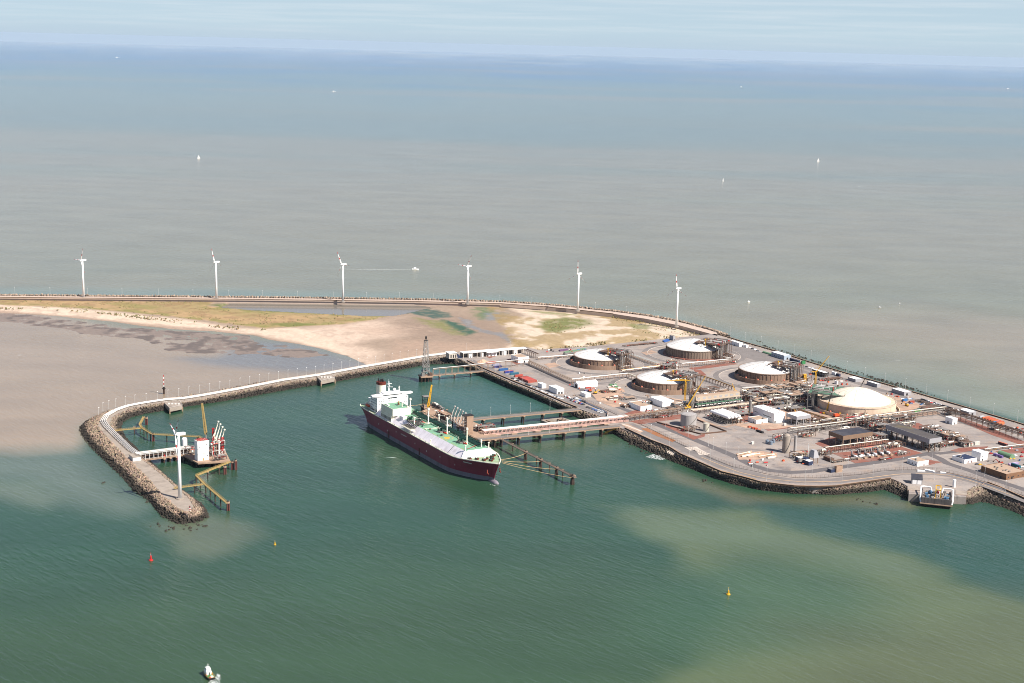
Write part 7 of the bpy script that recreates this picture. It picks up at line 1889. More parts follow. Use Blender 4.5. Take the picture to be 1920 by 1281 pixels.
for i, (c, sx, sy, h, s, lb) in enumerate([
    ((1252,691),26,16,7,11,'tangled grey pipe crossing between the brown rack and the white pipe rack'),
    ((1262,683),16,10,6,12,'small dark pump skid at the lower end of the white pipe loops'),
    ((1405,748),30,22,9,13,'pipework jungle right of the vaporiser, nearest its end'),
    ((1432,742),30,22,9,14,'pipework jungle under the yellow and white rack, left part'),
    ((1462,738),30,22,10,15,'pipework jungle under the yellow and white rack, middle part'),
    ((1496,735),32,24,11,16,'tall pipework frames left of the biggest tank'),
    ((1430,759),28,18,7,17,'lower pipework with yellow lines behind the tall white hall'),
    ((1462,757),28,18,8,18,'lower pipework right behind the tall white hall, right part'),
    ((1490,750),28,20,9,19,'dark open steel frame between the white canopy and the biggest tank'),
    ((1520,742),22,16,14,20,'dark steel tower block against the left flank of the biggest tank'),
    ((1490,770),22,14,5,21,'scattered building materials behind the white canopy'),
    ((1535,806),26,10,8,22,'grey heat exchangers in front of the long multi-level rack'),
    ((1600,797),30,12,9,23,'pipework bay above the near-black canopy'),
    ((1640,800),26,16,12,24,'tall grey frame between the two dark-roofed canopies'),
    ((1628,826),28,14,6,25,'pipework between the near-black canopy and the pumps'),
    ((1655,822),30,14,6,26,'dense pipework left of the long canopy'),
    ((1675,838),24,12,5,27,'brown pipework at the right end of the pump row'),
    ((1745,812),12,26,6,28,'pale compressor pipework right of the long canopy, upper part'),
    ((1768,820),12,26,6,29,'pale compressor pipework right of the long canopy, middle part'),
    ((1792,829),12,26,6,30,'pale compressor pipework right of the long canopy, lower part'),
    ((1738,840),20,12,8,32,'pipework under and in front of the near end of the long canopy'),
    ((1464,826),16,10,7,33,'cream pipework behind the three blue-grey tanks'),
    ((1500,858),22,10,6,34,'grey ducts and machinery between the silo and the hopper'),
    ((1548,852),20,8,5,35,'pipework right of the hopper'),
    ((1292,806),22,12,3,36,'pale valves and pipes in front of the large grey tank'),
    ((1268,769),26,12,4,37,'pipework at the foot of the yellow tower crane'),
    ((1225,774),18,8,3,38,'rust-red pipework beside the tan-roofed hall'),
    ((1385,780),20,14,4,39,'rusty scrap and pipework left of the tall white hall'),
    ((1330,733),28,14,4,51,'pipe bends on the grey slab behind the vaporiser'),
    ((1512,818),20,9,5,52,'low pipework left of the near-black canopy'),
    ((1745,767),26,14,3,53,'stacked pipes and scaffold parts on the shore yard'),
    ((1868,805),16,8,3,54,'orange machinery parts beside the shore containers'),
    ((1786,777),18,8,7,55,'rack junction at the corner of the seaward rack'),
    ((1620,785),34,10,8,56,'pipework along the foot of the biggest tank'),
    ((1150,748),22,12,2,57,'scattered building materials beside the sand heap'),
    ((1176,748),22,10,2,58,'dark scrap lying right of the sand heap'),
    ((1340,655),20,10,8,59,'pipework between the ribbed tank and the shore road'),
    ((1376,680),10,6,4,60,'red valve skid at the end of the white pipe rack'),
    ((1500,713),26,16,7,61,'pipework spreading right from the tank in the middle of the yard'),
    ((1075,664),30,6,2,62,'pallets and rubbish lying along the edge of the beach'),
    ((1200,647),60,5,1.6,63,'long row of pale rubble and pallets along the edge of the beach'),
    ((1560,712),30,8,2,64,'scaffold heaps below the shore road'),
    ((1418,752),26,20,8,65,'pipework jungle beside the dark process column'),((1446,750),26,18,10,66,'tall pipework block directly behind the tall white hall'),((1476,747),26,18,9,67,'pipework jungle halfway between the white hall and the biggest tank'),
    ((1505,752),22,14,7,68,'pipe bends in front of the dark steel tower block'),((1395,765),22,10,5,69,'pipework between the beige pipeway and the tall white hall'),((1450,729),40,8,6,70,'top row of pipework just under the yellow and white rack'),
    ((1528,790),30,10,4,71,'loose pipes left of the orange crawler machine'),((1700,800),20,8,6,72,'pipework behind the long canopy'),((1590,830),26,10,7,73,'racks of pipework inside the front of the near-black canopy'),
    ((1345,780),30,8,3,74,'rusty pipework in front of the beige pipeway'),((1240,783),26,6,4,75,'pipework under the beige rack at the quay bridge'),((1660,862),16,3,2,76,'row of low concrete blocks at the right end of the pumps'),((1638,846),44,5,5,79,'steel pipework right behind the white pumps'),((1690,852),18,8,3,78,'low pale pipework right of the pump row')]):
    clutter('process_unit', lb, 'process unit', c, ROT, sx, sy, h, s, tanks=3 if h > 4 else 1, frames=2 if h > 6 else 1, pipes=16 if h > 4 else 10, redp=.12 if i % 3 else .2, cols=[m_steel, m_pipew, m_tan, m_rusty, m_cream] + ([m_dyell] if i % 4 == 2 else []))

for k, (x, y) in enumerate(((1739.5,811),(1755,816),(1771,821),(1787,826.5),(1804,833))):
    small_tank(['white compressor stack right of the long canopy, farthest of five','white compressor stack right of the long canopy, second of five','white compressor stack right of the long canopy, middle of five','white compressor stack right of the long canopy, fourth of five','white compressor stack right of the long canopy, nearest of five'][k], x-1.3, x+1.3, y, y-10.5, m_shipw, 'compressor_stack', .3, 'white compressor stacks', False)
for c, sx, sy, h, s, lb in [
    ((1748,808),14,14,6,91,'white compressor piping around the farthest stack'),((1764,814),14,14,6,92,'white compressor piping around the second stack'),((1780,820),14,14,6,93,'white compressor piping around the middle stack'),
    ((1796,826),14,14,6,94,'white compressor piping around the fourth stack'),((1810,836),14,10,5,95,'white compressor piping around the nearest stack'),((1775,836),26,10,4,96,'pale pipework between the long canopy and the compressors'),
    ((1586,813),20,8,7,97,'white pipework behind the back edge of the near-black canopy'),((1648,808),16,16,9,98,'white pipe frames squeezed between the dark-roofed canopies'),((1690,790),40,8,7,99,'cluttered pipe frames behind the long rack, right half'),
    ((1560,795),34,8,6,101,'pale pipe frames in front of the orange crawler machine'),((1440,742),36,14,8,102,'upper pipe decks in the middle of the pipework jungle'),((1475,730),36,12,7,103,'upper pipe decks near the shore side of the pipework jungle'),
    ((1412,741),26,14,8,104,'pipe decks just right of the vaporiser block'),((1510,744),22,16,11,105,'tall pale pipe frames beside the dark steel tower block'),((1340,745),40,6,8,106,'pipe gantry on the roof side of the vaporiser'),
    ((1210,757),20,8,3,107,'low pipework between the two white halls and the beige rack'),((1275,762),22,10,5,108,'pipe frame at the left foot of the vaporiser'),((1180,762),20,10,2,109,'boards and scrap left of the tan-roofed hall'),
    ((1140,735),20,10,2,110,'yellow and white gear below the gabled warehouse'),((1600,862),60,4,2,111,'pale low concrete plinths along the front of the pump row')]:
    clutter('process_unit', lb, 'process unit', c, ROT, sx, sy, h, s, tanks=4, frames=2 if h > 5 else 1, pipes=20, redp=.1, cols=[m_pipew, m_steel, m_pipew, m_cream, m_tan])

# ================================================================== SEA WALL PARAPETS, FENCE, DOCK
def parapet(name, label, pts, h, w, m, z=ZL, cat='wall'):
    P = polyG(pts, z); c = P[0]; root = thing(name, label, cat, (c.x, c.y, z))
    MB().mat(m).wall([(p.x-c.x, p.y-c.y) for p in P], w, 0, h).build('wall', root)
    MB().mat(m_tan).wall([(p.x-c.x, p.y-c.y) for p in P], w+.3, h, h+.18).build('coping', root)
    return root
parapet('sea_wall', 'low dark parapet along the quay road with the parked cars, facing the berth', [(876,677),(905,691),(960,714.5),(1010,734.5),(1060,756.5),(1082,765)], 1.5, 1.2, m_darkwall)
parapet('sea_wall', 'low dark parapet along the curving waterfront road above the dark rocks', [(1172,804),(1220,826.5),(1256,840),(1276,852.5),(1315,869.5),(1354,886.5),(1393,896),(1427,905.5),(1489,912.8),(1530,914),(1567,912.6),(1622,905.2),(1670,898)], 1.6, 1.2, m_darkwall)
parapet('sea_wall', 'dark parapet right of the water intake dock, running off the right edge', [(1852,906),(1872,913.5),(1905,928.5),(1940,944.5),(2000,973)], 1.6, 1.2, m_darkwall)
parapet('sea_wall', 'thin brown sea wall running along the whole seaward shore road', [(1345,627),(1397,643),(1458,660),(1520,680.5),(1587,701),(1659,721),(1736,743),(1818,767),(1907,793.5),(1990,820)], 1.5, 1.0, m_darkwall)
parapet('sea_wall', 'thin brown wall along the landward side of the outer sea wall road', [(0,558),(160,559.5),(480,562),(640,564),(780,566),(880,568.5),(940,570),(1025,576),(1085,582),(1150,589)], .9, .8, m_darkwall)
parapet('crash_barrier', 'bright white low barrier curving along the inner side of the waterfront road', [(1752,886.5),(1792,891.5),(1823,899),(1854,909),(1894,922.5)], 1.0, .9, m_white, cat='barrier')
for x0, x1, y0, y1, lb in ((1720,1735,884.5,885.5,'lower white storage slab stack by the perimeter fence'),(1733,1751,882.5,886.5,'higher white storage slab stack by the perimeter fence'),(1762,1774,888,889.5,'thin white slab stack left of the crash barrier')):
    g, g1 = G(x0, y0, ZL), G(x1, y1, ZL); root = thing('slab_stack', lb, 'slabs', (g.x, g.y, ZL), math.atan2(g1.y-g.y, g1.x-g.x)); L = (g1-g).length
    for k in range(3): MB().mat(m_white).box(0+.1*k, 0, .5*k, L-.2*k, 3, .5*k+.45).build('slab', root)
def fence(label, pts, h, step):
    P = polyG(pts, ZL); c = P[0]; root = thing('perimeter_fence', label, 'fence', (c.x, c.y, ZL)); Q = [(p.x-c.x, p.y-c.y) for p in P]
    L = sum(math.dist(a, b) for a, b in zip(Q[:-1], Q[1:])); rs, _ = resample(Q, min(99, int(L/step)+1)); mf = mat('fence_steel', S(150,128,116,.55), .6, .1, .5)
    for i in range(len(rs)): MB().mat(mf).cyl((*rs[i],0),(*rs[i],h),.11,.11,5).beam((*rs[i],h),(rs[i][0]+.3,rs[i][1]-.3,h+.5),.08).build('post', root)
    w = MB().mat(mf); dense, _ = resample(Q, int(L/.9))
    for a, b in zip(rs[:-1], rs[1:]):
        for z in (.15, h*.5, h-.1, h+.3): w.beam((*a,z),(*b,z),.06)
    for p in dense: w.beam((*p,.1),(*p,h),.035)
    w.build('mesh_panel', root)
    MB().mat(m_dark).wall(Q, .3, 0, .25).build('base_kerb', root)
FP = [(1197,793.5),(1235,812),(1276,833),(1339,862),(1376,876),(1418,884.5),(1442,890),(1489,896),(1536,896.5),(1575,893.5),(1614,890),(1651,884)]
fence('long wire perimeter fence along the waterfront road, left half up to the two small boxes', FP, 3.0, 4.5)
fence('long wire perimeter fence along the waterfront road, right half past the white hut', [(1651,884),(1687,881.5),(1737,881),(1776,886),(1823,896),(1870,911),(1920,930.5),(1980,953)], 3.0, 4.5)
fence('wire fence beside the lower yard road behind the parked cars', [(1076,741),(1105,755),(1140,770),(1160,780)], 2.4, 5)

def intake_dock():
    A_ = ang_px((1727,932), (1783,938), 10)[0]
    g = G(1727, 942.5, 4); root = thing('intake_dock', 'concrete water intake dock full of pumps with a yellow gantry, standing in the water', 'dock', (g.x, g.y, 0), A_)
    vx, ux = np.array([math.cos(A_), math.sin(A_)]), np.array([-math.sin(A_), math.cos(A_)])
    w = LEN(g, vx, 1783.5); h = 4+HT(g, 932.5); d = 34
    m_wet = mat('wet_concrete', S(64,50,40,.5), .9, .2, .4); m_dg = mat('grey_board', S(116,108,106,.55), .8, .12, .5, streak=1, dirt=(*S(80,70,66,.5), .6))
    MB().mat(m_dg).box(0,0,4,w,1,h).box(0,1,4,1,d,h).box(w-1,1,4,w,d,h).build('wall', root)
    MB().mat(m_tan).box(-1.2,-1.2,3.2,w+1.2,1,4).build('ledge', root)
    MB().mat(m_wet).box(.5,1.2,-4,w-.5,d,3.2).build('underwater_wall', root)
    MB().mat(m_conc).box(1,1,4,w-1,d,h-2.4).build('deck', root)
    MB().mat(m_dark).box(1.2,4,h-2.38,w-1.2,9,h-2.3).build('pump_well', root)
    mj = MB().mat(m_dark)
    for k in range(1, 9): mj.box(w*k/9-.08,-.05,4,w*k/9+.08,-.01,h)
    build_split(mj, 'wall_joint', root)
    for x in (-.4, w+.4):
        s = 1 if x > 0 else -1
        MB().mat(m_shipw).tube([(x,1,4.5),(x+s*.8,3,h-2),(x+s*.8,14,h+1.5),(x+s*.8,26,h+3.5),(x-s*2,27,h+3.8),(x-s*9,27,h+3.6),(x-s*10,25,h-1)], .75, 8).build('discharge_pipe', root)
    MB().mat(m_shipw).tube([(w*.6,12,h-2),(w*.6,12,h+2.2),(w*.6,26,h+3)], .6, 8).build('discharge_pipe', root)
    rd = random.Random(5)
    for k in range(26):
        x, y = rd.uniform(2.5, w-2.5), rd.uniform(9, 31)
        m = [m_steel, m_clad, m_pipew, m_conc, mat('machine_blue', S(110,160,200,.6), .5, .1, .5)][rd.choice([0,0,0,1,2,3,4])]
        if rd.random() < .6: MB().mat(m).cbox(x, y, h-2.4, rd.uniform(1.4,4), rd.uniform(1.4,4), rd.uniform(1.2,4)).build('pump', root)
        else: MB().mat(m).cyl((x,y,h-2.4),(x,y,h+rd.uniform(-.5,2)),rd.uniform(.6,1.3),None,10).build('pump', root)
    for k in range(14):
        x, y = rd.uniform(2, w-2), rd.uniform(2, 30); MB().mat(rd.choice([m_pipew, m_steel, m_rusty])).tube([(x,y,h-2.2),(x,y,h-1+rd.random()*1.5),(x+rd.uniform(-5,5),y,h-1)], .3, 6).build('pipe', root)
    MB().mat(mat('machine_blue', S(110,160,200,.6), .5, .1, .5)).cbox(w*.2, 8, h-2.4, 2.4, 2.2, 3).build('blue_cabinet', root); MB().mat(mat('machine_blue', S(110,160,200,.6), .5, .1, .5)).cbox(w*.86, 8, h-2.4, 3, 2.2, 3).build('blue_cabinet', root)
    y_ = MB().mat(m_yellow)
    for x in (w*.46, w*.62):
        y_.beam((x,10,h-2.4),(x,10,h+7.5),.8).beam((x,18,h-2.4),(x,18,h+7.5),.8).beam((x,6,h+7.5),(x,22,h+7.5),.9)
    y_.beam((w*.46,22,h+7.5),(w*.62,22,h+7.5),.9).beam((w*.46,6,h+7.5),(w*.62,6,h+7.5),.9).beam((w*.44,10,h-2),(w*.38,2.5,h-2),.6)
    y_.build('gantry', root); MB().mat(m_redp).cbox(w*.54, 12, h+2.2, 2, 2, 2).build('hoist', root)
    for p, q, lb in (((1701,926.5),(1721,928.5),'small concrete side quay on the left of the intake dock'),((1790.5,935),(1812,937.5),'small concrete side quay on the right of the intake dock')):
        a2, L = ang_px(p, q, 3.5); g = G(*p, 3.5); r2 = thing('side_quay', lb, 'quay', (g.x, g.y, 0), a2)
        MB().mat(m_tan).box(0,0,3.5,L,1,8.2).mat(m_conc).box(0,1,3.5,L,15,8.15).build('slab', r2)
        for k in range(4): MB().mat(m_wet).cyl((L*(k+.5)/4,1.4,-4),(L*(k+.5)/4,1.4,3.5),.8,.8,8).build('pile', r2)
        MB().mat(m_wet).box(.3,3,-4,L-.3,15,3.5).build('core_wall', r2)
intake_dock()
def dock_hut():
    a2 = ang_px((1709,907), (1728,908.5))[0]; g = G(1709, 907.5, ZL); root = thing('dock_hut', 'pale hut with a dark sloping roof and two white doors behind the intake dock', 'building', (g.x, g.y, ZL), a2)
    h = HT(g, 898.5); w = LEN(g, (math.cos(a2), math.sin(a2)), 1729)
    MB().mat(m_clad).add([(0,0,0),(w,0,0),(w,9,0),(0,9,0),(0,0,h),(w,0,h),(w,9,h+2.8),(0,9,h+2.8)], [(0,1,5,4),(1,2,6,5),(2,3,7,6),(3,0,4,7)]).build('wall', root)
    MB().mat(m_roofd).add([(-.4,-.4,h),(w+.4,-.4,h),(w+.4,9.4,h+3.1),(-.4,9.4,h+3.1),(-.4,-.4,h+.3),(w+.4,-.4,h+.3),(w+.4,9.4,h+3.4),(-.4,9.4,h+3.4)], [(0,1,5,4),(1,2,6,5),(2,3,7,6),(3,0,4,7),(4,5,6,7)]).build('roof', root)
    for x in (w*.08, w*.54): MB().mat(m_shipw).box(x,-.1,.1,x+w*.38,-.02,h*.92).build('door', root)
dock_hut()
small_tank('upright white tank behind the intake dock', 1785.5, 1791.5, 914, 900.5, m_shipw, dome=.4)
def outfall():
    a2 = ang_px((1250,850), (1262,846), 5)[0]; g = G(1250, 852, 3); root = thing('outfall', 'concrete outfall chutes pouring foam down the dark rocks', 'outfall', (g.x, g.y, 0), R_(-61))
    for k in range(4): MB().mat(m_pale).box(k*3.4,0,1.5,k*3.4+.5,7,6.8).build('divider_wall', root)
    MB().mat(m_conc).box(0,1.5,1,10.7,7,2.6).build('chute_floor', root); MB().mat(m_pale).box(-.5,6.9,3,11.2,7.8,7.6).build('head_wall', root)
outfall()

# ================================================================== PUMP ROW
def pump():
    root = thing('seawater_pump', '', 'pump', (0,0,0), ROT, 'row of six white horizontal pumps')
    MB().mat(m_conc).box(-1.6,-.5,0,1.6,9,.8).build('plinth', root); MB().mat(m_tan).box(-2,-4.2,0,2,-1.6,1.8).build('concrete_block', root)
    MB().mat(m_shipw).cyl((0,0,2.3),(0,3.6,2.3),1.25,1.25,14).cyl((0,-.3,2.3),(0,0,2.3),.8,1.2,14).build('motor', root)
    MB().mat(m_steel).cyl((0,3.6,2.3),(0,8,2.3),.7,.9,10).cbox(0,6,.8,1.8,2.4,2.6).build('pump_casing', root)
    MB().mat(m_clad).cyl((0,8.6,.6),(0,8.6,6.4),.75,.75,10).cyl((0,8.6,6.4),(0,12,7.0),.5,.5,8).build('riser_pipe', root)
    MB().mat(m_steel).tube([(-1.2,1,1),(-1.2,7,1),(-1.2,7,4.5),(1.2,7,4.5)], .22, 6).tube([(1.2,2,1),(1.2,9,1.6)], .2, 6).build('small_pipe', root)
    return root
p0 = pump(); pl_ = ['white horizontal pump, leftmost of the row of six','white horizontal pump, second from the left in the row of six','white horizontal pump, third from the left in the row of six','white horizontal pump, fourth from the left in the row of six','white horizontal pump, fifth from the left in the row of six','white horizontal pump, rightmost of the row of six']
for k, (x, y) in enumerate(((1606.5,860.5),(1619,859),(1631,857.5),(1643,856),(1655.5,854.5),(1667.5,853))):
    g = G(x, y, ZL); o = p0 if k == 0 else copy_thing(p0, (g.x, g.y, ZL)); o.location = (g.x, g.y, ZL); o['label'] = pl_[k]
def hopper():
    root, g = site('air_filter_hopper', 'pale trapezoid air-intake hopper on legs, right of the dark blue cabin', 'hopper', (1526,870.5)); h = HT(g, 846.5)
    MB().mat(m_clad).add([(-1,0,h*.45),(7,0,h*.45),(7,9,h*.45),(-1,9,h*.45),(1.4,2,h),(5,2,h),(5,8,h),(1.4,8,h)], [(0,1,5,4),(1,2,6,5),(2,3,7,6),(3,0,4,7),(4,5,6,7),(3,2,1,0)]).build('hood', root)
    for x, y in ((0,1),(6,1),(0,8),(6,8)): MB().mat(m_tan).cbox(x, y, 0, .7, .7, h*.45).build('leg', root)
    MB().mat(m_blueroof).cbox(-5, 8, 0, 7, 5, 6, .3).build('generator', root)
    MB().mat(m_steel).beam((-14,9,3.5),(-2,9,3.5),3,3).build('duct', root)
    MB().mat(m_pipew).cyl((3,14,0),(3,14,19),.5,.4,8).build('vent_stack', root)
hopper()

# ================================================================== CONTAINERS AND VEHICLES
def cmat(r, g, b): return mat('container_%d_%d_%d' % (r, g, b), S(r, g, b, .66), .6, .1, .6, dirt=(*S(int(r*.7)+20, int(g*.7)+20, int(b*.7)+20, .6), .5))
def container(C, col, label, L=12.2, group=None, rot=ROT, z=ZL, H=2.6, roof=None):
    """ribbed steel box; C is the picture point of its near left bottom corner"""
    g = G(*C, z); root = thing('shipping_container', label, 'container', (g.x, g.y, z), rot, group); m = cmat(*col); b = MB().mat(m); n = int(L/.6)
    for y0, s in ((0,-1),(2.44,1)):
        for k in range(n):
            x = L*k/n; b.box(x+.08, y0-(.0 if s < 0 else .06), .15, x+.08+L/n*.55, y0+(.06 if s < 0 else .0), H-.15)
    b.box(0,.06,.12,L,2.38,H-.05); bo = b.build('body', root)
    f = MB().mat(m)
    for x in (0, L):
        for y in (0, 2.44): f.cbox(x, y, 0, .16, .16, H)
    for y in (0, 2.44): f.beam((0,y,H-.06),(L,y,H-.06),.14).beam((0,y,.08),(L,y,.08),.14)
    f.build('frame', root)
    MB().mat(cmat(*roof) if roof else m).box(.08,.08,H-.05,L-.08,2.36,H+.02).build('roof', root)
    d = MB().mat(m)
    for k in range(2): d.box(L+.03, .2+k*1.05, .2, L+.08, 1.15+k*1.05, H-.2)
    build_split(d, 'door', bo)
    return root
RD, BL, LI, TE = (196,88,72), (54,104,164), (180,180,204), (70,130,150)
container((912,683), RD, 'red container lying nearest to the beach building on the quay', 15)
container((924,687), LI, 'pale lilac container behind the slim pipe rack on the quay', 12.2)
container((926,690.5), (60,64,124), 'navy container partly hidden under the slim pipe rack on the quay', 12.2)
container((936.5,696), BL, 'upper blue container just below the slim pipe rack', 13.5, H=3)
container((947,700.5), (58,72,150), 'navy container with a salmon roof in the row on the quay', 13, roof=(214,110,88), H=3)
container((957,704), (60,110,130), 'teal-roofed container next to a red one in the quay row', 13, roof=TE, H=3)
container((966,707.5), RD, 'red container in front of the teal-roofed one', 12.2, H=2.8)
g_ = G(973, 711, ZL)
for k in range(9):
    o = np.array([g_.x, g_.y])-U3*(k*3.1); x, y = PX((o[0], o[1], ZL))
    container((x, y), (176+(k*7) % 24, 80+(k*5) % 12, 66+(k*11) % 14) if k < 3 else (206-(k % 3)*9, 96-(k % 2)*8, 80), ['dark-topped red container at the upper end of the long red row','red container second in the long red row from its upper end','red container third in the long red row from its upper end','red container fourth in the long red row from its upper end','red container in the middle of the long red row','red container fourth in the long red row from the white trailer','red container third in the long red row from the white trailer','red container second in the long red row from the white trailer','red container at the lower end of the long red row, beside the white trailer'][k], 13.5, 'long row of red containers on the quay', H=3.0, roof=(120,60,44) if k == 0 else None)
container((1889.5,837), (110,64,66), 'maroon container with an orange roof on the grey yard at the right', 12.2, rot=ROT+R_(90), roof=(222,132,100), H=3)
container((1881,859), (128,104,170), 'purple container in front of the green tunnel shelter', 12.2, rot=ROT+R_(90))
container((1914,878), (40,104,120), 'teal container at the right edge above the brown brick building', 12.2, rot=ROT+R_(90), H=3)
container((1893,874), (190,170,206), 'lilac container behind the brown brick building', 14, roof=(206,186,214))
container((1504,683.5), (70,150,90), 'green container at the end of the dark grey shed on the shore road', 6, H=4.6)
container((1694,753.5), (70,130,190), 'bright blue container right of the biggest dome', 7, H=3.2)
container((1706,756.5), (190,90,70), 'rust-red container right of the biggest dome', 8)
container((1716,772.5), (84,190,92), 'green container with a blue-green roof right of the biggest dome', 9, roof=(90,140,150), H=3)
container((1838,785), (214,220,226), 'white container by the shore left of the orange ones', 7)
for k in range(6):
    container((1843+k*5.2, 787+k*1.7), (224-(k % 2)*12, 122-(k % 3)*8, 78), ['orange container by the shore, first of six from the left','orange container by the shore, second of six from the left','orange container by the shore, third of six from the left','orange container by the shore, fourth of six from the left','orange container by the shore, fifth of six from the left','orange container by the shore, nearest the blue one'][k], 12.2, 'orange containers by the shore')
container((1862,795.5), (58,130,170), 'bright blue container by the shore in front of the orange ones', 12.2)
container((1870,797.5), (232,140,92), 'light orange container by the shore right of the blue one', 12.2)
container((1828,835), (232,226,214), 'white tank container on the grey yard right of the compressors', 8, H=3.4)
container((1821,836), (236,230,216), 'small white box left of the white tank container', 4)
container((1099,729), (200,84,70), 'flat red container in front of the gabled warehouse', 8, H=1.6)
container((1097,735), (120,116,150), 'grey-blue container in front of the gabled warehouse', 9, H=2.2)
container((1410,833.5), (238,232,222), 'lone white box on the big empty grey yard', 3, H=3)
container((1470.5,799), (236,232,226), 'small white box between the tall hall and the canopy', 3, H=3)
for k, (x, y) in enumerate(((1404,802.5),(1411,804.5),(1416,806),(1421,808.5))): container((x, y), [(200,104,74),(206,96,66),(196,90,62),(222,140,108)][k], ['rust-orange skip by the big yard, farthest from the dark trough','orange skip by the big yard, second of four','dark orange skip by the big yard, third of four','pale orange skip by the big yard, nearest the dark trough'][k], 4, 'orange skips at the edge of the big yard', H=1.8)
container((1432,812.5), (50,46,46), 'long black trough at the end of the orange skips', 11, rot=ROT+R_(90), H=2)

CARC = {'white':(236,236,236), 'black':(34,34,38), 'silver':(176,178,182), 'red':(180,40,36), 'blue':(60,110,180), 'grey':(96,98,104), 'yellow':(230,180,50)}
def make_car(col, van=False):
    root = thing('parked_car', '', 'car', (0,0,0)); m = mat('car_'+col, S(*CARC[col], .75), .3, .02, .5, spec=.5)
    L, W, H = (5.4,2.0,2.3) if van else (4.5,1.8,1.45)
    pf = [(-L/2,.35),(-L/2,.95),(-L/2+.7,1.0),(-L/2+1.1,H),(L/2-(1.1 if van else 1.5),H),(L/2-(.5 if van else .9),1.0),(L/2,.8),(L/2,.35)]
    b = MB().mat(m); n = len(pf); vs = [(x, -W/2+(.18 if z > 1.2 else 0), z) for x, z in pf] + [(x, W/2-(.18 if z > 1.2 else 0), z) for x, z in pf]
    b.add(vs, [(i, i+n, (i+1) % n+n, (i+1) % n) for i in range(n)] + [tuple(range(n)), tuple(range(2*n-1, n-1, -1))]); bo = b.build('body', root)
    w = MB().mat(m_glass); x0, x1 = -L/2+1.25, L/2-(1.2 if van else 1.55)
    for s in (-1, 1): w.add([(x0-.2,s*(W/2-.02),1.05),(x1+.3,s*(W/2-.02),1.05),(x1,s*(W/2-.13),H-.12),(x0,s*(W/2-.13),H-.12)], [(0,1,2,3)])
    w.build('window', bo)
    for x in (-L*.3, L*.3):
        for s in (-1, 1): MB().mat(m_dark).cyl((x,s*(W/2-.2),.33),(x,s*(W/2+.02),.33),.33,.33,10).build('wheel', root)
    return root
CARS = {}
def car(x, y, col, label, group, rot=ROT, van=False):
    g = G(x, y, ZL+.1); k = (col, van)
    if k not in CARS: o = CARS[k] = make_car(col, van)
    else: o = copy_thing(CARS[k], (g.x, g.y, ZL+.1))
    o.location = (g.x, g.y, ZL+.1); o.rotation_euler = (0,0,rot); o['label'] = label; o['group'] = group
    if van: o.name = 'parked_van'; o['category'] = 'van'
rd = random.Random(2); GQ = 'cars parked along the quay road'
def row(a, b, n, cols, where, group, rot):
    for k in range(n):
        f = k/(n-1); c = cols[k % len(cols)]; v = rd.random() < .25 and c == 'white'
        car(a[0]+(b[0]-a[0])*f+rd.uniform(-.3,.3), a[1]+(b[1]-a[1])*f+rd.uniform(-.2,.2), c, '%s %s parked %s' % (c, 'van' if v else 'car', where), group, rot+rd.uniform(-.05,.05), v)
row((961,710.5), (975,716), 4, ['black','white','black','silver'], 'in the row beside the red containers, upper part', GQ, ROT)
row((987,721), (1004,729), 8, ['black','black','grey','black','white','black','silver','black'], 'in the row beside the white trailer on the quay', GQ, ROT)
row((1007,730.5), (1030,740), 9, ['white','silver','black','white','white','silver','white','black','white'], 'in the row left of the bright flat-roofed shed', GQ, ROT)
row((1033,741), (1053,748.5), 8, ['white','white','silver','white','black','white','silver','white'], 'in the row below the bright flat-roofed shed', GQ, ROT)
row((1060,744), (1072,749), 5, ['white','silver','white','white','grey'], 'in the lot right of the bright flat-roofed shed', GQ, ROT+R_(90))
row((1072,751), (1094,759), 9, ['black','silver','red','blue','white','black','red','blue','black'], 'in the crowded lot below the sand heap', GQ, ROT)
row((1078,747.5), (1098,755), 7, ['grey','white','silver','blue','black','black','black'], 'in the back row of the crowded lot below the sand heap', GQ, ROT)
row((1102,764), (1128,774), 6, ['black','grey','blue','blue','white','white'], 'beside the white wall near the far road bridge', GQ, ROT)
row((1729,749.5), (1786,766.5), 16, ['black','black','grey','white','white','silver','black','white','silver','white','black','black','grey','black','black','black'], 'in the row beside the sea wall on the shore road', 'cars parked on the shore road', ROT+R_(-90))
row((1406,652.5), (1425,660), 5, ['white','black','white','grey','silver'], 'at the far end of the shore road', 'cars parked on the shore road', ROT)
row((1512,688.5), (1523,692), 3, ['black','white','white'], 'right of the green container on the shore road', 'cars parked on the shore road', ROT)
row((1228,769), (1237,771.5), 2, ['blue','white'], 'between the two white halls', 'cars parked inside the plant', ROT)
row((1858,851), (1915,857), 6, ['red','white','red','grey','white','red'], 'around the green tunnel shelter', 'cars parked inside the plant', ROT)
row((1895,842), (1918,849), 3, ['white','silver','red'], 'beyond the green tunnel shelter', 'cars parked inside the plant', ROT)
row((1832,871), (1838,872), 2, ['grey','yellow'], 'in front of the taller white block', 'cars parked inside the plant', ROT)
parapet('wall', 'white curved wall around the parked cars near the far road bridge', [(1098,755.5),(1114,762.5),(1130,770),(1140,776),(1139,781)], 2.2, .6, m_white)

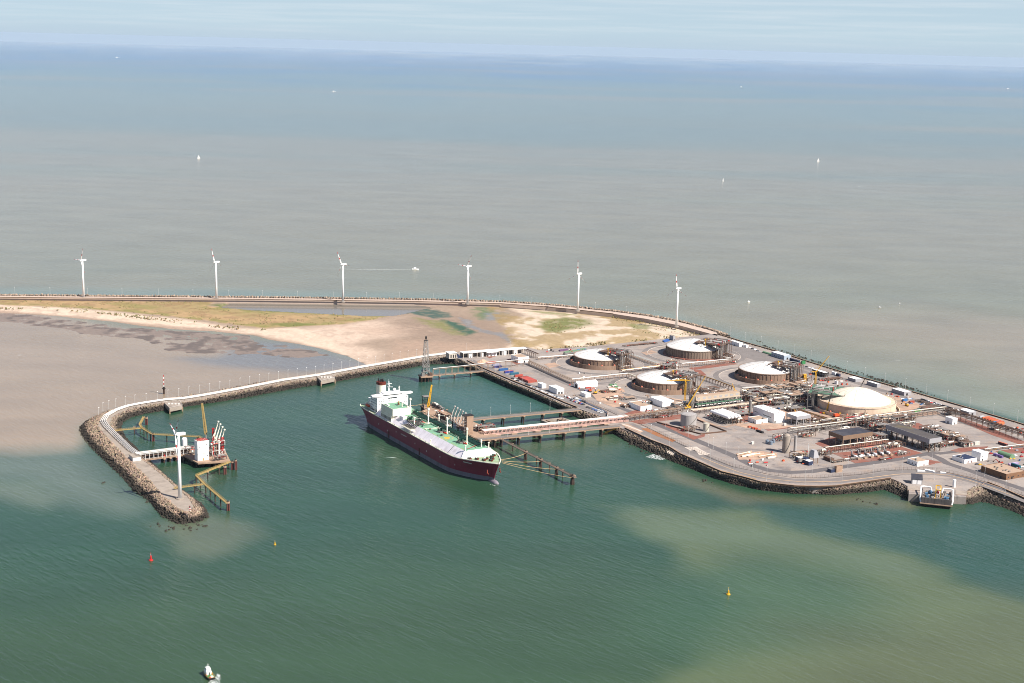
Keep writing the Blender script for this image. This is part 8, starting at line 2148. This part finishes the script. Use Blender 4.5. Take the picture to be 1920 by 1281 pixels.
# ================================================================== CRANES
def telescopic(label, base, tip, m, seed=0, truck=True, rot=ROT, dark=0):
    g = G(*base, ZL); root = thing('mobile_crane', label, 'crane', (g.x, g.y, ZL), 0); h = HT(g, tip[1]); dx = (tip[0]-PX((g.x, g.y, ZL+h))[0])*math.sqrt(g.x**2+g.y**2+CAM_H**2)/FPX
    if truck:
        b = MB().mat(m).cbox(0,0,.9,10,2.7,1.3,rot).build('chassis', root); MB().mat(m).cbox(0,0,2.2,3.6,2.6,2.2,rot).mat(m_glass).cbox(1.3,-1.0,3.2,1.2,.5,1,rot).build('cab', root)
        w = MB().mat(m_dark); c, s = math.cos(rot), math.sin(rot)
        for k in range(4):
            for q in (-1, 1): x, y = -3.6+k*2.4, q*1.2; w.cyl((x*c-y*s, x*s+y*c-.2, .6),(x*c-y*s, x*s+y*c+.2, .6),.6,.6,8)
        build_split(w, 'wheel', root)
        for q in (-1, 1): MB().mat(m).beam((-3*c-q*3.2*-s*-1, -3*s, .5),(-3*c+q*3.4*s, -3*s-q*3.4*c, .5),.4).build('outrigger', root)
    a = Vector((0,0,3.4 if truck else 0)); t = Vector((dx, 0, h)); 
    for i, (f0, f1, w) in enumerate(((0,.4,1.25),(.36,.72,.95),(.68,1,.65))): MB().mat(m_dark if dark and i else m).beam(a.lerp(t, f0), a.lerp(t, f1), w).build('boom_section', root)
    MB().mat(m_dark).cyl(t, t-Vector((0,0,h*.45)), .07, .07, 4).cbox(t.x, t.y, t.z-h*.45-1, .7,.5,1).build('hook_cable', root)
telescopic('yellow mobile crane with a long boom leaning right in front of the vaporiser', (1289,766), (1322,706), m_yellow)
telescopic('short yellow mobile crane boom at the right end of the vaporiser', (1378,738), (1373,719.5), m_yellow)
telescopic('yellow mobile crane with a dark boom tip in front of the biggest tank', (1549,776), (1561.5,729), m_yellow, dark=1)
telescopic('thin dark crane boom behind the biggest dome, leaning right', (1613,731), (1621.5,710), m_steel, dark=1)
def tower_crane(label, base, top, jib, tipy, m, luff=False):
    g = G(*base, ZL); root = thing('tower_crane', label, 'crane', (g.x, g.y, ZL)); h = HT(g, top); s = math.sqrt(g.x**2+g.y**2+CAM_H**2)/FPX
    dx = (jib-PX((g.x, g.y, ZL+h))[0])*s; lattice(MB().mat(m), 0, 0, 0, h, 1.9, 1.7, max(6, int(h/2.4)), .32).build('mast', root)
    MB().mat(m).cbox(0,0,h,2.6,2.2,2.6).mat(m_glass).cbox(1.0,-1.2,h+.6,1.2,.2,1.2).build('cab', root); MB().mat(m_conc).cbox(0,0,0,5,5,1).build('base', root)
    t = Vector((dx, -8 if not luff else 0, h+2.4 if not luff else HT(g, tipy))); a = Vector((0,0,h+2)); b = MB().mat(m); n = Vector((0,0,.8)) if not luff else Vector((.7,0,.3)); sd = Vector((0,.7,0))
    k = 14
    for u in (sd, -sd, n*1.6): b.beam(a+u, t+u*.5, .34)
    for i in range(k):
        p, q = a.lerp(t, i/k), a.lerp(t, (i+1)/k); f0, f1 = 1-.5*i/k, 1-.5*(i+1)/k; b.beam(p+sd*f0, q+n*1.6*f1, .2).beam(p-sd*f0, q+n*1.6*f1, .2).beam(p+sd*f0, q-sd*f1, .2)
    b.build('jib', root)
    MB().mat(m).beam(a, a-Vector((math.copysign(7, dx), 0, 0)), .8).mat(m_conc).cbox(-math.copysign(6.5, dx), 0, h+.4, 2, 1.6, 2).build('counter_jib', root)
    MB().mat(m).beam(a, a+Vector((0,0,5)), .4).beam(a+Vector((0,0,5)), a.lerp(t, .7), .12).build('apex_tie', root)
tower_crane('yellow tower crane with a level jib across the front left domed tank', (1284,753.5), 716, 1250, 0, m_yellow)
tower_crane('yellow luffing tower crane left of the biggest tank, its jib rising to the right', (1527,743), 700, 1551.5, 667, m_yellow, True)
def yellow_frame():
    g = G(1508, 716, ZL); root = thing('lifting_frame', 'stubby yellow steel frame standing on the yard by the shore road', 'frame', (g.x, g.y, ZL), .3); h = HT(g, 703)
    lattice(MB().mat(m_yellow), 0, 0, 0, h, 3.2, 2.8, 4, .7).build('lattice', root); MB().mat(m_yellow).cbox(0,0,h,4,4,.8).build('head', root)
yellow_frame()
g = G(1568, 783, ZL); root = thing('crawler_crane', 'orange and red crawler machine at the foot of the biggest tank', 'crawler crane', (g.x, g.y, ZL), ROT)
MB().mat(m_orange).cbox(0,0,2,7,4,2.6).build('house', root); MB().mat(m_brown).cbox(0,-1.8,0,8,1.1,1.6).build('track', root); MB().mat(m_brown).cbox(0,1.8,0,8,1.1,1.6).build('track', root); MB().mat(m_yellow).beam((3,0,4),(12,2,6),1.0).build('boom', root); MB().mat(m_glass).cbox(3,-1.2,3,1.4,1.2,2).build('cab', root)
def loader(x, y, label, m, rz):
    g = G(x, y, ZL); root = thing('excavator', label, 'excavator', (g.x, g.y, ZL), rz)
    MB().mat(m).cbox(0,0,1.3,3.6,2.6,1.5).build('house', root); MB().mat(m_glass).cbox(.8,.6,2.8,1.3,1.2,1.2).build('cab', root)
    for s in (-1, 1): MB().mat(m_dark).cbox(0,s*1.2,0,4.4,.7,1.2).build('track', root)
    MB().mat(m).beam((1.6,-.4,2.4),(5,-.4,5.2),.6).beam((5,-.4,5.2),(7.4,-.4,2.4),.5).build('boom', root); MB().mat(m_dark).cbox(7.5,-.4,1.4,1.2,1.2,1.2).build('bucket', root)
loader(1106, 734.5, 'orange excavator parked in front of the gabled warehouse', m_orange, .4)
loader(1116, 738.5, 'yellow excavator beside the sand heap', m_yellow, ROT)
loader(1700, 762, 'yellow excavator on the sandy ground right of the biggest dome', m_yellow, 2.4)
loader(1878, 800.5, 'orange excavator beside the shore containers', m_orange, 2.8)
loader(1875, 871, 'red excavator arm behind the brown brick building', m_redp, 2.6)

# ================================================================== HEAPS, TARPAULINS AND LOOSE GEAR
def heap(label, c, rx, ry, h, m, seed=0, name='sand_heap'):
    g = G(*c, ZL); n, k = 26, 9; V = [(0, 0, h)]; rd = np.random.default_rng(seed)
    for j in range(1, k+1):
        f = j/k
        for i in range(n):
            t = 2*math.pi*i/n; w = 1+.16*math.sin(3*t+seed)+.1*math.sin(5*t+2*seed); V.append((rx*f*w*math.cos(t), ry*f*w*math.sin(t), h*(1-f)**1.15+(rd.normal(0, h*.035) if j < k else 0)))
    F = [(0, 1+i, 1+(i+1) % n) for i in range(n)] + [(1+(j-1)*n+i, 1+j*n+i, 1+j*n+(i+1) % n, 1+(j-1)*n+(i+1) % n) for j in range(1, k) for i in range(n)]
    o = MB().mat(m).add(V, F).build(name); o.location = (g.x, g.y, ZL); tag(o, label, 'heap')
m_sand = mat('heap_sand', S(218,182,154,.6), .95, .12, .3)
heap('pale sand heap beside the red container at the beach end of the quay', (905,679), 9, 7, 4.2, m_sand, 1)
heap('big pale sand heap in the building yard below the gabled warehouse', (1140,748), 13, 10, 3.4, m_sand, 2)
heap('low tan spoil heap beside the front left domed tank', (1154,739), 12, 7, 1.6, m_dirt, 3)
heap('spoil heap on the sandy ground right of the biggest dome', (1735,764), 11, 6, 2.0, m_dirt, 4)
heap('grey rubble heap by the mobile crane in front of the biggest tank', (1532,779), 13, 4, 1.6, m_dirt, 5, 'rubble_heap')
heap('long low tan spoil bank behind the tall white hall', (1480,775), 16, 4, 1.5, m_dirt, 6, 'rubble_heap')
def sheetthing(label, pts, m, h, name='tarpaulin', cat='tarpaulin'):
    P = polyG(pts, ZL); c = P[0]; o = MB().mat(m).prism([(p.x-c.x, p.y-c.y) for p in P], 0, h).build(name); o.location = (c.x, c.y, ZL+.2); tag(o, label, cat)
sheetthing('blue tarpaulin bundle near the end of the outer sea wall', [(1242,640),(1252,636.5),(1256,640),(1246,642.5)], cmat(60,100,170), 1.2)
sheetthing('long flat green net lying along the edge of the beach', [(1056,660.5),(1096,653.5),(1101,655),(1060,662.5)], m_tarp, .5, 'green_net', 'net')
sheetthing('purple plastic sheet lying along the edge of the beach', [(1048,657.5),(1064,655),(1066,657),(1050,659.5)], cmat(120,84,120), 1.2)
for k, (x, y) in enumerate(((1142,722),(1147,724),(1152,725.5),(1157,727.5),(1150,721.5),(1138,725.5))): sheetthing('green stack of scaffold boards in the yard, number %s from the warehouse' % ['one','two','three','four','five','six'][k], [(x,y),(x+5,y-.8),(x+7,y+.6),(x+2,y+1.6)], [cmat(96,150,96), cmat(220,214,200)][k % 2], .9, 'board_stack', 'boards')
for k, (x0, y0, x1, y1) in enumerate(((1384,855,1412,848.5),(1392,857.5,1420,851),(1403,858,1432,851.5),(1424,858.5,1458,853),(1440,860,1457,857))):
    g, g1 = G(x0, y0, ZL), G(x1, y1, ZL); root = thing('pipe_stack', ['tan stack of pipes on the yard, leftmost of five','tan stack of pipes on the yard, second of five','tan stack of pipes on the yard, middle one of five','tan stack of pipes on the yard, fourth of five','short tan stack of pipes on the yard, rightmost of five'][k], 'pipe stack', (g.x, g.y, ZL), math.atan2(g1.y-g.y, g1.x-g.x)); L = (g1-g).length
    for r in range(2):
        for i in range(4-r): MB().mat([m_tan, m_cream, m_sand][(i+k) % 3]).cyl((0,i*.9+r*.45,.4+r*.75),(L*(.7+.3*((i*7+k) % 3)/2),i*.9+r*.45,.4+r*.75),.4,.4,8).build('pipe', root)
GB = 'small coloured boxes scattered over the plant yards'
rd = random.Random(9)
SP = {'red':m_redp, 'white':m_shipw, 'orange':m_orange, 'grey':m_steel, 'blue':cmat(70,120,180), 'black':m_dark, 'tan':m_tan, 'green':cmat(90,160,100), 'yellow':m_yellow}
AREAS = [((1062,700),(1180,760),'around the gabled warehouse and sand heap',26,['white','tan','grey','red','orange']),((1210,735),(1300,775),'around the two white halls',12,['white','red','tan','grey']),
         ((1390,735),(1525,778),'among the pipework between the vaporiser and the biggest tank',60,['white','grey','tan','yellow','red','green','blue','black']),((1500,770),(1660,800),'in the building yard in front of the biggest tank',34,['orange','red','white','tan','blue','black','yellow']),
         ((1660,740),(1790,775),'on the shore yard right of the biggest dome',44,['orange','white','grey','red','tan','black','blue']),((1380,845),(1550,875),'on the yard around the silos',16,['red','white','orange','grey']),
         ((1840,840),(1925,885),'around the green tunnel shelter',30,['red','orange','white','grey','blue','green','yellow']),((1440,690),(1590,725),'along the shore road below the sheds',30,['white','red','tan','grey','black','orange']),
         ((1020,655),(1110,664),'along the edge of the beach',16,['white','orange','blue','black','red']),((1840,785),(1925,815),'among the shore containers',22,['orange','tan','white','grey','black'])]
for (x0, y0), (x1, y1), where, n, cols in AREAS:
    for k in range(n):
        x, f = rd.uniform(x0, x1), rd.random(); y = y0+(y1-y0)*f
        if (x0, y0) == (1660,740) or y0 in (690,785): y = y0+(y1-y0)*((x-x0)/(x1-x0))*.8+rd.uniform(-3,8)
        c = rd.choice(cols); g = G(x, y, ZL+.1); b = MB().mat(SP[c]); s = rd.uniform(1.0, 3.2); h = rd.uniform(.7, 2.2)
        if rd.random() < .7: b.cbox(0,0,0,s,rd.uniform(.9,2),h,rd.choice([ROT, ROT+1.57])).mat(m_dark).cbox(0,0,h,s*.6,.6,.12,ROT)
        else: b.cyl((-s*.7,0,.6),(s*.7,s*.4,.6),.55,.55,8).cyl((-s*.7,.9,.6),(s*.7,.9+s*.4,.6),.5,.5,8)
        o = b.build('equipment_box'); o.location = (g.x, g.y, ZL+.1); tag(o, 'small %s box or drum standing %s' % (c, where), 'box', GB)
